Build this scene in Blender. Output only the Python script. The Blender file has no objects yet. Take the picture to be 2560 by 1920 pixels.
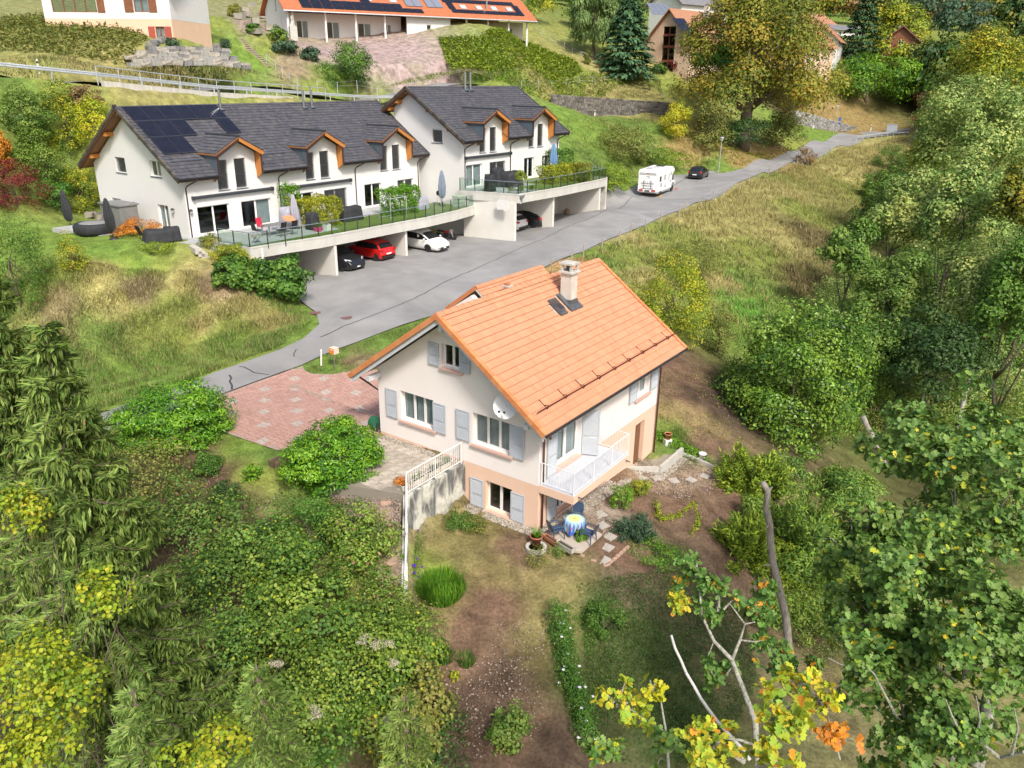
import bpy, bmesh, math, random
import numpy as np
from mathutils import Matrix, Vector
SC = bpy.context.scene
COL = SC.collection
rng = np.random.default_rng(7)
random.seed(7)
# ------------------------------------------------------------------ camera
FPX, TH, RO, CZ = 1953.56, 0.375686, 0.0131305, 17.3
_f = np.array([0, math.cos(TH), -math.sin(TH)]); _r = np.array([1., 0, 0]); _u = np.cross(_r, _f)
_r2 = math.cos(RO)*_r + math.sin(RO)*_u; _u2 = -math.sin(RO)*_r + math.cos(RO)*_u
cam_d = bpy.data.cameras.new('camera'); cam = bpy.data.objects.new('camera', cam_d); COL.objects.link(cam)
cam_d.sensor_fit = 'HORIZONTAL'; cam_d.sensor_width = 36.0; cam_d.lens = 36.0*FPX/2560
cam_d.clip_start = 0.1; cam_d.clip_end = 5000
cam.matrix_world = Matrix(((_r2[0], _u2[0], -_f[0], 0), (_r2[1], _u2[1], -_f[1], 0), (_r2[2], _u2[2], -_f[2], CZ), (0, 0, 0, 1)))
SC.camera = cam
# ------------------------------------------------------------------ sky and sun (thin bright cloud, soft sun from the right behind the camera)
SUN_AZ, SUN_EL = math.radians(159), math.radians(46)      # azimuth clockwise from +Y
world = bpy.data.worlds.new('World'); SC.world = world; world.use_nodes = True
nt = world.node_tree; nt.nodes.clear()
wo = nt.nodes.new('ShaderNodeOutputWorld'); bg = nt.nodes.new('ShaderNodeBackground'); sky = nt.nodes.new('ShaderNodeTexSky')
sky.sky_type = 'NISHITA'; sky.sun_disc = False; sky.sun_elevation = SUN_EL; sky.sun_rotation = SUN_AZ
sky.air_density = 1.0; sky.dust_density = 4.0; sky.ozone_density = 1.0
bg.inputs['Strength'].default_value = 0.13
nt.links.new(sky.outputs[0], bg.inputs[0]); nt.links.new(bg.outputs[0], wo.inputs[0])
sun_d = bpy.data.lights.new('sun', 'SUN'); sun = bpy.data.objects.new('sun', sun_d); COL.objects.link(sun)
sun_d.energy = 2.9; sun_d.angle = math.radians(9); sun_d.color = (1.0, 0.95, 0.87)
_sd = Vector((math.sin(SUN_AZ)*math.cos(SUN_EL), math.cos(SUN_AZ)*math.cos(SUN_EL), math.sin(SUN_EL)))
sun.rotation_euler = _sd.to_track_quat('Z', 'Y').to_euler()
SC.view_settings.view_transform = 'Standard'; SC.view_settings.look = 'None'
SC.view_settings.exposure = 0.48; SC.view_settings.gamma = 1.0; SC.view_settings.use_curve_mapping = False
SC.render.engine = 'CYCLES'
SC.cycles.max_bounces = 6; SC.cycles.diffuse_bounces = 3; SC.cycles.glossy_bounces = 2
SC.cycles.transmission_bounces = 4; SC.cycles.transparent_max_bounces = 8; SC.cycles.use_denoising = True
# ------------------------------------------------------------------ surveying: where a sight line meets a level or a distance
_RT = np.array([_r2, _u2, _f])
CAM = np.array([0, 0, CZ])
def ray(px, py): return _RT.T @ np.array([(px-1280)/FPX, (960-py)/FPX, 1.0])
def atz(px, py, z): d = ray(px, py); return CAM + d*(z-CZ)/d[2]
def aty(px, py, y): d = ray(px, py); return CAM + d*y/d[1]
def pix(P):
    c = _RT @ (np.asarray(P, float)-CAM); return 1280+FPX*c[0]/c[2], 960-FPX*c[1]/c[2]
class Fr:
    """local frame of a building: a along the long side, b into depth, c up"""
    def __init__(s, o, yaw, k=1.):
        s.k = k; s.o = np.array(o, float); s.u = np.array([math.sin(yaw), math.cos(yaw), 0]); s.v = np.array([-math.cos(yaw), math.sin(yaw), 0]); s.rz = math.pi/2-yaw
    def w(s, a, b, c=0): return s.o + s.k*(a*s.u + b*s.v + np.array([0, 0, c]))
    def loc(s, P): d = (np.asarray(P, float)-s.o)/s.k; return np.array([d@s.u, d@s.v, d[2]])
    def roof(s, px, py, z0, sl, b0):
        d = ray(px, py); o = s.loc(CAM); dl = np.array([d@s.u, d@s.v, d[2]])/s.k; n = np.array([0, -sl, 1.]); t = (z0-sl*b0-n@o)/(n@dl); return o+t*dl
    def V(s, px, py, k=0):
        d = ray(px, py); t = s.k*(k-s.loc(CAM)[1])/(d@s.v); return s.loc(CAM + t*d)
    def U(s, px, py, k=0):
        d = ray(px, py); t = s.k*(k-s.loc(CAM)[0])/(d@s.u); return s.loc(CAM + t*d)
PK = Fr((1.109, 27.577, 0.0), 0.61648)         # pink house: near corner at garden level
A1 = Fr((-21.92, 52.04, 10.734), 0.6145, .948)     # first white row: left front corner of the eaves
A2 = Fr((-4.324, 68.94, 12.058), 0.62267)      # second white row
# ------------------------------------------------------------------ objects
def tag(o, label=None, cat=None, group=None, kind=None):
    if label: o['label'] = label
    if cat: o['category'] = cat
    if group: o['group'] = group
    if kind: o['kind'] = kind
    return o
def thing(name, label, cat, loc=(0, 0, 0), rz=0, group=None, sc=None):
    o = bpy.data.objects.new(name, None); COL.objects.link(o); o.empty_display_size = .2
    o.location = Vector([float(v) for v in loc]); o.rotation_euler = (0, 0, rz)
    if sc is not None: o.scale = (sc, sc, sc) if np.isscalar(sc) else sc
    return tag(o, label, cat, group)
def mk(name, me, parent=None, mat=None, loc=None, rz=0):
    o = bpy.data.objects.new(name, me); COL.objects.link(o)
    if parent: o.parent = parent
    if mat is not None and not me.materials: me.materials.append(mat)
    if loc is not None: o.location = Vector([float(v) for v in loc])
    if rz: o.rotation_euler = (0, 0, rz)
    return o
def dup(root, loc=None, rz=None, label=None, group=None):
    r = root.copy(); COL.objects.link(r)
    if loc is not None: r.location = Vector([float(v) for v in loc])
    if rz is not None: r.rotation_euler = (0, 0, rz)
    if label: r['label'] = label
    if group: r['group'] = group
    def rec(a, b):
        for ch in list(a.children):
            c = ch.copy(); COL.objects.link(c); c.parent = b; rec(ch, c)
    rec(root, r); return r
def rawmesh(name, V, F, smooth=False):
    """V (n,3) array, F list of index tuples or (m,k) array"""
    me = bpy.data.meshes.new(name); V = np.asarray(V, np.float32)
    if isinstance(F, np.ndarray):
        m, k = F.shape
        me.vertices.add(len(V)); me.vertices.foreach_set('co', V.ravel())
        me.loops.add(m*k); me.loops.foreach_set('vertex_index', F.astype(np.int32).ravel())
        me.polygons.add(m); me.polygons.foreach_set('loop_start', np.arange(0, m*k, k, dtype=np.int32)); me.polygons.foreach_set('loop_total', np.full(m, k, np.int32))
        me.update(calc_edges=True)
    else:
        me.from_pydata([tuple(map(float, v)) for v in V], [], F)
    if smooth: me.polygons.foreach_set('use_smooth', np.ones(len(me.polygons), bool))
    return me
def colattr(me, C, name='Col'):
    a = me.color_attributes.new(name, 'FLOAT_COLOR', 'POINT'); C = np.asarray(C, np.float32)
    if C.shape[1] == 3: C = np.concatenate([C, np.ones((len(C), 1), np.float32)], 1)
    a.data.foreach_set('color', C.ravel())
class MB:
    """collects boxes, prisms, tubes and sheets for ONE mesh"""
    def __init__(s): s.v = []; s.f = []
    def add(s, V, F):
        n = len(s.v); s.v += [tuple(map(float, p)) for p in V]; s.f += [tuple(i+n for i in f) for f in F]; return s
    def box(s, x0, x1, y0, y1, z0, z1):
        V = [(x0, y0, z0), (x1, y0, z0), (x1, y1, z0), (x0, y1, z0), (x0, y0, z1), (x1, y0, z1), (x1, y1, z1), (x0, y1, z1)]
        return s.add(V, [(3, 2, 1, 0), (4, 5, 6, 7), (0, 1, 5, 4), (1, 2, 6, 5), (2, 3, 7, 6), (3, 0, 4, 7)])
    def prism(s, pts, d):                       # polygon pts (3D) swept by vector d
        n = len(pts); P = [np.array(p, float) for p in pts]; d = np.array(d, float)
        return s.add(P+[p+d for p in P], [tuple(range(n))[::-1], tuple(range(n, 2*n))]+[(i, (i+1) % n, (i+1) % n+n, i+n) for i in range(n)])
    def bar(s, p, q, w, h, up=(0, 0, 1)):       # rectangular bar from p to q
        p = np.array(p, float); q = np.array(q, float); d = q-p; d = d/np.linalg.norm(d); up = np.array(up, float)
        a = np.cross(d, up); a = a/np.linalg.norm(a); b = np.cross(a, d)
        c = [a*w/2+b*h/2, -a*w/2+b*h/2, -a*w/2-b*h/2, a*w/2-b*h/2]
        return s.prism([p+k for k in c], q-p)
    def tube(s, pts, r, n=8, cap=True):
        pts = [np.array(p, float) for p in pts]; R = r if hasattr(r, '__len__') else [r]*len(pts); V = []; F = []; a = None
        for i, p in enumerate(pts):
            d = pts[min(i+1, len(pts)-1)]-pts[max(i-1, 0)]; d = d/(np.linalg.norm(d)+1e-9)
            if a is None:
                h = np.array([0, 0, 1.]) if abs(d[2]) < .9 else np.array([1., 0, 0]); a = np.cross(d, h)
            a = a-d*(a@d); a = a/(np.linalg.norm(a)+1e-9); b = np.cross(d, a)
            for k in range(n):
                t = 2*math.pi*k/n; V.append(p+R[i]*(math.cos(t)*a+math.sin(t)*b))
            if i:
                o = (i-1)*n; F += [(o+k, o+(k+1) % n, o+n+(k+1) % n, o+n+k) for k in range(n)]
        if cap:
            F.append(tuple(range(n))[::-1]); F.append(tuple(range((len(pts)-1)*n, len(pts)*n)))
        return s.add(V, F)
    def lathe(s, prof, c=(0, 0, 0), n=16, sx=1, sy=1, cap=True):
        V = []; F = []
        for i, (r, z) in enumerate(prof):
            for k in range(n):
                t = 2*math.pi*k/n; V.append((c[0]+r*sx*math.cos(t), c[1]+r*sy*math.sin(t), c[2]+z))
            if i:
                o = (i-1)*n; F += [(o+k, o+(k+1) % n, o+n+(k+1) % n, o+n+k) for k in range(n)]
        if cap:
            F.append(tuple(range(n))[::-1]); F.append(tuple(range((len(prof)-1)*n, len(prof)*n)))
        return s.add(V, F)
    def sheet(s, G):                            # grid of points G[i][j]
        n = len(G); m = len(G[0])
        return s.add([p for r in G for p in r], [(i*m+j, i*m+j+1, (i+1)*m+j+1, (i+1)*m+j) for i in range(n-1) for j in range(m-1)])
    def mesh(s, name, smooth=False):
        me = bpy.data.meshes.new(name); me.from_pydata(s.v, [], s.f)
        if smooth: me.polygons.foreach_set('use_smooth', np.ones(len(me.polygons), bool))
        return me
    def build(s, name, mat, parent=None, smooth=False, bevel=0, loc=None, rz=0):
        me = s.mesh(name, smooth); me.materials.append(mat)
        if bevel:
            b = bmesh.new(); b.from_mesh(me); bmesh.ops.recalc_face_normals(b, faces=b.faces)
            bmesh.ops.bevel(b, geom=[e for e in b.edges if e.is_manifold and e.calc_face_angle(0) > .6], offset=bevel, segments=2, affect='EDGES', profile=.6); b.to_mesh(me); b.free()
        return mk(name, me, parent, None, loc, rz)
# ------------------------------------------------------------------ materials
MATS = {}
def mat(name, c, c2=None, scale=4., rough=.75, bump=0., bscale=None, metal=0., detail=4., spec=.4, stretch=None, emit=None, alpha=None, contrast=.5):
    """noise-mottled procedural surface; c and c2 are linear base colours"""
    if name in MATS: return MATS[name]
    m = bpy.data.materials.new(name); m.use_nodes = True; t = m.node_tree; L = t.links; b = t.nodes['Principled BSDF']
    b.inputs['Roughness'].default_value = rough; b.inputs['Metallic'].default_value = metal; b.inputs['Specular IOR Level'].default_value = spec
    tc = t.nodes.new('ShaderNodeTexCoord'); mp = t.nodes.new('ShaderNodeMapping'); L.new(tc.outputs['Object'], mp.inputs[0])
    if stretch: mp.inputs['Scale'].default_value = stretch
    if c2 is not None:
        n = t.nodes.new('ShaderNodeTexNoise'); n.inputs['Scale'].default_value = scale; n.inputs['Detail'].default_value = detail; L.new(mp.outputs[0], n.inputs['Vector'])
        r = t.nodes.new('ShaderNodeValToRGB'); r.color_ramp.elements[0].position = .5-contrast*.5+.05; r.color_ramp.elements[1].position = .5+contrast*.5-.05
        r.color_ramp.elements[0].color = (*c, 1); r.color_ramp.elements[1].color = (*c2, 1); L.new(n.outputs['Fac'], r.inputs[0]); L.new(r.outputs[0], b.inputs['Base Color'])
    else: b.inputs['Base Color'].default_value = (*c, 1)
    if bump:
        n2 = t.nodes.new('ShaderNodeTexNoise'); n2.inputs['Scale'].default_value = bscale or scale*4; n2.inputs['Detail'].default_value = 6; L.new(mp.outputs[0], n2.inputs['Vector'])
        bp = t.nodes.new('ShaderNodeBump'); bp.inputs['Strength'].default_value = bump; bp.inputs['Distance'].default_value = .02; L.new(n2.outputs['Fac'], bp.inputs['Height']); L.new(bp.outputs[0], b.inputs['Normal'])
    if alpha is not None: b.inputs['Alpha'].default_value = alpha
    MATS[name] = m; return m
def glassmat(name, tint=(.02, .025, .03), rough=.03):
    if name in MATS: return MATS[name]
    m = mat(name, tint, rough=rough, spec=.9); return m
def leafmat(name, trans=.3, rough=.55, hue=.0):
    """foliage: colour per leaf from the mesh, some light passes through"""
    if name in MATS: return MATS[name]
    m = bpy.data.materials.new(name); m.use_nodes = True; t = m.node_tree; L = t.links; b = t.nodes['Principled BSDF']; out = t.nodes['Material Output']
    a = t.nodes.new('ShaderNodeVertexColor'); a.layer_name = 'Col'
    oi = t.nodes.new('ShaderNodeObjectInfo'); hs = t.nodes.new('ShaderNodeHueSaturation')
    mr = t.nodes.new('ShaderNodeMapRange'); mr.inputs[3].default_value = .5-.006-hue; mr.inputs[4].default_value = .5+.012+hue; L.new(oi.outputs['Random'], mr.inputs[0]); L.new(mr.outputs[0], hs.inputs['Hue'])
    L.new(a.outputs[0], hs.inputs['Color']); L.new(hs.outputs[0], b.inputs['Base Color'])
    b.inputs['Roughness'].default_value = rough; b.inputs['Specular IOR Level'].default_value = .3
    tr = t.nodes.new('ShaderNodeBsdfTranslucent'); L.new(hs.outputs[0], tr.inputs[0]); mx = t.nodes.new('ShaderNodeMixShader'); mx.inputs[0].default_value = trans
    L.new(b.outputs[0], mx.inputs[1]); L.new(tr.outputs[0], mx.inputs[2]); L.new(mx.outputs[0], out.inputs[0])
    MATS[name] = m; return m
# ================================================================== terrain
def _B(*rows): return [atz(*r) for r in rows]
NEAR_E = [(60,1165,1.15),(215,1095,1.45),(400,1040,1.7),(545,990,1.85),(675,942,1.95),(756,914,2.0),(850,872,2.25),(952,833,2.6),(1036,803,2.9),(1200,735,3.3),(1365,667,3.85),(1450,632,4.12),(1540,592,4.42),(1618,561,4.68),(1682,532,4.92),(1738,507,5.12),(1840,459,5.55),(1910,430,5.85),(1980,405,6.2),(2100,364,6.8),(2160,347,7.1),(2268,332,7.6)]
FAR_E = [(2275,321,7.6),(2165,328,7.25),(2118,337,7.02),(2060,355,6.75),(1987,379,6.38),(1920,402,6.08),(1860,421,5.85),(1838,427,5.8),(1798,433,5.75),(1784,426,5.8),(1718,437,5.7),(1640,455,5.48),(1560,482,5.25),(1508,497,5.15)]
FAR_B = [(742,745,3.35),(790,780,3.12),(798,812,2.95),(760,845,2.75),(700,874,2.5),(620,903,2.25),(542,930,2.05),(409,981,1.85),(289,1021,1.68),(217,1050,1.55),(60,1120,1.25)]
ctrlA = _B((1343,1327,0),(1160,1265,0),(1030,1345,-.05),(1050,1480,-.4),(1200,1450,-.3),(1400,1400,-.2),(1500,1330,-.2),(1600,1190,-.55),(1560,1230,-.45),(1760,1210,-.9),
 (1840,1320,-1.5),(1740,1140,-.7),(1650,1400,-1.0),(1300,1600,-1.1),(1150,1700,-1.5),(1250,1850,-2.1),(1500,1700,-2.0),(1900,1500,-3))
ctrlB = _B((953,1083,1.9),(1005,1230,1.88),(740,1110,1.88),(545,1075,1.8),(500,1200,1.2),(700,1200,1.4),(480,1290,.8),(650,1350,.45),(900,1300,.95),(985,1300,1.2),(985,1400,.55))
both = _B((868,925,1.97),(700,1530,-.8),(990,1500,-.35),(400,1500,-.8),(200,1300,.8),(0,1300,.5),
 (0,1180,1.0),(0,1050,1.25),
 (787,782,3.1),(866,795,3.0),(700,840,2.6),(900,870,2.25),(1000,800,2.9),(1060,705,3.55),(1000,735,3.35),(1200,640,3.85),(1300,600,4.1),(1400,560,4.45),(1600,480,5.2),(1750,430,5.7),(1745,450,5.6),(1580,490,5.3),(2050,335,6.9),
 (847,689,3.87),(760,640,3.9),(900,660,3.92),(1027,642,4.0),(1154,596,4.08),(1284,603,4.15),(1402,557,4.7),(1500,525,5.14),(1400,500,5.0),(1100,560,4.1),(700,690,3.7),
 (1450,655,4.0),(1520,600,4.4),(1700,525,4.9),(1900,430,5.6),(2100,365,6.8),(1600,700,3.0),(1700,800,1.6),(1850,700,1.6),(1950,600,2.2),(2050,500,3.2),(2150,420,4.8),
 (1660,1000,.9),(1700,950,.9),(1760,1010,.3),(1850,900,0),(2000,1100,-2.5),(2000,800,-.7),(2150,700,-1.5),(2300,900,-5),(2200,1200,-5),(1650,1120,-.75),
 (1420,700,3.5),(1300,700,3.3),(1100,770,2.8),
 (100,600,6.65),(300,590,6.75),(250,640,6.5),(440,610,6.75),(470,560,6.78),(0,570,6.7),(150,690,5.8),(300,690,5.6),(500,690,5.3),(590,640,5.9),(620,720,4.6),(700,790,3.1),(560,860,2.3),(350,850,2.5),(150,850,2.7),(780,815,2.95),(0,800,3.3),(620,830,2.8),(0,920,2.2))
def _Y(*rows): return [aty(*r) for r in rows]
both += _Y((0,235,64),(230,245,70),(530,275,80),(930,265,101),(1300,255,118),(1500,290,121),(1650,296,130),(2060,325,168),
 (0,150,75),(300,160,82),(600,190,96),(320,128,84),(400,100,90),(600,150,95),(100,70,91),(0,60,90),(430,90,92),(300,60,95),(650,60,110),(720,100,117),(850,108,124),(1000,103,127),(1300,115,133),(1000,180,112),(900,198,108),(800,215,104),(700,205,101),(1150,215,112),(1200,180,113),
 (1400,130,151),(1450,180,142),(1600,195,149),(1600,232,143),(1400,230,137),(1750,180,154),(1750,250,146),(1650,315,117),(1550,350,102),(1500,420,88),(1850,375,119),(1950,360,132),(1780,365,113),(2050,310,174),(2200,290,190),(2000,230,185),
 (1900,120,200),(2100,150,200),(2300,260,195),(2500,330,150),(2560,250,190),(1700,60,230),(1500,30,220),(1900,40,400),(2300,60,400),(2100,-10,700),(2560,0,520),(1300,-50,350),(800,-60,260),(200,-60,240),(-400,0,240))
both += _Y((1400,283,129),(1680,295,135),(1400,245,132),(1650,258,138))
both += [np.array(p, float) for p in ((0,0,-9),(-18,2,-8),(22,4,-9),(0,11,-5),(-12,14,-3.4),(12,14,-4.4),(-24,20,-1.5),(-45,30,1.5),(-50,60,7),(-60,90,16),(24,28,-4),(40,40,-8),(60,60,-9),(60,95,-5),(50,120,3),(75,140,5),(100,120,-2),(110,60,-12),(-10,-30,-14),(60,0,-14),(-60,0,-8),
 (150,200,18),(260,300,40),(400,600,85),(0,600,95),(-300,500,110),(500,200,20),(0,1000,150),(600,1000,150),(-200,100,40),(200,900,125),(-37,65,9),(-30,69.5,9.3),(-20,78,9.2),(-4,88,9.4))]
both += _B(*NEAR_E, *FAR_E, *FAR_B)
def tps(P, lam=.002):
    P = np.array(P, float); X = P[:, :2]/20; n = len(P)
    d = np.linalg.norm(X[:, None]-X[None], axis=2); K = d*d*np.log(d+1e-9)
    A = np.zeros((n+3, n+3)); A[:n, :n] = K+lam*np.eye(n); A[:n, n] = 1; A[:n, n+1:] = X; A[n, :n] = 1; A[n+1:, :n] = X.T
    w = np.linalg.solve(A, np.r_[P[:, 2], 0, 0, 0])
    def f(Q):
        Q = np.atleast_2d(np.asarray(Q, float))[:, :2]/20; out = np.empty(len(Q))
        for i in range(0, len(Q), 4000):
            q = Q[i:i+4000]; dd = np.linalg.norm(q[:, None]-X[None], axis=2); out[i:i+4000] = (dd*dd*np.log(dd+1e-9))@w[:n]+w[n]+q@w[n+1:]
        return out
    return f
fA = tps(ctrlA+both); fB = tps(ctrlB+both)
W_END = PK.w(-6.15, 1.5)[:2]; W_CORN = PK.w(-3.55, 3.86)[:2]; W_IN = PK.w(1.5, 3.86)[:2]
polyB = np.array([W_IN, W_CORN, W_END, PK.w(-11, -2.5)[:2], PK.w(-30, -8)[:2], PK.w(-40, 20)[:2], PK.w(-5, 30)[:2], PK.w(1.5, 26)[:2]])
def inpoly(Q, poly):
    Q = np.atleast_2d(Q); ins = np.zeros(len(Q), bool); n = len(poly)
    for i in range(n):
        a, b = poly[i], poly[(i+1) % n]; c = (a[1] > Q[:, 1]) != (b[1] > Q[:, 1])
        with np.errstate(divide='ignore', invalid='ignore'): xx = a[0]+(Q[:, 1]-a[1])*(b[0]-a[0])/(b[1]-a[1])
        ins ^= c & (Q[:, 0] < xx)
    return ins
def pdist(Q, poly, closed=True):
    Q = np.atleast_2d(Q)[:, :2]; d = np.full(len(Q), 1e9); n = len(poly); k = n if closed else n-1
    for i in range(k):
        a = np.array(poly[i][:2]); b = np.array(poly[(i+1) % n][:2]); ab = b-a; t = np.clip(((Q-a)@ab)/(ab@ab+1e-12), 0, 1); d = np.minimum(d, np.linalg.norm(Q-a-t[:, None]*ab, axis=1))
    return d
def gz(Q):
    """height of the bare ground at points Q (n,2)"""
    Q = np.atleast_2d(np.asarray(Q, float))[:, :2]
    out = fA(Q); near = np.linalg.norm(Q-PK.o[:2], axis=1) < 26
    if not near.any(): return out
    Q = Q[near]; za = out[near]; zb = fB(Q); s = np.where(inpoly(Q, polyB), 1, -1)*pdist(Q, polyB); t = np.clip((s+.1)/.35, 0, 1)
    far = np.clip((np.linalg.norm(Q-PK.o[:2], axis=1)-16)/10, 0, 1)
    t = t*(1-far); out[near] = za*(1-t)+zb*t
    return out
def g1(x, y): return float(gz([(x, y)])[0])
def ong(px, py, tmax=900):
    """first ground point along the sight line through a pixel"""
    d = ray(px, py); d = d/np.linalg.norm(d); T = np.concatenate([np.arange(6, 60, .7), np.arange(60, 220, 1.4), np.arange(220, tmax, 8)]); P = CAM+T[:, None]*d
    g = P[:, 2]-gz(P); i = np.argmax(g < 0)
    if g[i] >= 0: return P[-1]
    t0, t1 = T[i-1], T[i]
    for _ in range(12):
        tm = (t0+t1)/2; p = CAM+tm*d
        if p[2]-g1(p[0], p[1]) < 0: t1 = tm
        else: t0 = tm
    p = CAM+t1*d; p[2] = g1(p[0], p[1]); return p
def _axis(segs):
    out = [segs[0][0]]
    for a, b, st in segs: n = max(1, int(round((b-a)/st))); out += list(np.linspace(a, b, n+1)[1:])
    return np.array(out)
gx = _axis([(-500,-120,20),(-120,-45,3),(-45,-30,.8),(-30,16,.48),(16,45,.6),(45,75,1.2),(75,120,3),(120,700,20)]); gy = _axis([(-40,8,4),(8,70,.48),(70,110,.7),(110,150,1.2),(150,160,2),(160,300,6),(300,1100,25)])
# ---------------- paved areas as outlines on the ground
def wpoly(*px): return [ong(*p)[:2] for p in px]
near_edge = [atz(*p)[:2] for p in NEAR_E]; far_a = [atz(*p)[:2] for p in FAR_E]; far_b = [atz(*p)[:2] for p in FAR_B]
inn2 = [A2.w(15.0, -4.6)[:2], A2.w(15.0, -.3)[:2], A2.w(1.7, -.3)[:2], A2.w(1.55, -4.6)[:2]]
inn1 = [A1.w(25.0, -2.2)[:2], A1.w(25.0, -.3)[:2], A1.w(3.6, -.3)[:2], A1.w(3.3, -4.2)[:2]]
ROADP = np.array(list(near_edge)+list(far_a)+inn2+inn1+list(far_b))
drv = wpoly((548,990),(675,943),(756,916),(764,928),(782,935),(831,936),(880,930))
DRIVEP = np.array(list(drv)+[PK.w(7.0, 13.5)[:2], PK.w(9.5, 13.0)[:2], PK.w(9.5, 8.9)[:2], PK.w(-.02, 8.9)[:2], PK.w(-.35, 8.45)[:2], PK.w(-2.2, 9.3)[:2]]+wpoly((693,1126),(560,1081),(515,1045)))
hx = [aty(0,226,66), aty(230,237,71), aty(530,268,82), aty(930,258,102), aty(1300,250,119), aty(1500,288,123), aty(1650,300,129), aty(1900,318,150), aty(2100,329,174)]
def offset_line(L, d):
    L = [np.array(p[:2]) for p in L]; out = []
    for i, p in enumerate(L):
        t = L[min(i+1, len(L)-1)]-L[max(i-1, 0)]; t = t/np.linalg.norm(t); out.append(p+d*np.array([-t[1], t[0]]))
    return out
HIGHP = np.array(offset_line(hx, .2)+offset_line(hx, 5.2)[::-1])
PATIOP = np.array([PK.w(-3.5, 3.98)[:2], PK.w(-.02, 3.98)[:2], PK.w(-.02, 8.42)[:2], PK.w(-2.2, 9.3)[:2], PK.w(-4.6, 7.2)[:2]])
def paved_depth(Q):
    d = np.zeros(len(Q))
    for P, k in ((ROADP, .13), (DRIVEP, .12), (PATIOP, .35)):
        m = inpoly(Q, P); dd = pdist(Q, P); d = np.maximum(d, np.where(m, np.clip(dd/.3+.15, 0, 1)*k, 0))
    return d
# ---------------- the ground sheet
GXX, GYY = np.meshgrid(gx, gy); Q = np.stack([GXX.ravel(), GYY.ravel()], 1)
Zg = gz(Q)
pk = np.stack([(Q-PK.o[:2])@PK.u[:2], (Q-PK.o[:2])@PK.v[:2]], 1)
pit = (pk[:, 0] > .3) & (pk[:, 0] < 10.4) & (pk[:, 1] > .3) & (pk[:, 1] < 8.4)
Zs = Zg-paved_depth(Q)
_hl = np.array([p[:2] for p in hx]); _hd = np.full(len(Q), 1e9); _hz = np.zeros(len(Q)); _side = np.zeros(len(Q)); _hzn = gz(np.array(offset_line(hx, .4)))
for _i in range(5):
    _a, _b = _hl[_i], _hl[_i+1]; _ab = _b-_a; _tt = np.clip(((Q-_a)@_ab)/(_ab@_ab), 0, 1); _pp = _a+_tt[:, None]*_ab; _dd = np.linalg.norm(Q-_pp, axis=1); _m = _dd < _hd
    _hd = np.where(_m, _dd, _hd); _hz = np.where(_m, _hzn[_i]*(1-_tt)+_hzn[_i+1]*_tt, _hz); _side = np.where(_m, ((Q-_pp)@np.array([-_ab[1], _ab[0]]))/np.linalg.norm(_ab), _side)
_w = np.clip(1-np.maximum(np.maximum(_side-5.5, -_side-.3), 0)/3, 0, 1)*(_hd < 12); _w = _w*_w*(3-2*_w)
Zs = Zs*(1-_w)+(_hz-.35)*_w
Zs = np.where(pit, np.minimum(Zs, -1.2), Zs)
bump = np.zeros(len(Q)); r2 = np.random.default_rng(3)
for k in range(60):
    w = r2.normal(0, 1, 2)*2.2/(1+k*.03); bump += np.sin(Q@w+r2.uniform(0, 6.3))*.012
near_pav = np.ones(len(Q))
for P in (ROADP, DRIVEP, PATIOP): near_pav *= np.clip(np.where(inpoly(Q, P), 0, pdist(Q, P))/.8, 0, 1)
Zs += bump*near_pav
nx, ny = len(gx), len(gy); ii = np.arange(nx*ny).reshape(ny, nx)
F = np.stack([ii[:-1, :-1], ii[:-1, 1:], ii[1:, 1:], ii[1:, :-1]], -1).reshape(-1, 4)
gme = rawmesh('ground', np.c_[Q, Zs], F, smooth=True)
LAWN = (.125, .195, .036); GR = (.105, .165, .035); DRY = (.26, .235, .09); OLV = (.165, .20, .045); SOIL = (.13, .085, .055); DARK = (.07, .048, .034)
MAUVE = (.30, .23, .215); LITT = (.22, .165, .065); GRAV = (.30, .25, .20); MOSS = (.17, .145, .06); PINKD = (.27, .20, .13)
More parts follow.
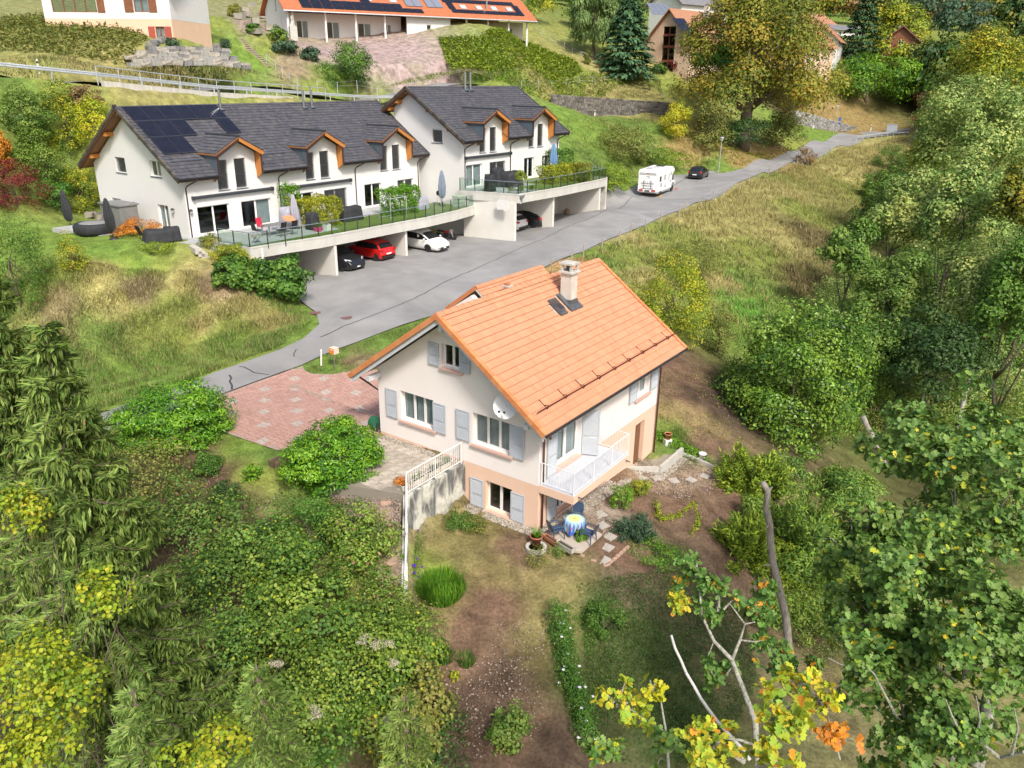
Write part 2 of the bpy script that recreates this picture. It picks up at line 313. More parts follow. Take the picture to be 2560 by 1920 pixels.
seeds = [((1230,1420),MOSS),((1150,1360),MOSS),((1060,1420),OLV),((1110,1480),MOSS),((1250,1520),SOIL),((1350,1480),MOSS),((1420,1440),MOSS),((1200,1330),MOSS),((1280,1370),SOIL),((1180,1620),SOIL),((1250,1700),DARK),((1300,1800),SOIL),((1150,1800),DARK),((1350,1600),MOSS),((1200,1560),SOIL),
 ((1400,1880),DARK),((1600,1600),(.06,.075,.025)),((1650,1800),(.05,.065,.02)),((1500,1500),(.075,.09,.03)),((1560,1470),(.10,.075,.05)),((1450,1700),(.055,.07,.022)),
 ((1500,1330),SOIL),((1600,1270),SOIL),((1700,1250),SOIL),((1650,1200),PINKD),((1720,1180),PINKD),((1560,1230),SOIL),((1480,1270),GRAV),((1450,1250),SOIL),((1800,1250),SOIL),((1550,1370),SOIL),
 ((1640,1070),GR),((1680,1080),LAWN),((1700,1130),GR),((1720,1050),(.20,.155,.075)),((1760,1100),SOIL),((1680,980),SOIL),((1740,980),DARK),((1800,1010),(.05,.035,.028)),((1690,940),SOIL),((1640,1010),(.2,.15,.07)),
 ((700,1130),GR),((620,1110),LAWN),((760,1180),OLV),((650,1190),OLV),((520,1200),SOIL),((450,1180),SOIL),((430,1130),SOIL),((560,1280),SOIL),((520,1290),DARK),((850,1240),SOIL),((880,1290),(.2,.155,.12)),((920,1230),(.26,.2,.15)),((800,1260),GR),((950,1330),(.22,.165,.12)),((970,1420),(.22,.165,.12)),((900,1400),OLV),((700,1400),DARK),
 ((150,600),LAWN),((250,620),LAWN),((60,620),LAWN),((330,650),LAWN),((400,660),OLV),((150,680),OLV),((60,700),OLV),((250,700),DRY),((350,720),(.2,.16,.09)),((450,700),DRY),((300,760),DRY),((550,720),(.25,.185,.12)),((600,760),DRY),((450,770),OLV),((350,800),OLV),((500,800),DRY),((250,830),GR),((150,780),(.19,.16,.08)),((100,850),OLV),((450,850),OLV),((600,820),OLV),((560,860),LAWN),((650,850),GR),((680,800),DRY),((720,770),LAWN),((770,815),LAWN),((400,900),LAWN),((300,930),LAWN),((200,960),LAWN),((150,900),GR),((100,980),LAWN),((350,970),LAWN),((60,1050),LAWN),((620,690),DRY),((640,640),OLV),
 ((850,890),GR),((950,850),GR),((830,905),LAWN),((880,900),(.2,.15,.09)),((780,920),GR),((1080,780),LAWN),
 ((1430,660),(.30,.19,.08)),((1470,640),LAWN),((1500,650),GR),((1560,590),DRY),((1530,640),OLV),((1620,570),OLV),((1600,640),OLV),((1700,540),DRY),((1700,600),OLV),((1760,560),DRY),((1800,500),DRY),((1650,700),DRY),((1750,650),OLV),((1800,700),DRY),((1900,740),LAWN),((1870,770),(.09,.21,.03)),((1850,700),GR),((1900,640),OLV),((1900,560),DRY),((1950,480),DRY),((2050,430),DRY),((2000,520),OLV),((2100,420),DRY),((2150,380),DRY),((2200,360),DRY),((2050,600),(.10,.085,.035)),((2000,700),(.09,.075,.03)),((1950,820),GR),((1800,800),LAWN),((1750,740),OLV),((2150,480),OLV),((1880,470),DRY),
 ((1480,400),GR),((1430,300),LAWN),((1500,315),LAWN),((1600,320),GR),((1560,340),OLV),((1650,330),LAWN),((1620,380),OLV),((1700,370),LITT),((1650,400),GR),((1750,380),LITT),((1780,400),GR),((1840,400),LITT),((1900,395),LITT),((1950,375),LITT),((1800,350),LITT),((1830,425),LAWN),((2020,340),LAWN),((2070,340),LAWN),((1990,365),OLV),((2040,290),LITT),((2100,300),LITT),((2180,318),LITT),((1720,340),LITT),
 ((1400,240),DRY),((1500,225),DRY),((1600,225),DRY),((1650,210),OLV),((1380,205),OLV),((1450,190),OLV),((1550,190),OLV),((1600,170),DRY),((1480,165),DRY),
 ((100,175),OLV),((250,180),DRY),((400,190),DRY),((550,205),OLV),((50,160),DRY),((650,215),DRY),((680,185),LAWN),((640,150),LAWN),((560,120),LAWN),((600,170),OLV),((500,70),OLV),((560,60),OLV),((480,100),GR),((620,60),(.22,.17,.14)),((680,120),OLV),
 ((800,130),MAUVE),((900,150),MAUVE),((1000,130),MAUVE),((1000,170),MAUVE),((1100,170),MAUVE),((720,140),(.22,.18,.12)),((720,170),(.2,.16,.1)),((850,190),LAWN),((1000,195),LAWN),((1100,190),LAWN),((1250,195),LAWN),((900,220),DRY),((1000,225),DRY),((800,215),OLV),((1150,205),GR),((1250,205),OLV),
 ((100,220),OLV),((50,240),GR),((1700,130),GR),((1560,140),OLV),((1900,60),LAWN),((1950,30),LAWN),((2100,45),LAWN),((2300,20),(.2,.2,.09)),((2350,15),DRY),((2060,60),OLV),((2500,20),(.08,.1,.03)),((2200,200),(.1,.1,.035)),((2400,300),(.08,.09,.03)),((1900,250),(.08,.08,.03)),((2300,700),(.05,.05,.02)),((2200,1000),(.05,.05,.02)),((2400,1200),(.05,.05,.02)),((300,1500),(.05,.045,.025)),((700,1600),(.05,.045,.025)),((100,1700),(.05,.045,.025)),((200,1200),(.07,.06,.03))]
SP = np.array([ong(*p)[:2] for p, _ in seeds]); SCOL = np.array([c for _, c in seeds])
# fresh grass everywhere else follows the nearest surveyed patches
def groundcol(Q):
    out = np.empty((len(Q), 3))
    for i in range(0, len(Q), 4000):
        q = Q[i:i+4000]; jit = np.stack([np.sin(q[:, 1]*1.7+np.sin(q[:, 0]*.9)*2), np.sin(q[:, 0]*1.9+np.sin(q[:, 1]*1.1)*2)], 1)*np.clip(q[:, 1:2]/60, .25, 1.2)*.35
        d = np.linalg.norm((q+jit)[:, None]-SP[None], axis=2); s = np.clip(np.linalg.norm(SP, axis=1), 15, 400)*.012
        w = 1/((d/s)**2+.3)**2.2; out[i:i+4000] = (w@SCOL)/w.sum(1)[:, None]
    return out
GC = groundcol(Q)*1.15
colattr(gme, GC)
gm = bpy.data.materials.new('ground'); gm.use_nodes = True; t = gm.node_tree; L = t.links; b = t.nodes['Principled BSDF']; b.inputs['Roughness'].default_value = .95; b.inputs['Specular IOR Level'].default_value = .1
vc = t.nodes.new('ShaderNodeVertexColor'); vc.layer_name = 'Col'; tc = t.nodes.new('ShaderNodeTexCoord')
def _noise(t, sc, det, vec, dist=0.):
    n = t.nodes.new('ShaderNodeTexNoise'); n.inputs['Scale'].default_value = sc; n.inputs['Detail'].default_value = det; n.inputs['Distortion'].default_value = dist; t.links.new(vec, n.inputs['Vector']); return n
def _mul(t, a, fac_out, lo, hi, f=1.0):
    mr = t.nodes.new('ShaderNodeMapRange'); mr.inputs[1].default_value = .3; mr.inputs[2].default_value = .7; mr.inputs[3].default_value = lo; mr.inputs[4].default_value = hi; t.links.new(fac_out, mr.inputs[0])
    mx = t.nodes.new('ShaderNodeMix'); mx.data_type = 'RGBA'; mx.blend_type = 'MULTIPLY'; mx.inputs[0].default_value = f; t.links.new(a, mx.inputs[6]); t.links.new(mr.outputs[0], mx.inputs[7]); return mx.outputs[2]
n1 = _noise(t, 1.3, 8, tc.outputs['Object'], .4); n2 = _noise(t, 9, 6, tc.outputs['Object']); n3 = _noise(t, .35, 5, tc.outputs['Object'])
c1 = _mul(t, vc.outputs[0], n1.outputs['Fac'], .62, 1.35); c2 = _mul(t, c1, n2.outputs['Fac'], .7, 1.3)
hs = t.nodes.new('ShaderNodeHueSaturation'); mr = t.nodes.new('ShaderNodeMapRange'); mr.inputs[3].default_value = .465; mr.inputs[4].default_value = .53; L.new(n3.outputs['Fac'], mr.inputs[0]); L.new(mr.outputs[0], hs.inputs['Hue']); L.new(c2, hs.inputs['Color'])
L.new(hs.outputs[0], b.inputs['Base Color']); bp = t.nodes.new('ShaderNodeBump'); bp.inputs['Strength'].default_value = .6; bp.inputs['Distance'].default_value = .06; L.new(n2.outputs['Fac'], bp.inputs['Height']); L.new(bp.outputs[0], b.inputs['Normal'])
gme.materials.append(gm); tag(mk('ground', gme), 'sloping garden soil, lawn and dry meadow around the houses', kind='structure')
# ---------------- asphalt and pavers
def drape(name, poly, mat_, lift=.03, step=.6, label=None):
    bm = bmesh.new(); vs = [bm.verts.new((p[0], p[1], 0)) for p in poly]; f = bm.faces.new(vs)
    bmesh.ops.triangulate(bm, faces=[f])
    x0, y0 = poly.min(0); x1, y1 = poly.max(0)
    for k in np.arange(x0+step, x1, step): bmesh.ops.bisect_plane(bm, geom=bm.verts[:]+bm.edges[:]+bm.faces[:], plane_co=(k, 0, 0), plane_no=(1, 0, 0))
    for k in np.arange(y0+step, y1, step): bmesh.ops.bisect_plane(bm, geom=bm.verts[:]+bm.edges[:]+bm.faces[:], plane_co=(0, k, 0), plane_no=(0, 1, 0))
    bm.verts.ensure_lookup_table(); P = np.array([v.co[:2] for v in bm.verts]); z = gz(P)
    for v, zz in zip(bm.verts, z): v.co.z = zz+lift
    bmesh.ops.recalc_face_normals(bm, faces=bm.faces)
    if sum(f.normal.z for f in bm.faces) < 0: bmesh.ops.reverse_faces(bm, faces=bm.faces)
    me = bpy.data.meshes.new(name); bm.to_mesh(me); bm.free(); me.materials.append(mat_)
    me.polygons.foreach_set('use_smooth', np.ones(len(me.polygons), bool)); o = mk(name, me)
    return tag(o, label, kind='structure')
asph = mat('asphalt', (.235, .232, .23), (.31, .307, .302), scale=.8, rough=.9, bump=.35, bscale=60, detail=8, spec=.2, contrast=.9)
_t = asph.node_tree; _b = _t.nodes['Principled BSDF']; _src = _b.inputs['Base Color'].links[0].from_socket; _tc = [n for n in _t.nodes if n.type == 'TEX_COORD'][0]
_na = _noise(_t, .22, 6, _tc.outputs['Object'], 1.5); _nb = _noise(_t, 35, 3, _tc.outputs['Object']); _t.links.new(_mul(_t, _mul(_t, _src, _na.outputs['Fac'], .80, 1.10), _nb.outputs['Fac'], .90, 1.10), _b.inputs['Base Color'])
drape('road', ROADP, asph, .04, .6, 'grey asphalt lane and parking court running past the houses')
_hp = [np.array(p) for p in hx]; _n = 60; _t = np.linspace(0, 4, _n); _c = np.array([[np.interp(a, range(len(_hp)), [p[k] for p in _hp]) for k in range(2)] for a in _t])
_off = lambda d: np.array(offset_line(_c, d)); _zc = gz(_off(.4)); _zc = np.convolve(np.pad(_zc, 4, 'edge'), np.ones(9)/9, 'valid')
tag(MB().sheet([[(*p, z+.05) for p, z in zip(_off(.2), _zc)], [(*p, z+.02) for p, z in zip(_off(5.0), _zc)]]).build('upper_road', asph), 'asphalt road behind the guardrail above the white houses', kind='structure')
def zroad(i): return _zc[i]
# ================================================================== building kit
PLW = mat('paint_white', (.80, .79, .77), (.74, .73, .70), scale=3, rough=.6)
FRAMEW = mat('window_frame_white', (.78, .77, .74), rough=.45)
def _glass(name, tint, tr):
    m = bpy.data.materials.new(name); m.use_nodes = True; t = m.node_tree; L = t.links; t.nodes.clear()
    o = t.nodes.new('ShaderNodeOutputMaterial'); g = t.nodes.new('ShaderNodeBsdfGlossy'); g.inputs['Roughness'].default_value = .02; g.inputs[0].default_value = (.9, .93, .95, 1)
    x = t.nodes.new('ShaderNodeBsdfTransparent'); x.inputs[0].default_value = (*tint, 1); f0 = t.nodes.new('ShaderNodeLayerWeight'); f0.inputs[0].default_value = .5; f = t.nodes.new('ShaderNodeMath'); f.operation = 'POWER'; f.inputs[1].default_value = 4.; L.new(f0.outputs['Facing'], f.inputs[0])
    a = t.nodes.new('ShaderNodeMath'); a.operation = 'ADD'; a.inputs[1].default_value = tr; L.new(f.outputs[0], a.inputs[0])
    mx = t.nodes.new('ShaderNodeMixShader'); L.new(a.outputs[0], mx.inputs[0]); L.new(x.outputs[0], mx.inputs[1]); L.new(g.outputs[0], mx.inputs[2]); L.new(mx.outputs[0], o.inputs[0]); return m
GLASS = _glass('window_glass', (.75, .8, .8), .04)
RAILGLASS = _glass('railing_glass', (.80, .88, .84), .05)
CURT = mat('curtain', (.62, .63, .64), (.52, .53, .55), scale=2, rough=.9)
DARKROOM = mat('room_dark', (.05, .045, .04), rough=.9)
def Tgab(k=0.): return lambda a, d, z: (k-d, a, z)       # wall facing -x of the frame
def Tlong(k=0.): return lambda a, d, z: (a, k-d, z)      # wall facing -y of the frame
def Tend(k=0.): return lambda a, d, z: (k+d, a, z)       # wall facing +x
def tb(mb, T, a0, a1, d0, d1, z0, z1):                   # box on a wall
    P = [T(a, d, z) for z in (z0, z1) for a, d in ((a0, d0), (a1, d0), (a1, d1), (a0, d1))]
    return mb.add(P, [(3, 2, 1, 0), (4, 5, 6, 7), (0, 1, 5, 4), (1, 2, 6, 5), (2, 3, 7, 6), (3, 0, 4, 7)])
def wall(mb, T, a0, a1, z0, ztop, holes=(), breaks=(), thick=.3):
    """wall with real openings; ztop may be a function of a"""
    zt = ztop if callable(ztop) else (lambda a: ztop)
    xs = sorted(set([a0, a1]+[h for o in holes for h in o[:2] if a0 < h < a1]+[b for b in breaks if a0 < b < a1]))
    for l, r in zip(xs[:-1], xs[1:]):
        m = (l+r)/2; segs = sorted([(o[2], o[3]) for o in holes if o[0] < m < o[1]]); z = z0
        for s0, s1 in segs+[(None, None)]:
            if s0 is None: zl, zr = zt(l), zt(r)
            else: zl = zr = s0
            if max(zl, zr)-z > 1e-4:
                P = [T(l, 0, z), T(r, 0, z), T(r, 0, zr), T(l, 0, zl)]; n = np.array(T(0, -thick, 0))-np.array(T(0, 0, 0)); mb.prism(P, n)
            if s1 is not None: z = s1
    return mb
def wavy(T, a0, a1, d, z0, z1, amp=.03, pitch=.11):
    n = max(6, int((a1-a0)/pitch*4)); mb = MB(); A = np.linspace(a0, a1, n)
    mb.sheet([[T(a, d+amp*math.sin(2*math.pi*(a-a0)/pitch)+amp*.4*math.sin(5*a), z0) for a in A], [T(a, d+amp*math.sin(2*math.pi*(a-a0)/pitch+.5)+amp*.4*math.sin(5*a), z1) for a in A]]); return mb
def window(root, T, a0, a1, z0, z1, n=2, recess=.2, fr=None, fw=.07, curtain=None, sill=None, sillmat=None, widths=None, name='window', cut=None, blind=None, low=.0):
    fr = fr or FRAMEW; mb = MB(); d0, d1 = -recess-.06, -recess
    tb(mb, T, a0, a0+fw, d0, d1, z0, z1); tb(mb, T, a1-fw, a1, d0, d1, z0, z1); tb(mb, T, a0+fw, a1-fw, d0, d1, z1-fw, z1); tb(mb, T, a0+fw, a1-fw, d0, d1, z0, z0+fw+low)
    xs = np.r_[0, np.cumsum(widths)]/sum(widths) if widths else np.linspace(0, 1, n+1); xs = a0+fw+(a1-a0-2*fw)*xs
    for x in xs[1:-1]: tb(mb, T, x-fw*.8, x+fw*.8, d0, d1+.012, z0+fw+low, z1-fw)
    w = mb.build(name, fr, root)
    for i in range(len(xs)-1):
        l = xs[i]+(fw*.8 if i else 0); r = xs[i+1]-(fw*.8 if i < len(xs)-2 else 0)
        p = MB(); tb(p, T, l, r, d0+.02, d0+.03, z0+fw+low, z1-fw); p.build('pane', GLASS, w)
        if curtain and (curtain is True or i in curtain): wavy(T, l-.02, r+.02, d0-.05, z0+.02, z1-.02).build('curtain', CURT, w)
    if sill:
        s = MB(); tb(s, T, a0-.16, a1+.05, -recess, .13, z0-.13, z0-.01); s.build('sill', sillmat, w, bevel=.015)
    if blind:
        k = MB(); h = (z1-z0-.06)
        for j in range(int(h/.085)): 
            zz = z0+.04+j*.085; k.add([T(a0+.03, -.10, zz), T(a1-.03, -.10, zz), T(a1-.03, -.055, zz+.065), T(a0+.03, -.055, zz+.065)], [(0, 1, 2, 3)])
        k.build('louvre_blind', blind, w)
    return w
def shutter(root, T, a0, a1, z0, z1, d=.05, m=None, th=.04):
    mb = MB(); e = .07
    tb(mb, T, a0, a0+e, d, d+th, z0, z1); tb(mb, T, a1-e, a1, d, d+th, z0, z1); zm = z0+(z1-z0)*.42
    for a, b in ((z0, z0+e), (z1-e, z1), (zm-.025, zm+.025)): tb(mb, T, a0+e, a1-e, d, d+th, a, b)
    for zz in (z0+.12, z1-.15): tb(mb, T, a0+.3, a0+.36, -.01, d, zz, zz+.03)
    s = mb.build('shutter', m, root); k = MB()
    for j in range(int((z1-z0-2*e)/.05)):
        zz = z0+e+j*.05
        if abs(zz+.02-zm) < .045: continue
        k.add([T(a0+e, d+.004, zz+.045), T(a1-e, d+.004, zz+.045), T(a1-e, d+th-.004, zz), T(a0+e, d+th-.004, zz), T(a0+e, d+.012, zz+.05), T(a1-e, d+.012, zz+.05), T(a1-e, d+th, zz+.006), T(a0+e, d+th, zz+.006)], [(0, 1, 2, 3), (7, 6, 5, 4), (3, 2, 6, 7)])
    k.build('louvre', m, s); return s
def colmat(name, rough=.8, bump=0., bscale=30, spec=.3, var=.0):
    if name in MATS: return MATS[name]
    m = mat(name, (1, 1, 1), rough=rough, bump=bump, bscale=bscale, spec=spec); t = m.node_tree; b = t.nodes['Principled BSDF']; a = t.nodes.new('ShaderNodeVertexColor'); a.layer_name = 'Col'
    tc = [n for n in t.nodes if n.type == 'TEX_COORD'][0]; n = _noise(t, 3, 5, tc.outputs['Object']); t.links.new(_mul(t, a.outputs[0], n.outputs['Fac'], 1-var, 1+var), b.inputs['Base Color']); return m
def tile_parts(name, parent, items, proto, matl, cols, score, nmax=300, stuff=None):
    """items: list of 4x4 matrices; the nmax best become objects of their own (shared meshes, one per tint), the rest one joined part"""
    order = np.argsort(score)[::-1]; single = set(order[:nmax].tolist()); variants = []
    pv = np.array(proto.v); k = len(pv)
    for c in cols:
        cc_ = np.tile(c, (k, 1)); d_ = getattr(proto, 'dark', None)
        if d_: cc_[d_[0]:d_[1]] *= .28  # front edges darkened: shadow lines between courses painted into the tile colour
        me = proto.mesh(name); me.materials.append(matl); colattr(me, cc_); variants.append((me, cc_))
    V = []; F = []; C = []; r = random.Random(5)
    for i, Mx in enumerate(items):
        ci = r.randrange(len(cols))
        if i in single:
            o = bpy.data.objects.new(name, variants[ci][0]); COL.objects.link(o); o.parent = parent; o.matrix_local = Matrix(Mx.tolist())
        else:
            n = len(V)*k; V.append(pv@Mx[:3, :3].T+Mx[:3, 3]); F += [tuple(a+n for a in f) for f in proto.f]; C.append(variants[ci][1])
    if V:
        me = bpy.data.meshes.new(stuff or name+'_field'); me.from_pydata(np.concatenate(V).tolist(), [], F); me.materials.append(matl); colattr(me, np.concatenate(C)); tag(mk(stuff or name+'_field', me, parent), kind='stuff')
def frame4(x, y, z, o):
    M_ = np.eye(4); M_[:3, 0] = x; M_[:3, 1] = y; M_[:3, 2] = z; M_[:3, 3] = o; return M_
def pantile(w, l, th=.022, amp=.018, n=6, waves=2):
    """one roof tile: x across, y up the slope, z out of it; ribbed top and a visible front edge"""
    mb = MB(); X = np.linspace(0, w, n*waves//2*2+1); zt = lambda x: th+amp*(.5-.5*math.cos(2*math.pi*waves*x/w))
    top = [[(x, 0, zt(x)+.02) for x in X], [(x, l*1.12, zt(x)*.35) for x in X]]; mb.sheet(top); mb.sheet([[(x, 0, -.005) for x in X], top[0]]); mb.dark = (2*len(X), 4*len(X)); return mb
def pebbles(name, pts, size, mt, parent=None, cols=None, seed=1):
    r = np.random.default_rng(seed); n = len(pts)
    T = np.array([(1, 0, 0), (-1, 0, 0), (0, 1, 0), (0, -1, 0), (0, 0, .7), (0, 0, -.3)], float); TF = np.array([(0, 2, 4), (2, 1, 4), (1, 3, 4), (3, 0, 4)])
    s = size*r.uniform(.5, 1.4, (n, 1))*np.ones((1, 3)); s[:, 1] *= r.uniform(.6, 1, n); a = r.uniform(0, 6.3, n); ca, sa = np.cos(a), np.sin(a)
    L = T[None]*s[:, None]; L += r.normal(0, .15, L.shape)*s[:, None]; X = L[..., 0]*ca[:, None]-L[..., 1]*sa[:, None]; Y = L[..., 0]*sa[:, None]+L[..., 1]*ca[:, None]
    V = np.stack([X, Y, L[..., 2]], -1)+np.asarray(pts)[:, None]; F = (TF[None]+(np.arange(n)*6)[:, None, None]).reshape(-1, 3)
    me = rawmesh(name, V.reshape(-1, 3), F); cols = np.array(cols); C = cols[r.integers(0, len(cols), n)]*r.uniform(.7, 1.25, (n, 1)); colattr(me, np.repeat(C, 6, 0)); me.materials.append(mt)
    return tag(mk(name, me, parent), kind='stuff')
STONEC = colmat('stone_mix', .9, .2, 40, var=.2)
# ================================================================== the pink house
PL, PW, HB = 10.78, 8.73, 2.03
EV, EZ, RV, RZ = -.852, 4.852, 4.338, 8.554; VU0, VU1 = -.966, 11.74
RS = (RZ-EZ)/(RV-EV)
pkt = thing('pink_house', 'pale pink two-storey house with orange tiled roof and grey shutters', 'house', PK.o, PK.rz)
M_PINK = mat('render_pink', (.81, .74, .705), (.85, .79, .76), scale=1.2, rough=.9, bump=.25, bscale=90, contrast=.9)
M_SALM = mat('render_salmon', (.74, .50, .37), (.78, .55, .42), scale=1.1, rough=.9, bump=.25, bscale=90, contrast=.9)
M_SHUT = mat('shutter_grey', (.44, .47, .51), (.48, .51, .55), scale=6, rough=.55)
M_SILL = mat('granite_sill', (.56, .34, .27), (.66, .46, .40), scale=22, rough=.7, bump=.1, contrast=.5)
M_GUT = mat('gutter_dark', (.045, .038, .036), (.07, .06, .055), scale=8, rough=.4, metal=.5)
M_PIPEB = mat('downpipe_brown', (.12, .05, .035), (.16, .07, .05), scale=5, rough=.5)
M_RAILW = mat('railing_white', (.74, .75, .78), (.68, .69, .72), scale=5, rough=.45)
M_BALC = mat('balcony_floor_grey', (.50, .52, .56), (.57, .59, .63), scale=1.5, rough=.7, contrast=.8)
roofz = lambda v: EZ+RS*(v-EV)-.28 if v < RV else EZ+RS*(2*RV-v-EV)-.28
gw = {'L': (5.46, 7.38, 3.0, 4.37), 'R': (1.38, 3.33, 3.0, 4.39), 'A': (3.95, 4.95, 6.05, 7.06), 'B': (1.30, 2.65, .08, 1.44)}
mb = MB(); wall(mb, Tgab(), 0, PW, HB, roofz, [gw['L'], gw['R'], gw['A']], [RV]); wall(mb, Tlong(), .3, PL-.3, HB, 5.25, [(1.25, 3.2, 2.16, 4.35), (8.27, 9.65, 3.05, 4.2)])
wall(mb, Tend(PL), 0, PW, HB, roofz, [], [RV]); wall(mb, lambda a, d, z: (a, PW+d, z), .3, PL-.3, HB, 5.25); mb.build('upper_wall', M_PINK, pkt)
mb = MB(); wall(mb, Tgab(.004), .004, PW, -1.0, HB, [gw['B']]); wall(mb, Tlong(.004), .304, PL-.3, -1.3, HB, [(1.33, 2.75, .08, 1.45), (8.5, 9.5, -.8, 1.6), (5.25, 6.05, .95, 1.5)]); wall(mb, Tend(PL-.004), .004, PW, -1.3, HB); mb.build('lower_wall', M_SALM, pkt)
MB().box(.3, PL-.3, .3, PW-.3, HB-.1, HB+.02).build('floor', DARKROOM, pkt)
for k, n, cur in (('L', 3, True), ('R', 3, True), ('A', 2, None), ('B', 2, None)):
    a0, a1, z0, z1 = gw[k]; w = window(pkt, Tgab(), a0, a1, z0, z1, n, .2, curtain=cur, sill=True, sillmat=M_SILL, widths=None)
for a0, a1, z0, z1 in ((7.53, 8.21, 2.98, 4.32), (4.74, 5.44, 2.98, 4.35), (3.44, 4.15, 3.02, 4.38), (.68, 1.39, 2.99, 4.39), (5.05, 5.6, 6.05, 7.03), (3.4, 3.94, 6.05, 7.04), (2.73, 3.43, .09, 1.42), (.61, 1.3, .09, 1.41)): shutter(pkt, Tgab(), a0, a1, z0, z1, m=M_SHUT)
window(pkt, Tlong(), 8.27, 9.65, 3.05, 4.2, 2, .2, curtain=(1,), sill=True, sillmat=M_SILL)
window(pkt, Tlong(.004), 1.33, 2.75, .08, 1.45, 2, .2, sill=True, sillmat=M_SILL)
bd = window(pkt, Tlong(), 1.25, 3.2, 2.2, 4.35, 2, .2, curtain=True, name='balcony_door', fw=.1, low=.12)
s = MB(); tb(s, Tlong(), 1.2, 3.25, -.25, .12, 2.14, 2.19); s.build('door_sill', M_SILL, bd)
for a0, a1, z0, z1 in ((7.5, 8.24, 3.05, 4.2), (9.7, 10.45, 3.05, 4.2), (.6, 1.31, .09, 1.45)): shutter(pkt, Tlong(), a0, a1, z0, z1, m=M_SHUT)
shutter(pkt, Tlong(), .5, 1.2, 2.2, 4.3, m=M_SHUT)
_ca, _sa = math.cos(1.15), math.sin(1.15); shutter(pkt, lambda a, d, z: (3.28+(a*_ca-d*_sa), -(a*_sa+d*_ca)-.03, z), 0, .72, 2.2, 4.3, d=0, m=M_SHUT)
dr = MB(); tb(dr, Tlong(), 8.52, 9.48, -.26, -.22, -.78, 1.58); dr = dr.build('basement_door', mat('door_brown', (.16, .075, .04), (.23, .115, .06), scale=3, stretch=(12, 12, .6), rough=.6), pkt)
for i in range(7): k = MB(); tb(k, Tlong(), 8.53+i*.136, 8.53+i*.136+.125, -.22, -.205, -.75, 1.55); k.build('board', MATS['door_brown'], dr)
mb = MB()
for i in range(7): tb(mb, Tlong(), 5.3+i*.115, 5.325+i*.115, -.05, -.02, .95, 1.5)
mb.build('window_grille', M_RAILW, pkt); mb = MB(); tb(mb, Tlong(), 5.25, 6.05, -.26, -.24, .95, 1.5); mb.build('cellar_pane', GLASS, pkt)
# roof
cs, sn = 1/math.hypot(1, RS), RS/math.hypot(1, RS); SL = (RV-EV)/cs
M_TILE = colmat('roof_tile_orange', .75, .15, 50, var=.07)
TC = [(.565, .258, .145), (.578, .266, .15), (.555, .25, .138), (.585, .275, .157), (.53, .238, .132), (.57, .26, .146)]
roof = MB()
for sgn in (1, -1):
    y0, y1 = (EV, RV) if sgn > 0 else (2*RV-EV, RV)
    roof.prism([(VU0+.04, y0, EZ-.02), (VU1-.04, y0, EZ-.02), (VU1-.04, y1, RZ-.02), (VU0+.04, y1, RZ-.02)], (0, 0, -.14))
roof = roof.build('roof', mat('roof_deck_white', (.62, .60, .57), (.55, .53, .5), scale=4, rough=.8), pkt)
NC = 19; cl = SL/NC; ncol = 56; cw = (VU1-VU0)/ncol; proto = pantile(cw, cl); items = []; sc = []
for r_ in range(NC):
    for c_ in range(ncol):
        u0 = VU0+c_*cw; s0 = r_*cl; v0 = EV+s0*cs; z0 = EZ+s0*sn
        if 6.35 < u0+cw/2 < 7.35 and 2.7 < v0+.15 < 3.5: continue
        if 5.4 < u0+cw/2 < 6.08 and 2.62 < v0+.15 < 3.35: continue
        items.append(frame4((1, 0, 0), (0, cs, sn), (0, -sn, cs), (u0, v0, z0+.0))); sc.append(-np.linalg.norm(PK.w(u0, v0, z0)-CAM))
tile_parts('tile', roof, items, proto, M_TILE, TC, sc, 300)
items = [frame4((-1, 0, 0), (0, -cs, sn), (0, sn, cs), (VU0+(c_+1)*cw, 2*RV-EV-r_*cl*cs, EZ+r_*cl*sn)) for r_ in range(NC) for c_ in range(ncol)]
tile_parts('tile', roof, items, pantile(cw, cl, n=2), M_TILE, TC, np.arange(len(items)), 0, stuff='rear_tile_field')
vt = MB().box(-.05, .13, 0, cl*1.06, .03, .085).box(-.055, -.03, -.01, cl*1.04, -.13, .075)
items = []
for r_ in range(NC):
    s0 = r_*cl
    items.append(frame4((1, 0, 0), (0, cs, sn), (0, -sn, cs), (VU0, EV+s0*cs, EZ+s0*sn+.015)))
    items.append(frame4((1, 0, 0), (0, -cs, sn), (0, sn, cs), (VU0, 2*RV-EV-s0*cs, EZ+s0*sn+.015)))
    items.append(frame4((-1, 0, 0), (0, cs, sn), (0, -sn, cs), (VU1, EV+s0*cs, EZ+s0*sn+.015)))
tile_parts('verge_tile', roof, items, vt, M_TILE, [(.60, .23, .09), (.56, .21, .085), (.63, .26, .11)], np.ones(len(items)))
rt = MB(); nR = 31; rl = (VU1-VU0)/nR; prof = [(-.17, -.10), (-.09, .0), (0, .045), (.09, .0), (.17, -.10)]
rt.sheet([[(0, y, z+.03) for y, z in prof], [(rl*1.08, y*.94, z) for y, z in prof]]); rt.sheet([[(0, y, z) for y, z in prof], [(0, y, z+.03) for y, z in prof]])
items = [frame4((1, 0, 0), (0, 1, 0), (0, 0, 1), (VU0-.02+i*rl, RV, RZ+.07)) for i in range(nR)]
tile_parts('ridge_tile', roof, items, rt, M_TILE, TC, np.ones(nR))
mb = MB(); BWH = mat('barge_grey', (.60, .61, .64), (.55, .56, .58), scale=5, rough=.6)
for u in (VU0+.06, VU1-.10):
    for y0, y1 in ((EV+.1, RV), (2*RV-EV-.1, RV)): mb.prism([(u, y0, EZ+RS*.1-.16), (u, y1, RZ-.16), (u, y1, RZ-.36), (u, y0, EZ+RS*.1-.36)], (.05, 0, 0))
    mb.build('barge_board', BWH, pkt); mb = MB()
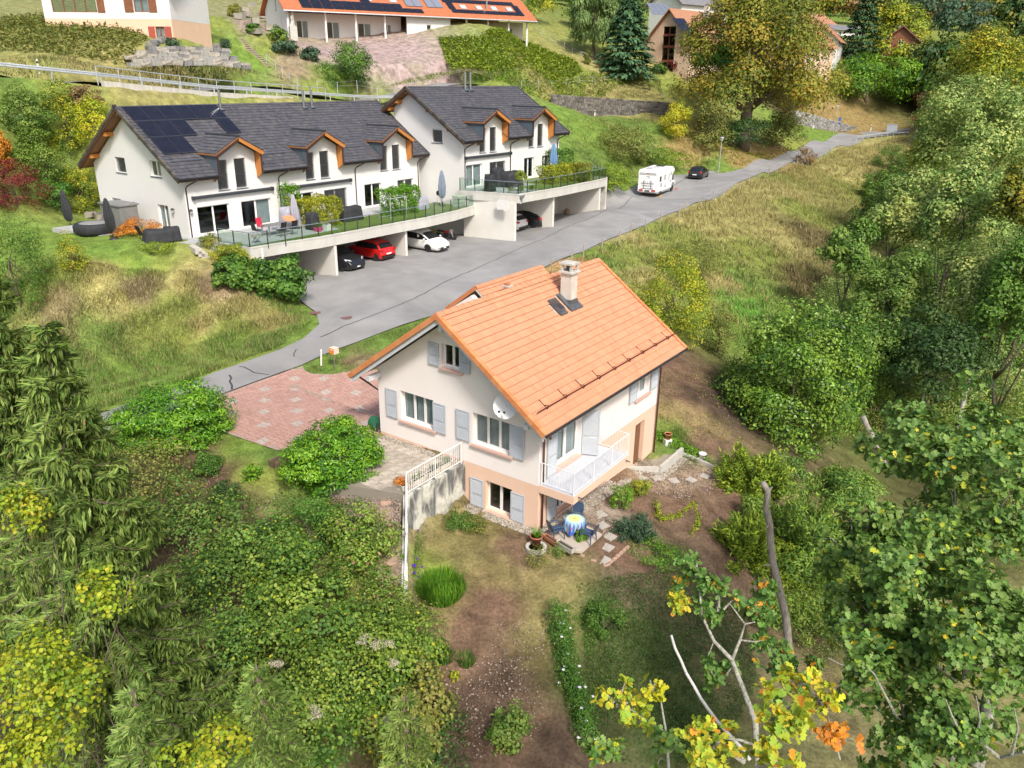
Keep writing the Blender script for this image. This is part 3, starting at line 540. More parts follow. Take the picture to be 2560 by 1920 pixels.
for v, z in ((PW-.15, 5.02), (RV, 8.12), (.15, 5.02)): MB().box(VU0+.2, 0, v-.09, v+.09, z-.26, z-.04).build('purlin_end', BWH, pkt)
mb = MB(); n = 8; P = [(math.cos(math.pi+math.pi*k/n)*.075, math.sin(math.pi+math.pi*k/n)*.075) for k in range(n+1)]
mb.sheet([[(VU0+.02, EV-.06+y, EZ-.0+z) for y, z in P], [(VU1-.02, EV-.06+y, EZ-.0+z) for y, z in P]]); mb.sheet([[(VU0+.02, EV-.06+y*.86, EZ-.0+z*.86) for y, z in P], [(VU1-.02, EV-.06+y*.86, EZ-.0+z*.86) for y, z in P]]); mb.tube([(VU0+.02, EV-.135, EZ), (VU1-.02, EV-.135, EZ)], .014, 6)
for u in (VU0+.02, VU1-.02): mb.add([(u, EV-.06+y, EZ+z) for y, z in P], [tuple(range(n+1))])
mb.build('gutter', M_GUT, pkt)
MB().tube([(VU0+.3, EV-.06, EZ-.07), (VU0+.32, EV-.05, EZ-.2), (.2, -.2, EZ-.42), (.2, -.09, EZ-.62), (.2, -.09, 0)], .045, 8).build('downpipe', M_PIPEB, pkt, True)
MB().tube([(10.66, EV-.06, EZ-.07), (10.66, -.5, EZ-.35), (10.66, -.09, EZ-.5), (10.66, -.09, -.75)], .045, 8).build('downpipe', M_PIPEB, pkt, True)
MB().tube([(VU0+.4, 2*RV-EV-.2, EZ-.12), (-.3, PW+.25, EZ-.45), (.15, PW+.1, EZ-.9), (.15, PW+.09, 1.9)], .045, 8).build('downpipe', M_GUT, pkt, True)
mb = MB(); SNW = mat('snow_guard_brown', (.10, .028, .02), rough=.5)
def rp(u, v, h=0): return np.array([u, v-h*sn, EZ+RS*(v-EV)+h*cs])
for h in (.10, .19): mb.tube([rp(-.6, -.14, h+.04), rp(11.85, -.12, h+.04)], .014, 6)
sg = mb.build('snow_guard', SNW, pkt)
for i in range(9):
    u = .2+i*1.35; MB().bar(rp(u, -.14, .26), rp(u, -.16, .04), .03, .02, (1, 0, 0)).bar(rp(u, -.16, .05), rp(u, .25, .05), .03, .012, (0, 0, 1)).bar(rp(u, .0, .05), rp(u, -.14, .22), .03, .012, (1, 0, 0)).build('bracket', SNW, sg)
# chimney and roof light
M_CH = mat('chimney_plaster', (.66, .63, .57), (.50, .46, .40), scale=2.5, rough=.9, bump=.3, stretch=(1, 1, .5), contrast=.6)
M_LEAD = mat('lead_flashing', (.10, .105, .115), (.16, .165, .175), scale=5, rough=.5, metal=.4); M_CONC = mat('concrete_grey', (.42, .41, .37), (.55, .53, .48), scale=3, rough=.95, bump=.4, contrast=.6)
ch = MB().box(6.66, 7.2, 2.86, 3.42, 7.2, 8.98).build('chimney', M_CH, pkt)
MB().box(6.62, 7.24, 2.82, 3.46, 7.2, 7.78).build('flashing', M_LEAD, ch)
MB().prism([rp(6.36, 2.62, .09), rp(7.36, 2.62, .09), rp(7.36, 3.5, .09), rp(6.36, 3.5, .09)], (0, 0, -.03)).build('flashing', M_LEAD, ch)
MB().box(6.56, 7.3, 2.76, 3.52, 8.98, 9.08).build('collar', M_CONC, ch, bevel=.015)
for x in (6.62, 7.12):
    for y in (2.84, 3.32): MB().box(x, x+.11, y, y+.11, 9.08, 9.38).build('cap_post', M_CONC, ch)
MB().box(6.58, 7.28, 2.79, 3.49, 9.38, 9.46).lathe([(.24, 0), (.23, .02), (.14, .02)], (6.93, 3.14, 9.46), 16).build('cap_slab', M_CONC, ch)
MB().lathe([(.13, 0), (.13, .2), (.10, .2), (.10, 0)], (6.93, 3.14, 9.06), 12).build('flue', M_LEAD, ch)
sk = MB().prism([rp(5.46, 2.62, .1), rp(6.02, 2.62, .1), rp(6.02, 3.4, .1), rp(5.46, 3.4, .1)], (0, 0, -.03)).prism([rp(5.5, 2.78, .18), rp(5.97, 2.78, .18), rp(5.97, 3.36, .18), rp(5.5, 3.36, .18)], (0, 0, -.14)).build('skylight', M_LEAD, pkt)
MB().prism([rp(5.55, 2.83, .19), rp(5.92, 2.83, .19), rp(5.92, 3.31, .19), rp(5.55, 3.31, .19)], (0, 0, -.01)).build('pane', glassmat('skylight_glass', (.05, .04, .035), .08), sk)
# balcony
bal = MB().box(.0, 4.6, -1.65, -.002, 1.76, 2.10).build('balcony', M_SALM, pkt)
MB().box(.02, 4.58, -1.63, -.004, 2.10, 2.135).build('floor_slab', M_BALC, bal)
def railing(root, pts, zb, zt, posts, step=.125, m=None, rail=.022, bal_r=.009, name='baluster', par=None):
    """white metal railing along a polyline in local coordinates"""
    for i in range(len(pts)-1):
        p, q = np.array(pts[i], float), np.array(pts[i+1], float); 
        MB().tube([np.r_[p, zt], np.r_[q, zt]], rail, 8).build('top_rail', m, root); MB().tube([np.r_[p, zb], np.r_[q, zb]], rail*.7, 6).build('bottom_rail', m, root)
        L_ = np.linalg.norm(q-p); n = max(2, int(L_/step)); me = MB().tube([(0, 0, zb), (0, 0, zt)], bal_r, 5).mesh(name); me.materials.append(m)
        for k in range(1, n): pp = p+(q-p)*k/n; mk(name, me, root, None, (pp[0], pp[1], 0))
    for p in posts: MB().tube([(p[0], p[1], zb-.12), (p[0], p[1], zt)], rail, 8).build('post', m, root)
railing(bal, [(.04, -.02), (.04, -1.6), (4.55, -1.6), (4.55, -.02)], 2.24, 3.1, [(.04, -.12), (.04, -1.6), (1.6, -1.6), (3.1, -1.6), (4.55, -1.6), (4.55, -.1)], .125, M_RAILW, bal_r=.0065)
for k, (x, y) in enumerate(((.04, -.85), (.95, -1.6), (2.4, -1.6), (3.85, -1.6))):
    P = [(x+(.05*math.sin(t*6.3) if y < -1 else 0), y+(.05*math.sin(t*6.3) if y > -1 else 0), 2.45+.45*t) for t in np.linspace(0, 1, 14)]; MB().tube(P, .012, 5).build('ornament', M_RAILW, bal)
for x in (.35, 4.3): MB().tube([(x, -1.63, 1.95), (x, -1.85, 1.93)], .03, 8).build('drain_spout', M_LEAD, bal)
# satellite dish
dish = thing('satellite_dish', 'round white satellite dish mounted on the pink gable wall', 'satellite dish', PK.w(0, 1.32, 4.75), PK.rz)
G = []; ax = np.array([-.85, -.25, .46]); ax /= np.linalg.norm(ax); e1 = np.cross(ax, (0, 0, 1)); e1 /= np.linalg.norm(e1); e2 = np.cross(e1, ax); cc = np.array([-.42, .0, .58])
for r_ in np.linspace(.02, .5, 8): G.append([cc+ax*(r_*r_*.42)+r_*(math.cos(t)*e1+1.04*math.sin(t)*e2) for t in np.linspace(0, 2*math.pi, 33)])
M_DISH = mat('dish_white', (.72, .72, .71), (.78, .78, .77), scale=2, rough=.4)
MB().sheet(G).sheet([[p-ax*.02 for p in r_] for r_ in G][::-1]).build('reflector', M_DISH, dish, True)
MB().tube([cc-ax*.02, (-.12, .0, .35), (0, 0, .3)], .03, 8).build('wall_mount', M_LEAD, dish)
fp = cc+ax*.5-e2*.28; MB().tube([cc-e2*.5+ax*.1, fp-e2*.05], .015, 6).build('feed_arm', M_DISH, dish)
for k in (-.09, .12): MB().tube([fp+e1*k, fp+e1*k-ax*.10], [.035, .05], 10).build('receiver', mat('receiver_dark', (.03, .03, .06), rough=.4), dish)
tx = bpy.data.curves.new('lettering', 'FONT'); tx.body = 'FUBA'; tx.size = .15; tx.extrude = .002
to = bpy.data.objects.new('lettering', tx); COL.objects.link(to); dg = bpy.context.evaluated_depsgraph_get(); me = bpy.data.meshes.new_from_object(to.evaluated_get(dg)); bpy.data.objects.remove(to)
me.materials.append(mat('ink_navy', (.03, .03, .07), rough=.5)); lo = mk('lettering', me, dish); c0 = cc+ax*.115+e2*.27+e1*(-.42)
lo.matrix_local = Matrix([[e1[0], e2[0], ax[0], c0[0]], [e1[1], e2[1], ax[1], c0[1]], [e1[2], e2[2], ax[2], c0[2]], [0, 0, 0, 1]])
# garage behind the house
ggt = thing('garage', 'low garage with orange tiled gable roof half hidden behind the pink house', 'garage', PK.w(9.7, 8.95, 0), PK.rz)
GR_, GH, GE = 6.47, 2.1, 6.47-2.1*.74; gl = 6.7
mb = MB(); wall(mb, Tgab(-.35), .15, 3.6, 1.6, lambda v: GE+.74*min(v+.1, 3.9-v+.1)-.25, [], [1.85]); mb.box(.65, gl-.3, .15, .4, 1.6, GE); mb.box(.65, gl-.3, 3.35, 3.6, 1.6, GE); mb.build('wall', M_PINK, ggt)
gr = MB()
for y0 in (-.25, 3.95): gr.prism([(0, y0, GE-.03), (gl, y0, GE-.03), (gl, 1.85, GR_-.03), (0, 1.85, GR_-.03)], (0, 0, -.1))
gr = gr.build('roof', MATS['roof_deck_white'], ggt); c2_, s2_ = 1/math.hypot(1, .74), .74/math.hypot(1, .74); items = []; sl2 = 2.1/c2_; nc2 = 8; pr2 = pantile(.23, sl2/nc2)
for r_ in range(nc2):
    for c_ in range(int(gl/.23)):
        s0 = r_*sl2/nc2; items.append(frame4((-1, 0, 0), (0, -c2_, s2_), (0, s2_, c2_), ((c_+1)*.23, 3.95-s0*c2_, GE+s0*s2_))); items.append(frame4((1, 0, 0), (0, c2_, s2_), (0, -s2_, c2_), (c_*.23, -.25+s0*c2_, GE+s0*s2_)))
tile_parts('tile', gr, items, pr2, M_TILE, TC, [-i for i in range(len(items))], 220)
items = [frame4((1, 0, 0), (0, 1, 0), (0, 0, 1), (i*rl, 1.85, GR_+.06)) for i in range(16)]; tile_parts('ridge_tile', gr, items, rt, M_TILE, TC, np.ones(16))
items = [frame4((1, 0, 0), (0, -c2_, s2_), (0, s2_, c2_), (0, 3.95-r_*sl2/nc2*c2_, GE+r_*sl2/nc2*s2_)) for r_ in range(nc2)]; tile_parts('verge_tile', gr, items, vt, M_TILE, [(.56, .21, .085)], np.ones(nc2))
vp = MB().box(1.35, 1.65, .6, .9, 5.6, 6.42).build('vent_stack', M_CH, ggt); MB().box(1.27, 1.73, .52, .98, 6.42, 6.5).build('collar', M_CONC, vp); MB().box(1.37, 1.63, .62, .88, 6.5, 6.62).build('vent_cap', M_TILE if False else mat('terracotta', (.42, .16, .07), (.5, .22, .11), scale=5, rough=.85), vp)
# ================================================================== the white terrace houses
M_WHT = mat('render_white', (.74, .735, .715), (.70, .695, .675), scale=.9, rough=.9, bump=.2, bscale=80, contrast=.9)
M_ANTH = mat('metal_anthracite', (.045, .05, .06), (.06, .065, .075), scale=5, rough=.45, metal=.3)
M_ZINC = mat('zinc_blue', (.09, .12, .15), (.14, .17, .20), scale=2, rough=.5, metal=.3, stretch=(4, 4, .6))
M_WOOD = mat('wood_orange', (.42, .15, .03), (.55, .23, .055), scale=3, rough=.55, stretch=(9, 9, .8))
M_SOFF = mat('soffit_wood', (.22, .09, .035), (.34, .16, .07), scale=4, rough=.7, stretch=(1, 12, 1))
M_BLIND = mat('blind_grey', (.22, .225, .24), (.26, .265, .28), scale=5, rough=.4, metal=.4)
M_STEEL = mat('stainless_steel', (.55, .57, .60), (.45, .47, .50), scale=4, rough=.3, metal=.9)
M_DTILE = colmat('roof_tile_dark', .6, .15, 40, var=.25)
DT = [(.078, .078, .09), (.088, .087, .098), (.07, .07, .082), (.10, .096, .10), (.082, .082, .095)]
M_SOLAR = mat('solar_black', (.010, .011, .020), (.016, .017, .028), scale=1.5, rough=.18, spec=.5)
M_SOLFR = mat('solar_frame', (.10, .11, .14), rough=.35, metal=.6)
M_PIPED = mat('downpipe_dark', (.055, .03, .026), rough=.45)
def dtile(w, l): 
    mb = MB(); X = [0, w*.12, w*.2, w*.5, w*.58, w]; Zt = [.045, .045, .025, .025, .04, .04]; top = [[(x, 0, z+.018) for x, z in zip(X, Zt)], [(x, l*1.1, z*.4) for x, z in zip(X, Zt)]]
    mb.sheet(top); mb.sheet([[(x, 0, 0) for x in X], top[0]]); return mb
def tilefield(name, parent, x0, x1, y0, z0, cs_, sn_, L_, w=.3, course=.34, skip=None, sgn=1):
    n = int(round((x1-x0)/w)); m = int(round(L_/course)); w = (x1-x0)/n; c = L_/m; pr = dtile(w, c) if sgn > 0 else MB().sheet([[(0, 0, .04), (w, 0, .04)], [(0, c*1.1, .01), (w, c*1.1, .01)]]); items = []
    for r_ in range(m):
        for c_ in range(n):
            xx = x0+c_*w; yy = y0+sgn*r_*c*cs_; zz = z0+r_*c*sn_
            if skip and skip(xx+w/2, yy+sgn*.14): continue
            items.append(frame4((sgn, 0, 0), (0, sgn*cs_, sn_), (0, -sgn*sn_, cs_), (xx if sgn > 0 else xx+w, yy, zz)))
    tile_parts('tile', parent, items, pr, M_DTILE, DT, np.zeros(len(items)), 0, stuff=name)
def white_row(root, L_, RV_, RZ_, back, dorm, wins, doors, gwins, gdoors, awn, pipes, deck=-4.17, dpk=2.57, dev=1.53, dw=1.95, rvb=3.85, unit='x'):
    s_ = RZ_/RV_; cs_, sn_ = 1/math.hypot(1, s_), s_/math.hypot(1, s_); GO, FO = .8, .7; zt = lambda v: s_*min(v, 2*RV_-v)-.3
    bz = max(0, s_*(2*RV_-back)); 
    mb = MB(); wall(mb, Tgab(GO), FO, back-.85, -9, zt, [(a, b, c, d) for a, b, c, d, _ in gwins]+list(gdoors), [RV_]); wall(mb, Tend(L_-GO), FO, back-.85, -9, zt, [], [RV_])
    segs = []
    # facade: low wall everywhere, raised inside the dormers
    hol = [(c+a, c+b, z0, z1) for c in dorm for a, b, z0, z1 in wins]+[(a, b, deck+.03, z) for a, b, z, _ in doors]
    brk = [x for c in dorm for x in (c-dw+.14, c, c+dw-.14)]
    def zf(a):
        for c in dorm:
            if c-dw+.13 <= a <= c+dw-.13: return dpk-.22-(dpk-dev)*abs(a-c)/dw
        return .12
    xs = sorted([GO+.3, L_-GO-.3]+[x for c in dorm for x in (c-dw+.14, c+dw-.14)])
    for l, r in zip(xs[:-1], xs[1:]):
        mid = (l+r)/2; ind = [c for c in dorm if abs(mid-c) < dw]
        wall(mb, Tlong(FO), l, r, -4.9, (lambda a, c=ind[0]: dpk-.22-(dpk-dev)*abs(a-c)/dw) if ind else .12, [h for h in hol if h[0] < r and h[1] > l], [ind[0]] if ind else [])
    mb.box(GO+.3, L_-GO-.3, back-1.15, back-.85, -9, bz); mb.build('wall', M_WHT, root)
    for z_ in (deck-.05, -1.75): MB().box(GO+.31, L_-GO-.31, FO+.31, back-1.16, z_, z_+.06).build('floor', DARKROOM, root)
    # roof
    rf_ = MB(); e0 = [0]+[x for c in dorm for x in (c-dw, c+dw)]+[L_]
    for i in range(0, len(e0), 2): rf_.prism([(e0[i], 0, -.03), (e0[i+1], 0, -.03), (e0[i+1], dev/s_+.1, dev-.03+.1*s_), (e0[i], dev/s_+.1, dev-.03+.1*s_)], (0, 0, -.16))
    y1 = dev/s_+.1; rf_.prism([(0, y1, dev+.1*s_-.03), (L_, y1, dev+.1*s_-.03), (L_, RV_, RZ_-.03), (0, RV_, RZ_-.03)], (0, 0, -.16)); rf_.prism([(0, back, bz-.03), (L_, back, bz-.03), (L_, RV_, RZ_-.03), (0, RV_, RZ_-.03)], (0, 0, -.16))
    roof_ = rf_.build('roof', M_SOFF, root)
    def skip(x, y): return any(abs(x-c) < dw-.05 and s_*y < dpk-(dpk-dev)*abs(x-c)/dw-.05 for c in dorm)
    tilefield('tile_field', roof_, 0, L_, 0, .0, cs_, sn_, RV_/cs_, skip=skip); tilefield('rear_tile_field', roof_, 0, L_, back, bz, cs_, sn_, (back-RV_)/cs_, sgn=-1)
    vt_ = MB().box(-.05, .12, 0, .355, .03, .09).box(-.06, -.03, 0, .35, -.12, .08); items = []
    for r_ in range(int(RV_/cs_/.34)+1):
        s0 = r_*.34; items.append(frame4((1, 0, 0), (0, cs_, sn_), (0, -sn_, cs_), (0, s0*cs_, s0*sn_+.02)))
        if s0*cs_ < back-RV_: items.append(frame4((1, 0, 0), (0, -cs_, sn_), (0, sn_, cs_), (0, back-s0*cs_, bz+s0*sn_+.02)))
        items.append(frame4((-1, 0, 0), (0, cs_, sn_), (0, -sn_, cs_), (L_, s0*cs_, s0*sn_+.02)))
    tile_parts('verge_tile', roof_, items, vt_, M_DTILE, [(.085, .078, .068), (.11, .10, .085), (.06, .055, .055)], np.ones(len(items)))
    n = int(L_/.4); items = [frame4((1, 0, 0), (0, 1, 0), (0, 0, 1), (i*L_/n, RV_, RZ_+.06)) for i in range(n)]; rt_ = MB(); rt_.sheet([[(0, y*.8, z*.8+.02) for y, z in prof], [(.42, y*.76, z*.8) for y, z in prof]]); tile_parts('ridge_tile', roof_, items, rt_, M_DTILE, DT, np.ones(n))
    for i in range(0, len(e0), 2):
        a, b = e0[i], e0[i+1]; g = MB(); Pp = [(math.cos(math.pi+math.pi*k/6)*.07, math.sin(math.pi+math.pi*k/6)*.07) for k in range(7)]
        g.sheet([[(a, -.06+y, -.0+z) for y, z in Pp], [(b, -.06+y, -.0+z) for y, z in Pp]]); g.tube([(a, -.13, 0), (b, -.13, 0)], .012, 5); g.box(a, b, -.0, .03, -.22, -.04); g.build('gutter', M_ANTH, root)
        if b-a > 1.2:
            sg_ = MB()
            for h in (.1, .18): sg_.tube([(a+.5, 1.45-h*sn_, 1.45*s_+h*cs_), (min(b-.25, a+3.4), 1.45-h*sn_, 1.45*s_+h*cs_)], .016, 5)
            for k in (.7, (min(b-.25, a+3.4)-a)/2+.25, min(b-.25, a+3.4)-a-.2): sg_.bar((a+k, 1.45, 1.45*s_+.03), (a+k, 1.45-.2*sn_, 1.45*s_+.22), .03, .03, (1, 0, 0))
            sg_.build('snow_guard', M_STEEL, root)
    for u in (.04, L_-.09):
        for y0, z0, y1_ in ((0.05, 0, RV_), (back-.05, bz, RV_)): MB().prism([(u, y0, z0-.06), (u, y1_, RZ_-.06), (u, y1_, RZ_-.3), (u, y0, z0-.3)], (.05, 0, 0)).build('barge_board', M_PIPED, root)
    for v in (RV_, RV_+2.3, RV_-2.3, back-1.8, 1.9):
        z = s_*min(v, 2*RV_-v)-.2; MB().box(.12, GO, v-.13, v+.13, z-.3, z).build('purlin_end', M_WOOD, root)
    # dormers
    for c in dorm:
        d = thing('dormer', None, None); d.parent = root
        del_ = None
        D = MB(); th = .1
        for sg in (-1, 1):
            D.prism([(c+sg*dw*1.07, -.12, dev-.07), (c, -.12, dpk), (c, rvb, dpk), (c+sg*dw*1.07, (dev-.07)/s_, dev-.07)], (0, 0, -th))
        body = D.build('dormer', M_SOFF, root); bpy.data.objects.remove(d)
        m = dpk-dev; csd = dw/math.hypot(dw, m); snd = m/math.hypot(dw, m); LW = math.hypot(dw, m)*1.06; items = []; pr = dtile(.3, LW/6)
        for sg in (-1, 1):
            for r_ in range(6):
                s0 = r_*LW/6; xx = c+sg*(dw*1.06-s0*csd); z = dpk-m*1.06+s0*snd; ylim = min(rvb, z/s_+.25)
                for q in range(int((ylim+.12)/.3)+1):
                    y = -.12+q*.3
                    if y > ylim: break
                    items.append(frame4((0, -sg*-1 if sg < 0 else 1, 0), (-sg*csd, 0, snd), (sg*snd, 0, csd), (xx, y+(.3 if sg < 0 else 0), z+.01)) if sg > 0 else frame4((0, -1, 0), (csd, 0, snd), (-snd, 0, csd), (xx, y+.3, z+.01)))
        tile_parts('tile', body, items, pr, M_DTILE, DT, np.zeros(len(items)), 0, stuff='dormer_tile_field')
        MB().tube([(c, -.15, dpk+.06), (c, rvb, dpk+.05)], .09, 6).build('dormer_ridge', M_DTILE if False else M_ANTH, body)
        for sg in (-1, 1):
            x = c+sg*(dw-.06); w_ = MB(); w_.prism([(x, -.02, dev-.16), (x, -.02, -.08), (x, FO, -.55), (x, FO, dev-.16)], (.04*-sg, 0, 0)); w_.build('inner_cladding', M_WOOD, body)
            w_ = MB(); x2 = c+sg*(dw-.02); w_.prism([(x2, .02, dev-.15), (x2, .0, .06), (x2, dev/s_-.2, dev-.15)], (-.03*sg, 0, 0)); w_.build('zinc_cheek', M_ZINC, body)
            w_ = MB(); w_.box(min(x2, x2-.1*sg), max(x2, x2-.1*sg), -.06, .04, -.1, dev-.08); w_.build('corner_board', M_PIPED, body)
            w_ = MB(); w_.prism([(c+sg*dw*1.07, -.13, dev-.16), (c, -.13, dpk-.09), (c, -.13, dpk-.3), (c+sg*dw*1.0, -.13, dev-.34)], (0, .05, 0)); w_.build('gable_board', M_WOOD if sg > 0 else M_PIPED, body)
        for a, b, z0, z1 in wins:
            w = window(root, Tlong(FO), c+a, c+b, z0, z1, 1, .14, fr=M_BLIND, fw=.05, blind=M_BLIND); s = MB(); tb(s, Tlong(FO), c+a-.04, c+b+.04, -.14, .05, z0-.06, z0-.005); s.build('sill', M_ZINC, w)
            b_ = MB(); tb(b_, Tlong(FO), c+a, c+b, -.16, -.10, z0+1.02, z0+1.09); b_.build('transom', M_ANTH, w)
    for a, b, z, cur in doors:
        if cur == 'blind': w = window(root, Tlong(FO), a, b, deck+.05, z, 2, .16, name='patio_door', blind=M_BLIND)
        else: w = window(root, Tlong(FO), a, b, deck+.05, z, 2, .16, name='patio_door', curtain=cur, fw=.08)
    for a, b, z0, z1, kind in gwins:
        w = window(root, Tgab(GO), a, b, z0, z1, 1 if kind else 2, .16, blind=M_BLIND if kind else None, curtain=None if kind else (0,)); s = MB(); tb(s, Tgab(GO), a-.06, b+.06, -.16, .05, z0-.07, z0-.005); s.build('sill', M_ZINC, w)
    for a, b, z0, z1 in gdoors: window(root, Tgab(GO), a, b, z0+.02, z1, 2, .16, name='side_door', curtain=True)
    for a, b, z in awn:
        w = MB().tube([(a, FO-.18, z), (b, FO-.18, z)], .10, 10).box(a, b, FO-.1, FO-.003, z-.08, z+.1).build('awning', M_ANTH, root)
        for x in (a, b): MB().box(x-.06, x+.06, FO-.3, FO-.004, z-.14, z+.13).build('end_cap', M_ANTH, w)
    for x in pipes: MB().tube([(x+.5, -.06, -.06), (x+.5, -.04, -.2), (x+.05, FO-.2, -.55), (x, FO-.07, -.75), (x, FO-.07, deck)], .045, 8).build('downpipe', M_PIPED, root, True)
def flue(root, u, v, z, h=1.35):
    f_ = MB().tube([(u, v, z-.1), (u, v, z+h)], .10, 12).tube([(u, v, z+h), (u, v, z+h+.12)], .125, 12).build('flue_pipe', M_STEEL, root, False)
    MB().lathe([(.3, 0), (.12, .14), (.11, .14)], (u, v-.08, z-.02), 10).build('flashing', M_ZINC, f_)
hd = [(-1.6, -.68, -1.13, .98), (-.05, .93, -1.15, 1.0)]
h1 = thing('white_terrace_house', 'long white terrace house with solar panels on its dark roof and three dormers', 'house', A1.o, A1.rz, sc=A1.k)
white_row(h1, 26.22, 6.575, 4.473, 13.2, (5.2, 13.4, 21.9), hd, [(1.64, 4.35, -2.12, None), (5.37, 8.1, -2.14, (1,)), (10.3, 12.4, -2.12, None), (13.58, 16.1, -2.14, 'blind'), (18.2, 20.3, -2.12, None), (22.4, 24.6, -2.12, None)],
 [(7.8, 9.15, -.22, .9, True), (3.2, 4.55, -.15, .95, False)], [(3.0, 4.35, -4.15, -2.15), (9.3, 10.6, -4.15, -2.25)], [(1.35, 8.25, -1.44), (9.65, 16.5, -1.55)], (.92, 9.0, 17.15, 25.2))
for u, v, z in ((8.4, 6.15, 4.15), (16.7, 6.05, 4.1), (17.65, 6.08, 4.12)): flue(h1, u, v, z)
s_ = 4.473/6.575; ca, sa = 1/math.hypot(1, s_), s_/math.hypot(1, s_)
def rp1(u, v, h): return np.array([u, v-h*sa, s_*v+h*ca])
def panel(root, rp_, u0, u1, v0, v1):
    p = MB(); g = .018; p.prism([rp_(u0+g, v0+g, .16), rp_(u1-g, v0+g, .16), rp_(u1-g, v1-g, .16), rp_(u0+g, v1-g, .16)], (0, 0, -.05)); o = p.build('solar_panel', M_SOLFR, root); e = .035
    MB().prism([rp_(u0+e, v0+e, .164), rp_(u1-e, v0+e, .164), rp_(u1-e, v1-e, .164), rp_(u0+e, v1-e, .164)], (0, 0, -.01)).build('cell_glass', M_SOLAR, o)
for i in range(6): panel(h1, rp1, .45+i*1.292, .45+(i+1)*1.292, 5.14, 6.5)
for i in (0, 1, 2, 5): panel(h1, rp1, .5+i*1.288, .5+(i+1)*1.288, 3.64, 5.1)
for i in range(2): panel(h1, rp1, .52+i*1.285, .52+(i+1)*1.285, 2.1, 3.6)
h2 = thing('white_terrace_house', 'shorter white terrace house with dark roof and two dormers above the second deck', 'house', A2.o, A2.rz)
white_row(h2, 16.78, 6.548, 4.18, 9.65, (4.54, 12.13), [(a*.96, b*.96, c, d-.05) for a, b, c, d in hd], [(1.04, 3.38, -2.06, (0, 1)), (4.49, 6.9, -2.06, 'blind'), (9.9, 11.6, -2.06, None), (13.0, 14.2, -2.06, None)], [(3.1, 4.28, -.31, .79, True)], [], [(.9, 7.5, -1.43)], (.88, 7.6, 15.6), deck=-4.0, dpk=2.45, dev=1.53, dw=1.9, rvb=3.83)
for u in (7.77, 8.55): flue(h2, u, 6.13, 3.92, 1.45)
flue(h2, 16.0, 5.5, 2.2, 1.3)
# wall lamps
def lantern(F_, T, a, z, label):
    p = T(a, 0, z); o = thing('wall_lantern', label, 'lamp', F_.w(*p), F_.rz, 'wall lanterns on the white house'); f0 = np.array(T(0, 0, 0)); n = np.array(T(0, 1, 0))-f0; t_ = np.array(T(1, 0, 0))-f0
    b = MB(); c = n*.16; b.bar((0, 0, .1), c+np.array([0, 0, .16]), .03, .03); b.lathe([(.04, .18), (.13, .08), (.13, .06)], c, 6); b.lathe([(.05, -.16), (.05, -.19)], c, 6)
    for k in range(6): q = 2*math.pi*k/6; b.tube([c+np.array([.11*math.cos(q), .11*math.sin(q), .07]), c+np.array([.05*math.cos(q), .05*math.sin(q), -.17])], .008, 4)
    b.build('frame', M_ANTH, o); MB().lathe([(.10, .06), (.045, -.16)], c, 6).build('lamp_glass', mat('lantern_glass', (.6, .6, .58), rough=.3), o)
lantern(A1, Tgab(.8), 7.25, -2.44, 'black wall lantern above the grey shed on the white gable'); lantern(A1, Tgab(.8), 2.22, -2.4, 'black wall lantern beside the side door of the white gable'); lantern(A1, Tlong(.7), 1.05, -2.35, 'black wall lantern left of the first patio door')
# ================================================================== decks with open garages underneath
M_CONCW = mat('concrete_pale', (.58, .57, .53), (.46, .45, .41), scale=1.6, rough=.95, bump=.3, stretch=(1, 1, .35), contrast=.7)
M_WALLW = mat('garage_wall_white', (.70, .68, .63), (.62, .60, .55), scale=1.2, rough=.95, bump=.2, contrast=.8)
M_LAWN = mat('deck_turf', (.12, .19, .035), (.19, .22, .06), scale=3, rough=1, bump=.6, bscale=60)
M_TERR = mat('terrace_paving', (.36, .37, .37), (.43, .44, .44), scale=2, rough=.9, bump=.1)
def plate(root, name, pts, z0, z1, m): return MB().prism([(x, y, z0) for x, y in pts], (0, 0, z1-z0)).build(name, m, root)
def glass_rail(F_, label, pts, z, h=1.0, step=1.3, lean=0):
    o = thing('glass_railing', label, 'railing', F_.w(0, 0, 0), F_.rz, sc=F_.k); bar = mat('rail_post_dark', (.06, .055, .05), (.10, .09, .08), scale=6, rough=.4, metal=.5)
    for (p, q) in zip(pts[:-1], pts[1:]):
        p = np.array(p, float); q = np.array(q, float); L_ = np.linalg.norm(q-p); n = max(1, int(round(L_/step)))
        MB().tube([np.r_[p, z+h], np.r_[q, z+h]], .028, 8).build('handrail', M_STEEL, o)
        for k in range(n+1):
            c = p+(q-p)*k/n
            if k < n or (q == np.array(pts[-1])).all(): MB().box(c[0]-.03, c[0]+.03, c[1]-.03, c[1]+.03, z-.25, z+h-.02).build('post', bar, o)
            if k < n:
                d = p+(q-p)*(k+1)/n; t_ = (d-c)/np.linalg.norm(d-c); a, b = c+t_*.06, d-t_*.06; MB().prism([np.r_[a, z+.06], np.r_[b, z+.06], np.r_[b, z+h-.07], np.r_[a, z+h-.07]], np.r_[np.array([-t_[1], t_[0]])*.012, 0]).build('glass_panel', RAILGLASS, o)
    return o
D1Z = -4.17
dk1 = thing('garage_deck', 'long concrete deck over open parking bays in front of the first white house', 'deck', A1.o, A1.rz, sc=A1.k)
p1 = [(.93, .68), (.93, -2.46), (1.17, -5.58), (3.63, -5.8), (6.64, -6.35), (9.9, -6.5), (15.4, -6.62), (17.9, -6.75), (22.0, -6.5), (25.5, -5.95), (25.2, .68)]
plate(dk1, 'slab', p1, D1Z-.78, D1Z-.06, M_CONCW)
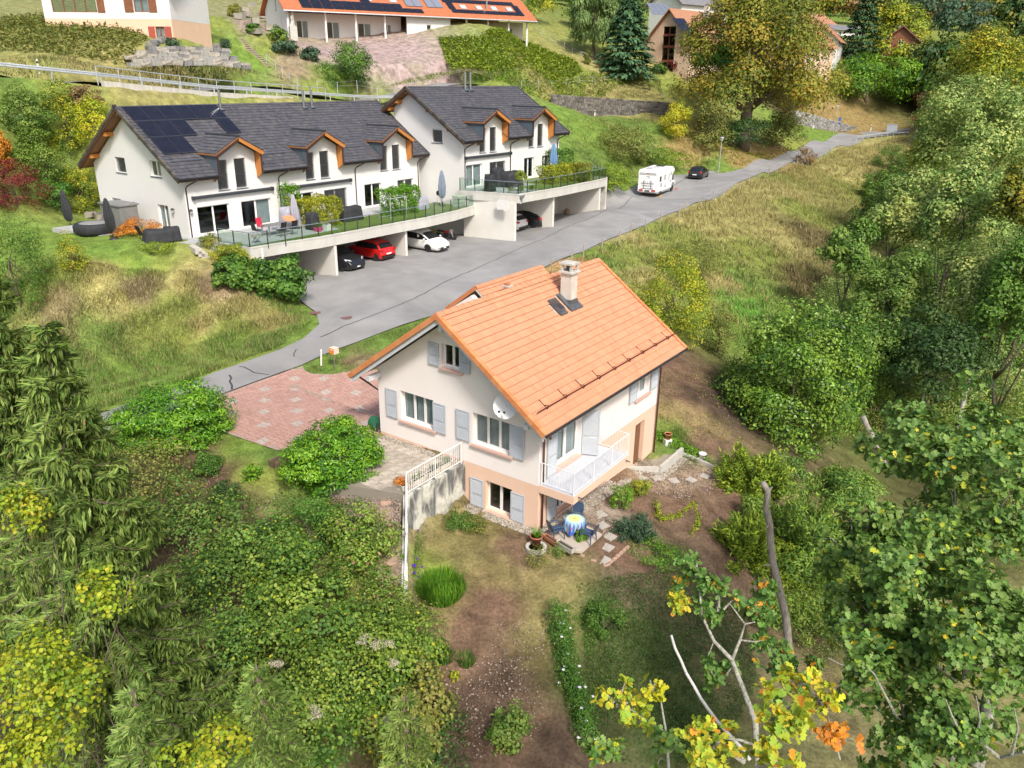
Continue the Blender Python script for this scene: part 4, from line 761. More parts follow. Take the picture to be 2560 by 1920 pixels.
plate(dk1, 'turf', [(1.2, -4.9), (1.4, -5.45), (3.6, -5.6), (6.6, -6.15), (9.9, -6.3), (17.8, -6.5), (25.1, -5.8), (25.0, -1.6), (10.2, -2.6), (10.0, -4.9)], D1Z-.06, D1Z-.02, M_LAWN)
plate(dk1, 'terrace', [(1.1, .66), (1.1, -4.9), (9.98, -4.9), (10.18, -2.6), (25.0, -1.58), (25.0, .66)], D1Z-.06, D1Z-.015, M_TERR)
edge = [p1[i] for i in range(1, 10)]
for a, b in zip(edge[:-1], edge[1:]): MB().prism([(a[0], a[1], D1Z-.1), (b[0], b[1], D1Z-.1), (b[0], b[1]+.16, D1Z-.1), (a[0]+(.1 if a == edge[0] else 0), a[1]+.16, D1Z-.1)], (0, 0, .14)).build('kerb', M_CONCW, dk1)
for u in (8.05, 15.75): MB().box(u-.12, u+.12, -6.35, -.3, D1Z-3.4, D1Z-.79).build('bay_wall', M_WALLW, dk1)
MB().box(1.6, 25.2, -.3, -.05, D1Z-3.6, D1Z-.79).build('rear_wall', M_WALLW, dk1); MB().prism([(1.5, -2.5, D1Z-3.4), (1.62, -5.6, D1Z-3.4), (1.9, -5.6, D1Z-3.4), (1.9, -2.5, D1Z-3.4)], (0, 0, 2.62)).build('bay_wall', M_WALLW, dk1)
glass_rail(A1, 'steel and glass railing along the edge of the first deck', [(.98, -2.4), (1.22, -5.5), (6.64, -6.25), (15.4, -6.53), (17.9, -6.66), (25.4, -5.85)], D1Z, 1.0)
D2Z = -4.0
dk2 = thing('garage_deck', 'higher concrete deck over the right-hand parking bays of the second white house', 'deck', A2.o, A2.rz)
p2 = [(-.09, .68), (-.03, -1.14), (.83, -5.2), (6.97, -5.5), (15.56, -5.21), (15.56, .68)]
plate(dk2, 'slab', p2, D2Z-.72, D2Z-.06, M_CONCW)
plate(dk2, 'turf', [(4.6, -4.9), (6.9, -5.3), (15.4, -5.05), (15.4, .6), (7.7, .6), (7.6, -2.3), (4.6, -2.3)], D2Z-.06, D2Z-.02, MATS['deck_turf'])
plate(dk2, 'terrace', [(.1, .66), (.1, -1.1), (.95, -5.0), (4.58, -5.2), (4.58, -2.28), (7.58, -2.28), (7.66, .66)], D2Z-.06, D2Z-.015, M_TERR)
for a, b in zip(p2[1:-2], p2[2:-1]): MB().prism([(a[0], a[1], D2Z-.1), (b[0], b[1], D2Z-.1), (b[0], b[1]+.16, D2Z-.1), (a[0], a[1]+.16, D2Z-.1)], (0, 0, .14)).build('kerb', M_CONCW, dk2)
MB().prism([(-.02, .1, D2Z-4.4), (.56, -4.95, D2Z-4.4), (.84, -4.95, D2Z-4.4), (.3, .1, D2Z-4.4)], (0, 0, 4.4-.73)).build('side_wall', M_WALLW, dk2)
for u in (6.35, 14.6): MB().box(u-.13, u+.13, -5.1, -.3, D2Z-4.2, D2Z-.73).build('bay_wall', M_WALLW, dk2)
MB().box(.3, 15.0, -.3, -.05, D2Z-4.4, D2Z-.73).build('rear_wall', M_WALLW, dk2)
glass_rail(A2, 'steel and glass railing along the edge of the second deck', [(.0, .5), (.06, -1.1), (.9, -5.08), (6.97, -5.38), (15.46, -5.1), (15.46, .0)], D2Z, 1.0, 1.25)
# white wall with railing right of the second deck
wr = thing('boundary_wall', 'stained white wall with a glass rail beyond the end of the second deck', 'wall', A2.w(15.7, -2.5, 0), A2.rz)
MB().box(0, .25, -2.6, 5.5, -7.2, D2Z+.1).build('wall', mat('wall_stained', (.66, .64, .60), (.42, .38, .33), scale=1.3, rough=.95, bump=.3), wr)
MB().tube([(.12, -1.5, D2Z+1.15), (.12, 5.5, D2Z+1.15)], .03, 6).build('handrail', M_STEEL, wr)
for k in range(6): MB().box(.09, .15, -1.5+k*1.38, -1.44+k*1.38, D2Z+.1, D2Z+1.13).build('post', MATS['rail_post_dark'], wr)
for k in range(5): MB().box(.11, .125, -1.4+k*1.38, -.18+k*1.38, D2Z+.18, D2Z+1.05).build('glass_panel', RAILGLASS, wr)
# basketball backboard on the corner of the second deck, floodlight at the end of the first
bb = thing('basketball_backboard', 'white basketball backboard on the wall below the second deck', 'backboard', A2.w(.42, -4.2, D2Z-.95), A2.rz)
B = MB().prism([(-.55, -.5, -.35), (-.55, -.62, -.1), (-.55, -.62, .35), (-.55, -.45, .5), (-.55, .45, .5), (-.55, .62, .35), (-.55, .62, -.1), (-.55, .5, -.35)], (.04, 0, 0)); B.build('board', PLW, bb)
MB().bar((-.5, 0, .1), (.0, 0, -.1), .06, .06).build('bracket', M_STEEL, bb); MB().tube([(-.55+.22*math.cos(t)-.25, .22*math.sin(t), -.28) for t in np.linspace(0, 6.28, 20)], .012, 5, False).build('hoop', M_ANTH, bb)
fl = thing('downpipe_box', 'galvanised rain hopper and pipe at the corner of the second deck', 'rain hopper', A2.w(1.05, -5.36, D2Z-.05), A2.rz)
MB().lathe([(.12, -.3), (.28, -.05), (.28, .0), (.25, .0)], (0, 0, 0), 4).build('hopper', M_STEEL, fl); MB().tube([(0, 0, -.3), (.05, .1, -.6), (-.05, .08, -.72)], .045, 8).build('pipe', M_STEEL, fl)
# ================================================================== vegetation kit
def _mirror(P): return P+[(-x, y, z) for x, y, z in P[-2:0:-1]]
_oak = [(0, 0, 0), (.24, .26, .03), (.12, .38, .02), (.36, .55, .05), (.19, .66, .03), (.28, .86, .03), (0, 1, -.02)]
LEAF = {'d': (np.array([(0, 0, 0), (.27, .45, .08), (0, 1, -.04), (-.27, .45, .08)]), np.array([(0, 1, 2, 3)])),
        'o': (np.array([(0, 0, 0), (.28, .3, .06), (.25, .68, .06), (0, 1, -.05), (-.25, .68, .06), (-.28, .3, .06)]), np.array([(0, 1, 2, 3), (0, 3, 4, 5)])),
        'k': (np.array(_oak+[(-x, y, z) for x, y, z in _oak[1:-1]]), np.array([list(range(7)), [0, 6]+list(range(11, 6, -1))])),
        'l': (np.array([(0, 0, 0), (.11, .4, .04), (0, 1, -.05), (-.11, .4, .04)]), np.array([(0, 1, 2, 3)])),
        's': (np.array([(0, 0, 0), (.10, .35, 0), (0, 1, 0), (-.10, .35, 0), (0, .35, .10), (0, .35, -.10)]), np.array([(0, 1, 2, 3), (0, 4, 2, 5)])),
        't': (np.array([(-.03, 0, 0), (.03, 0, 0), (0, 1, .12)]), np.array([(0, 1, 2)])),
        'g': (np.array([(-.028, 0, 0), (.028, 0, 0), (.02, .6, .08), (-.015, .62, .08), (0, 1, .3)]), np.array([(0, 1, 2, 3), (3, 2, 4, 4)]))}
def _unit(a): return a/(np.linalg.norm(a, axis=-1, keepdims=True)+1e-9)
def leafcloud(name, C, N, S, cols, shape='d', mt=None, parent=None, Y=None, rg=rng, droop=0., wide=1.):
    T, TF = LEAF[shape]; n = len(C); k = len(T); N = _unit(N)
    if Y is None: Y = rg.normal(0, 1, (n, 3)); Y[:, 2] -= droop
    Y = _unit(Y-N*(Y*N).sum(1, keepdims=True)); X = np.cross(Y, N); S = np.broadcast_to(np.asarray(S, float).reshape(-1, 1, 1), (n, 1, 1))
    V = C[:, None]+S*(T[None, :, 0:1]*wide*X[:, None]+T[None, :, 1:2]*Y[:, None]+T[None, :, 2:3]*N[:, None])
    if shape == 'g': TF = np.array([(0, 1, 2, 3), (3, 2, 4, 4)]); TF = np.array([(0, 1, 2), (0, 2, 3), (3, 2, 4)])
    F = (TF[None]+(np.arange(n)*k)[:, None, None]).reshape(-1, TF.shape[1])
    me = rawmesh(name, V.reshape(-1, 3), F); colattr(me, np.repeat(cols, k, 0)); me.materials.append(mt or LEAFM); return mk(name, me, parent)
LEAFM = leafmat('leaves', .25, .55); GLOSSM = leafmat('leaves_glossy', .18, .4); GRASSM = leafmat('grass_blades', .25, .8)
NEEDM = leafmat('needles', .08, .7)
PAL = {'autumn': [(.17, .185, .02), (.13, .16, .02), (.22, .21, .024), (.09, .12, .018), (.26, .20, .024)],
 'green': [(.055, .125, .016), (.08, .17, .022), (.035, .085, .013), (.11, .20, .03)], 'olive': [(.11, .135, .025), (.15, .165, .032), (.08, .10, .022), (.19, .18, .045)],
 'bright': [(.11, .225, .014), (.075, .175, .012), (.17, .29, .018), (.045, .12, .011)], 'laurel': [(.085, .165, .016), (.055, .115, .013), (.14, .225, .024), (.18, .27, .04), (.03, .075, .012)],
 'poplar': [(.20, .28, .07), (.29, .36, .11), (.13, .20, .045), (.09, .15, .035), (.33, .37, .10)], 'yellowgreen': [(.21, .25, .018), (.29, .30, .018), (.14, .19, .017), (.09, .14, .017), (.38, .33, .025)],
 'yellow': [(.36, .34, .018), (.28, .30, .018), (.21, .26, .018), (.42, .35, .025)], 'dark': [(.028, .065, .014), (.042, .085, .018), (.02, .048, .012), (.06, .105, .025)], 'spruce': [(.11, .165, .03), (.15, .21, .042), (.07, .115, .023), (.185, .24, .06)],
 'bluegreen': [(.045, .085, .045), (.065, .115, .06), (.035, .065, .035)], 'red': [(.13, .022, .02), (.18, .03, .028), (.09, .016, .016)], 'orange': [(.45, .17, .022), (.52, .21, .026), (.36, .13, .02)], 'brown': [(.20, .13, .055), (.26, .18, .085), (.14, .10, .045)],
 'conifer': [(.035, .075, .026), (.05, .10, .032), (.026, .055, .02)], 'cedar': [(.045, .10, .042), (.065, .13, .055), (.03, .07, .032)], 'willow': [(.16, .22, .07), (.20, .26, .09), (.11, .165, .05)], 'fern': [(.14, .215, .026), (.095, .165, .022), (.19, .26, .04), (.065, .12, .018)],
 'thuja': [(.17, .23, .018), (.12, .18, .016), (.08, .13, .014), (.23, .28, .025)], 'hazel': [(.085, .155, .024), (.125, .205, .035), (.055, .105, .018), (.17, .23, .045)], 'mix': [(.10, .17, .024), (.14, .215, .028), (.19, .245, .035), (.055, .11, .017), (.075, .14, .02)], 'oak': [(.085, .16, .03), (.12, .20, .04), (.055, .115, .022), (.155, .235, .055)],
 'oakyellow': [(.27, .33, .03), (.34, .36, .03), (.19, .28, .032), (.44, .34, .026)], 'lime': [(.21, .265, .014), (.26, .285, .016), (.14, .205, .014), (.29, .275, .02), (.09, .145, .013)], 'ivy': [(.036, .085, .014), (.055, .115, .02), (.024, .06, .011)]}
def pal(name, n, rg, clump=None, jit=.16):
    P = np.array(PAL[name])
    if clump is None: idx = rg.integers(0, len(P), n)
    else:
        kc = rg.integers(0, len(P), clump.max()+1); idx = np.where(rg.random(n) < .6, kc[clump], rg.integers(0, len(P), n))
    return np.minimum(P[idx]*1.4, .7)*rg.uniform(1-jit, 1+jit, (n, 1))*rg.uniform(.94, 1.06, (n, 3))
def crown(rg, n, R, K=40, rc=.32, low=-.45, fill=(.5, .92), flat=.75, top=0.):
    """leaf positions and normals of a crown made of K leafy clumps inside an ellipsoid of radii R"""
    R = np.asarray(R, float); d = _unit(rg.normal(0, 1, (K*3, 3))); d = d[d[:, 2] > low][:K]; K = len(d)
    rad = rg.uniform(*fill, K)*(1+.16*np.sin(d[:, 0]*3.1+rg.uniform(0, 6))*np.cos(d[:, 1]*2.7+rg.uniform(0, 6)))
    if top: rad *= 1-top*np.clip(np.hypot(d[:, 0], d[:, 1])*np.clip(d[:, 2], 0, 1), 0, 1)
    cc = d*rad[:, None]; rcl = rc*rg.uniform(.65, 1.25, K); cl = rg.choice(K, n, p=rcl**2/(rcl**2).sum())
    ld = _unit(rg.normal(0, 1, (n, 3))); ld[:, 2] = np.where((ld[:, 2] < -.2) & (rg.random(n) < .6), -ld[:, 2], ld[:, 2])
    pos = cc[cl]+ld*(rcl[cl]*rg.uniform(.55, 1.05, n))[:, None]*np.array([1, 1, flat]); N = _unit(ld+.5*_unit(pos)+rg.normal(0, .45, (n, 3))+np.array([0, 0, .35]))
    return pos*R, N, cl, cc*R, rcl
BARK = mat('bark', (.10, .075, .055), (.17, .135, .10), scale=6, rough=.95, bump=.5, stretch=(3, 3, .6)); BARKW = mat('bark_pale', (.42, .40, .36), (.55, .53, .48), scale=5, rough=.9, bump=.3)
def trunkmesh(mb, base, top, r0, r1, limbs, rg, bend=.06):
    base = np.array(base, float); top = np.array(top, float); L_ = np.linalg.norm(top-base); t = np.linspace(0, 1, 7); off = rg.normal(0, bend*L_, (7, 3)); off[0] = 0; off[:, 2] = 0
    P = base+(top-base)*t[:, None]+off*t[:, None]*.5; mb.tube(P, list(r0+(r1-r0)*t), 7)
    for q in limbs:
        a = P[rg.integers(2, 6)]; q = np.array(q, float); m = (a+q)/2+np.array([0, 0, -.08*np.linalg.norm(q-a)]); mb.tube([a, m, q], [r1*1.1+r0*.12, r1*.8+r0*.06, r1*.25], 5)
    return mb
PROTO = {}
def plant(name, label, cat, base, R, cz, palname, n, leaf, K=36, rc=.34, shape='d', trunk=None, group=None, mt=None, seed=None, droop=0., low=-.45, part='crown', flat=.75, fill=(.5, .92), bark=None, accents=None, share=None, rz=None, top=0., wide=1., tilt=0):
    """one tree or shrub: base point, crown radii R with its centre cz above the base"""
    rg = np.random.default_rng(seed if seed is not None else abs(hash((round(float(base[0]), 2), round(float(base[1]), 2)))) % 99999)
    o = thing(name, label, cat, base, rz if rz is not None else rg.uniform(0, 6.3), group); R = np.array(R, float)
    if tilt: o.rotation_euler = (tilt*rg.normal(0, .5), tilt*rg.normal(0, .5), o.rotation_euler[2])
    key = (share, palname, shape)
    if share and key in PROTO: me, tme, R0 = PROTO[key]; c = mk(part, me, o); c.location = (0, 0, float(cz)); c.scale = tuple(R)
    else:
        Rm = np.array([1, 1, 1.]) if share else R; pos, N, cl, cc, rcl = crown(rg, n, Rm, K, rc, low, fill, flat, top); co = pal(palname, n, rg, cl)
        if accents: m = rg.random(n) < accents[1]; co[m] = pal(accents[0], int(m.sum()), rg)
        lf = leaf/np.mean(R) if share else leaf
        c = leafcloud(part, pos, N, lf*rg.uniform(.6, 1.25, n), co, shape, mt, o, None, rg, droop, wide); c.location = (0, 0, float(cz)); tme = None
        if share: c.scale = tuple(R); PROTO[key] = (c.data, cc, R)
    if trunk:
        h = float(cz); lim = [(R*_unit(rg.normal(0, 1, 3))*.6)*np.array([1, 1, .6])+np.array([0, 0, h]) for _ in range(trunk[1])]
        trunkmesh(MB(), (0, 0, -.3), (0, 0, h+R[2]*.35), trunk[0], trunk[0]*.25, lim, rg).build('trunk' if part == 'crown' else 'stem', bark or BARK, o, True)
    return o
def plantpx(name, label, cat, px, py, F, rx, ry, palname, n, leaf, depth=None, lift=0., rot=None, **kw):
    """crown centred on a sight line at distance F, radii given as seen; its foot on the ground below"""
    if F is None:
        b_ = ong(px, min(py+ry*.8, 1915)); F = max(b_[1]+rx*.25*np.linalg.norm(b_-CAM)/FPX, 6)
    c = aty(px, py, F); sc_ = np.linalg.norm(c-CAM)/FPX; R = (rx*sc_, (depth or rx)*sc_, ry*sc_*1.05); g = g1(c[0], c[1])+lift; c[2] = max(c[2], g+R[2]*.55); return plant(name, label, cat, (c[0], c[1], g), R, c[2]-g, palname, n, leaf, **kw)
def tallconifer(name, label, base, H, R, palname, n=3500, leaf=.5, seed=1, group=None, droop=.25, cat='tree', share=None, layers=16, jag=.25):
    rg = np.random.default_rng(seed); o = thing(name, label, cat, base, rg.uniform(0, 6.3), group)
    key = ('con', share, palname)
    if share and key in PROTO: me = PROTO[key]; c = mk('crown', me, o); c.scale = (R, R, H)
    else:
        h = rg.uniform(0.06, 1, n)**.85; lay = (np.floor(h*layers)+rg.uniform(.0, .55, n))/layers; r = (1-lay)**.85*(rg.uniform(.25, 1, n)**.6); a = rg.uniform(0, 6.3, n); r *= 1+jag*np.sin(a*5+np.floor(h*layers)*2.1)
        pos = np.stack([r*np.cos(a), r*np.sin(a), lay-droop*r*.18], 1); s_ = np.array([R, R, H]); Nn = np.stack([np.cos(a)*.5, np.sin(a)*.5, np.ones(n)], 1)+rg.normal(0, .3, (n, 3)); Yd = np.stack([np.cos(a), np.sin(a), -np.full(n, droop)], 1)+rg.normal(0, .35, (n, 3))
        if share:
            # unit-size prototype drawn at its first size
            c = leafcloud('crown', pos*s_, Nn, leaf*rg.uniform(.6, 1.2, n), pal(palname, n, rg), 'l', NEEDM, o, Yd, rg, wide=2.2); co_ = np.empty(len(c.data.vertices)*3, np.float32); c.data.vertices.foreach_get('co', co_); c.data.vertices.foreach_set('co', (co_.reshape(-1, 3)/s_).astype(np.float32).ravel()); c.scale = (R, R, H); PROTO[key] = c.data
        else: c = leafcloud('crown', pos*s_, Nn, leaf*rg.uniform(.6, 1.2, n), pal(palname, n, rg), 'l', NEEDM, o, Yd, rg, wide=2.2)
    MB().tube([(0, 0, -.5), (0, 0, H*.5), (0, 0, H*.97)], [R*.07, R*.05, .02], 7).build('trunk', BARK, o, True); return o
# ================================================================== trees and shrubs, far to near
rg0 = np.random.default_rng(11)
# distant wooded hillside
far = []
for i in range(95):
    F_ = rg0.choice([190, 230, 270, 320, 380, 450, 540]); px = rg0.uniform(1980, 2650) if F_ > 260 else rg0.uniform(2330, 2650); py = 207-(rg0.uniform(20, 190) if F_ > 250 else rg0.uniform(-40, 60))
    far.append((px, py, F_))
for (px, py, F_) in far:
    c = aty(px, py, F_); g = g1(c[0], c[1]); p = rg0.choice(['green', 'olive', 'olive', 'dark', 'autumn', 'brown', 'green', 'bluegreen']); h = rg0.uniform(9, 16)*(1+F_/1500); r = h*rg0.uniform(.32, .48)
    plant('distant_tree', 'distant tree on the wooded hillside at the top right', 'tree', (c[0], c[1], g-.5), (r, r, h*.5), h*.5, str(p), 1600, h*.07, K=26, rc=.4, share='far', group='trees of the far hillside')
for i in range(55):
    px = rg0.uniform(2350, 2660); F_ = rg0.uniform(140, 205); c = aty(px, 230, F_); g = g1(c[0], c[1]); p = rg0.choice(['green', 'olive', 'dark', 'olive', 'hazel']); h = rg0.uniform(6, 12); r = h*rg0.uniform(.36, .5)
    plant('valley_tree', 'leafy tree in the dense wood filling the valley right of the junction', 'tree', (c[0], c[1], g-.5), (r, r, h*.5), h*.5, str(p), 2400, h*.055, K=32, rc=.36, share='val', group='trees of the valley wood')
for i in range(34):
    px = rg0.uniform(1050, 1720); F_ = rg0.uniform(165, 260); c = aty(px, 60, F_); g = g1(c[0], c[1]); p = rg0.choice(['green', 'olive', 'yellowgreen', 'dark', 'green']); h = rg0.uniform(7, 12); r = h*rg0.uniform(.36, .5)
    plant('slope_tree', 'leafy tree on the slope behind the long terrace at the top', 'tree', (c[0], c[1], g-.5), (r, r, h*.5), h*.5, str(p), 2400, h*.055, K=32, rc=.36, share='val', group='trees behind the long terrace')
TB = [ # label, px, py, F, rx, ry, palette, n, leaf, trunk
 ('tall_oak', 'huge old oak turning yellow beside the lane', 1880, 165, 123, 185, 195, 'autumn', 40000, .35, (1.1, 10)),
 ('maple_tree', 'round bright green tree above the road junction', 2165, 245, 192, 88, 66, 'bright', 9000, .45, (.4, 4)),
 ('leafy_tree', 'tall yellow-green tree right of the dark spruce', 2225, 150, 206, 62, 85, 'yellowgreen', 8000, .5, (.4, 4)),
 ('leafy_tree', 'sandy yellow tree right of the brown chalet', 2295, 175, 200, 42, 55, 'olive', 5000, .45, (.3, 3)),
 ('leafy_tree', 'small tree with a bright orange top in the wood', 2362, 152, 205, 34, 30, 'orange', 3000, .4, (.3, 3)),
 ('leafy_tree', 'olive undergrowth tree right of the round green tree', 2285, 255, 196, 60, 62, 'olive', 6500, .42, (.3, 3)),
 ('leafy_tree', 'dark green tree hiding the long side of the beige house', 1795, 150, 140, 62, 52, 'green', 7000, .35, (.3, 4)),
 ('larch_tree', 'feathery yellow-green larch at the right edge of the wood', 2470, 215, 150, 85, 105, 'yellowgreen', 9000, .4, (.4, 4)),
 ('poplar_tree', 'pale silver-green poplar highest above the meadow on the right', 2440, 350, 82, 125, 135, 'poplar', 16000, .26, (.35, 8)),
 ('poplar_tree', 'pale poplar leaning at the edge of the meadow', 2255, 560, 66, 75, 105, 'poplar', 9000, .22, (.2, 6)),
 ('poplar_tree', 'pale poplar with open crown in front of the yellow oak', 2400, 560, 62, 90, 130, 'poplar', 12000, .21, (.22, 8)),
 ('poplar_tree', 'yellowing poplar with white trunk on the right', 2470, 760, 50, 110, 165, 'poplar', 12000, .18, (.2, 9)),
 ('poplar_tree', 'dark leafed poplar at the lower edge of the meadow', 2230, 760, 55, 95, 110, 'hazel', 11000, .19, (.2, 7)),
 ('leafy_tree', 'young shaded tree between the meadow and the poplars', 2130, 640, 60, 60, 80, 'hazel', 6000, .2, (.15, 5)),
 ('leafy_tree', 'orange and green tree cut by the right edge', 2545, 520, 56, 55, 85, 'autumn', 7000, .22, (.2, 5)),
 ('leafy_tree', 'dark green tree filling the right edge below the orange one', 2555, 780, 46, 90, 170, 'green', 11000, .18, (.2, 6)),
 ('hedge_bush', 'small yellow bush beside the pale poplars', 2310, 400, 85, 35, 42, 'yellowgreen', 3500, .2, None),
 ('leafy_tree', 'green tree on the bank above the guardrail by the junction', 2345, 330, 115, 40, 40, 'hazel', 5000, .28, (.2, 4)),
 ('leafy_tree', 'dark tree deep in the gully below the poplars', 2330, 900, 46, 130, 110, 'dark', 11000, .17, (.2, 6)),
 ('leafy_tree', 'green tree deep in the gully behind the laurel', 2140, 880, 48, 80, 120, 'hazel', 9000, .16, (.15, 6)),
]
for nm, lb, px, py, F_, rx, ry, p, n, lf, tr in TB:
    plantpx(nm, lb, 'tree' if 'bush' not in nm else 'bush', px, py, F_, rx, ry, p, int(n*1.05), lf*1.38, trunk=tr, K=80 if n > 9000 else 48, rc=.27 if n > 9000 else .32, fill=(.45, .97), bark=BARKW if 'white' in lb else None)
rgw = np.random.default_rng(5)
for k, (px, py, r_) in enumerate([(2300, 470, 80), (2390, 440, 85), (2480, 520, 85), (2560, 430, 80), (2210, 480, 48), (2180, 560, 55), (2330, 660, 90), (2440, 640, 90), (2550, 640, 90), (2170, 700, 65), (2090, 740, 50), (2260, 860, 90), (2380, 800, 90), (2500, 880, 95), (2120, 840, 70), (2330, 960, 90), (2450, 980, 90), (2560, 960, 90), (2560, 340, 80), (2380, 290, 60), (2460, 290, 60), (2540, 250, 60), (2230, 400, 36)]):
    plantpx('wood_tree', 'leafy tree in the dense pale wood along the right side of the meadow', 'tree', px, py, None, r_*1.1, r_*1.05, str(rgw.choice(['poplar', 'poplar', 'hazel', 'green', 'fern'])), 9000, .3, trunk=(.14, 6), K=70, rc=.27, fill=(.4, .97), low=-.7, share='wood%d' % (k % 2), group='trees of the pale wood')
for lb, px, py, F_, R_, H_, p, nn in (('dark pointed spruce standing above the round green tree', 2140, 190, 203, 6, 17, 'conifer', 5000), ('tall dark cedar left of the beige house', 1567, 150, 148, 5.6, 14, 'cedar', 6000)):
    c = aty(px, py, F_); tallconifer('spruce_tree' if 'spruce' in lb else 'cedar_tree', lb, (c[0], c[1], g1(c[0], c[1])-.5), H_, R_, p, nn, 1.0, seed=int(px), layers=13)
plantpx('willow_tree', 'pale weeping willow left of the dark cedar', 'tree', 1487, 45, 152, 58, 60, 'willow', 9000, .8, shape='l', droop=4., K=40, trunk=(.4, 4), low=-.9)
SH = [ # shrubs further away
 ('round_bush', 'round dark green bush on the slope below the long terrace', 872, 168, 106, 58, 52, 'green', 9000, .22),
 ('hazel_bush', 'yellow rounded bush below the dark stone wall', 1692, 310, 104, 44, 50, 'yellow', 7000, .2),
 ('hazel_bush', 'loose olive bush behind the glass rail of the second deck', 1560, 365, 98, 75, 58, 'olive', 9000, .2),
 ('hazel_bush', 'grey-green bush growing between olive bush and yellow bush', 1610, 385, 92, 48, 42, 'hazel', 5000, .18),
 ('undergrowth_bush', 'dark undergrowth right of the yellow bush', 1775, 330, 108, 52, 62, 'olive', 7000, .24),
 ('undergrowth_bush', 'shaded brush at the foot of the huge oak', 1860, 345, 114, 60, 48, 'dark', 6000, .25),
 ('undergrowth_bush', 'olive brush right of the oak trunk', 1955, 330, 120, 50, 60, 'olive', 7000, .26),
 ('low_hedge', 'low yellow-green hedge at the end of the second deck', 1535, 455, 83, 46, 42, 'thuja', 7000, .14),
 ('low_hedge', 'low hedge behind the white motorhome', 1665, 400, 92, 62, 26, 'thuja', 5000, .16),
 ('juniper_bush', 'blue-green juniper on the terrace slope', 710, 122, 116, 30, 14, 'bluegreen', 2500, .25),
 ('juniper_bush', 'second blue-green juniper lower on the terrace slope', 775, 140, 113, 26, 14, 'bluegreen', 2500, .25),
 ('rose_bush', 'pale flowering bush at the corner of the long terrace', 695, 95, 118, 24, 22, 'mix', 2500, .22),
 ('garden_bush', 'dark bush on the hedge mound of the chalet', 262, 50, 90, 21, 18, 'olive', 2500, .15),
 ('clipped_bush', 'clipped box bush beside the chalet window', 290, 30, 92, 13, 12, 'dark', 1800, .12),
 ('garden_bush', 'green bush above the dry stone wall', 487, 92, 93, 26, 15, 'green', 2500, .16),
 ('garden_bush', 'grey lavender bush on the dry stone wall', 432, 108, 90, 15, 11, 'bluegreen', 1500, .14),
 ('garden_bush', 'round sage bush at the right end of the dry stone wall', 562, 112, 92, 14, 12, 'bluegreen', 1500, .14),
 ('garden_bush', 'brown-green bush beside the rockery', 585, 30, 112, 18, 15, 'autumn', 1800, .2),
 ('garden_bush', 'green rockery bush left of the long terrace', 632, 75, 112, 15, 12, 'green', 1500, .2),
 ('column_bush', 'small clipped columnar bush on the fence line', 1470, 148, 126, 10, 17, 'olive', 1500, .2),
 ('garden_bush', 'purple leafed bush below the beige house', 1690, 165, 145, 18, 20, 'red', 1800, .25),
 ('garden_bush', 'dark green bush in front of the beige house', 1720, 135, 142, 45, 22, 'dark', 4000, .28),
 ('garden_bush', 'green bush at the foot of the beige house', 1648, 175, 142, 18, 14, 'green', 1800, .25),
 ('meadow_bush', 'lone brown bush on the verge of the lane', 2015, 395, 104, 26, 24, 'brown', 2500, .2),
]
for nm, lb, px, py, F_, rx, ry, p, n, lf in SH: plantpx(nm, lb, 'hedge' if 'hedge' in nm else 'bush', px, py, None, rx, ry, p, int(n*.75), lf*1.15, part='foliage', K=40, rc=.33, low=-.7, trunk=(.06, 5))
LH = [ # left of the white house
 ('hazel_tree', 'grey-green tree below the start of the guardrail', 60, 285, 64, 60, 55, 'hazel', 7000, .17),
 ('hazel_tree', 'slim yellow-green tree left of the white gable', 165, 330, 58, 45, 95, 'yellowgreen', 8000, .15),
 ('hazel_tree', 'yellow bush tree touching the roof of the white gable', 232, 315, 62, 42, 55, 'yellow', 6000, .15),
 ('hazel_tree', 'broad green tree left of the white gable', 110, 410, 56, 62, 70, 'mix', 9000, .14),
 ('hazel_tree', 'orange tree at the left edge behind the red maple', 0, 380, 60, 22, 50, 'orange', 4500, .15),
 ('hazel_tree', 'yellow shrub behind the covered parasol', 205, 480, 54, 48, 58, 'yellowgreen', 7000, .13),
 ('hazel_tree', 'dark shrub between the red maple and the yellow shrub', 135, 495, 55, 40, 40, 'green', 5000, .13),
 ('hazel_tree', 'brown bramble bank beside the concrete wall', 215, 245, 68, 38, 26, 'brown', 4000, .15),
 ('red_maple', 'dark red maple at the left edge', 35, 480, 53, 58, 62, 'red', 8000, .12),
 ('cherry_tree', 'dark green cherry tree at the left edge below the maple', 35, 690, 36, 85, 130, 'green', 11000, .14),
]
for nm, lb, px, py, F_, rx, ry, p, n, lf in LH: plantpx(nm, lb, 'tree' if 'tree' in nm or 'maple' in nm else 'bush', px, py, F_ if py < 330 else None, rx, ry, p, int(n*.78), lf*1.15, K=44, rc=.3, low=-.8, trunk=(.1, 6), shape='l' if 'cherry' in nm else 'd', droop=2. if 'cherry' in nm else 0, wide=1.6 if 'cherry' in nm else 1)
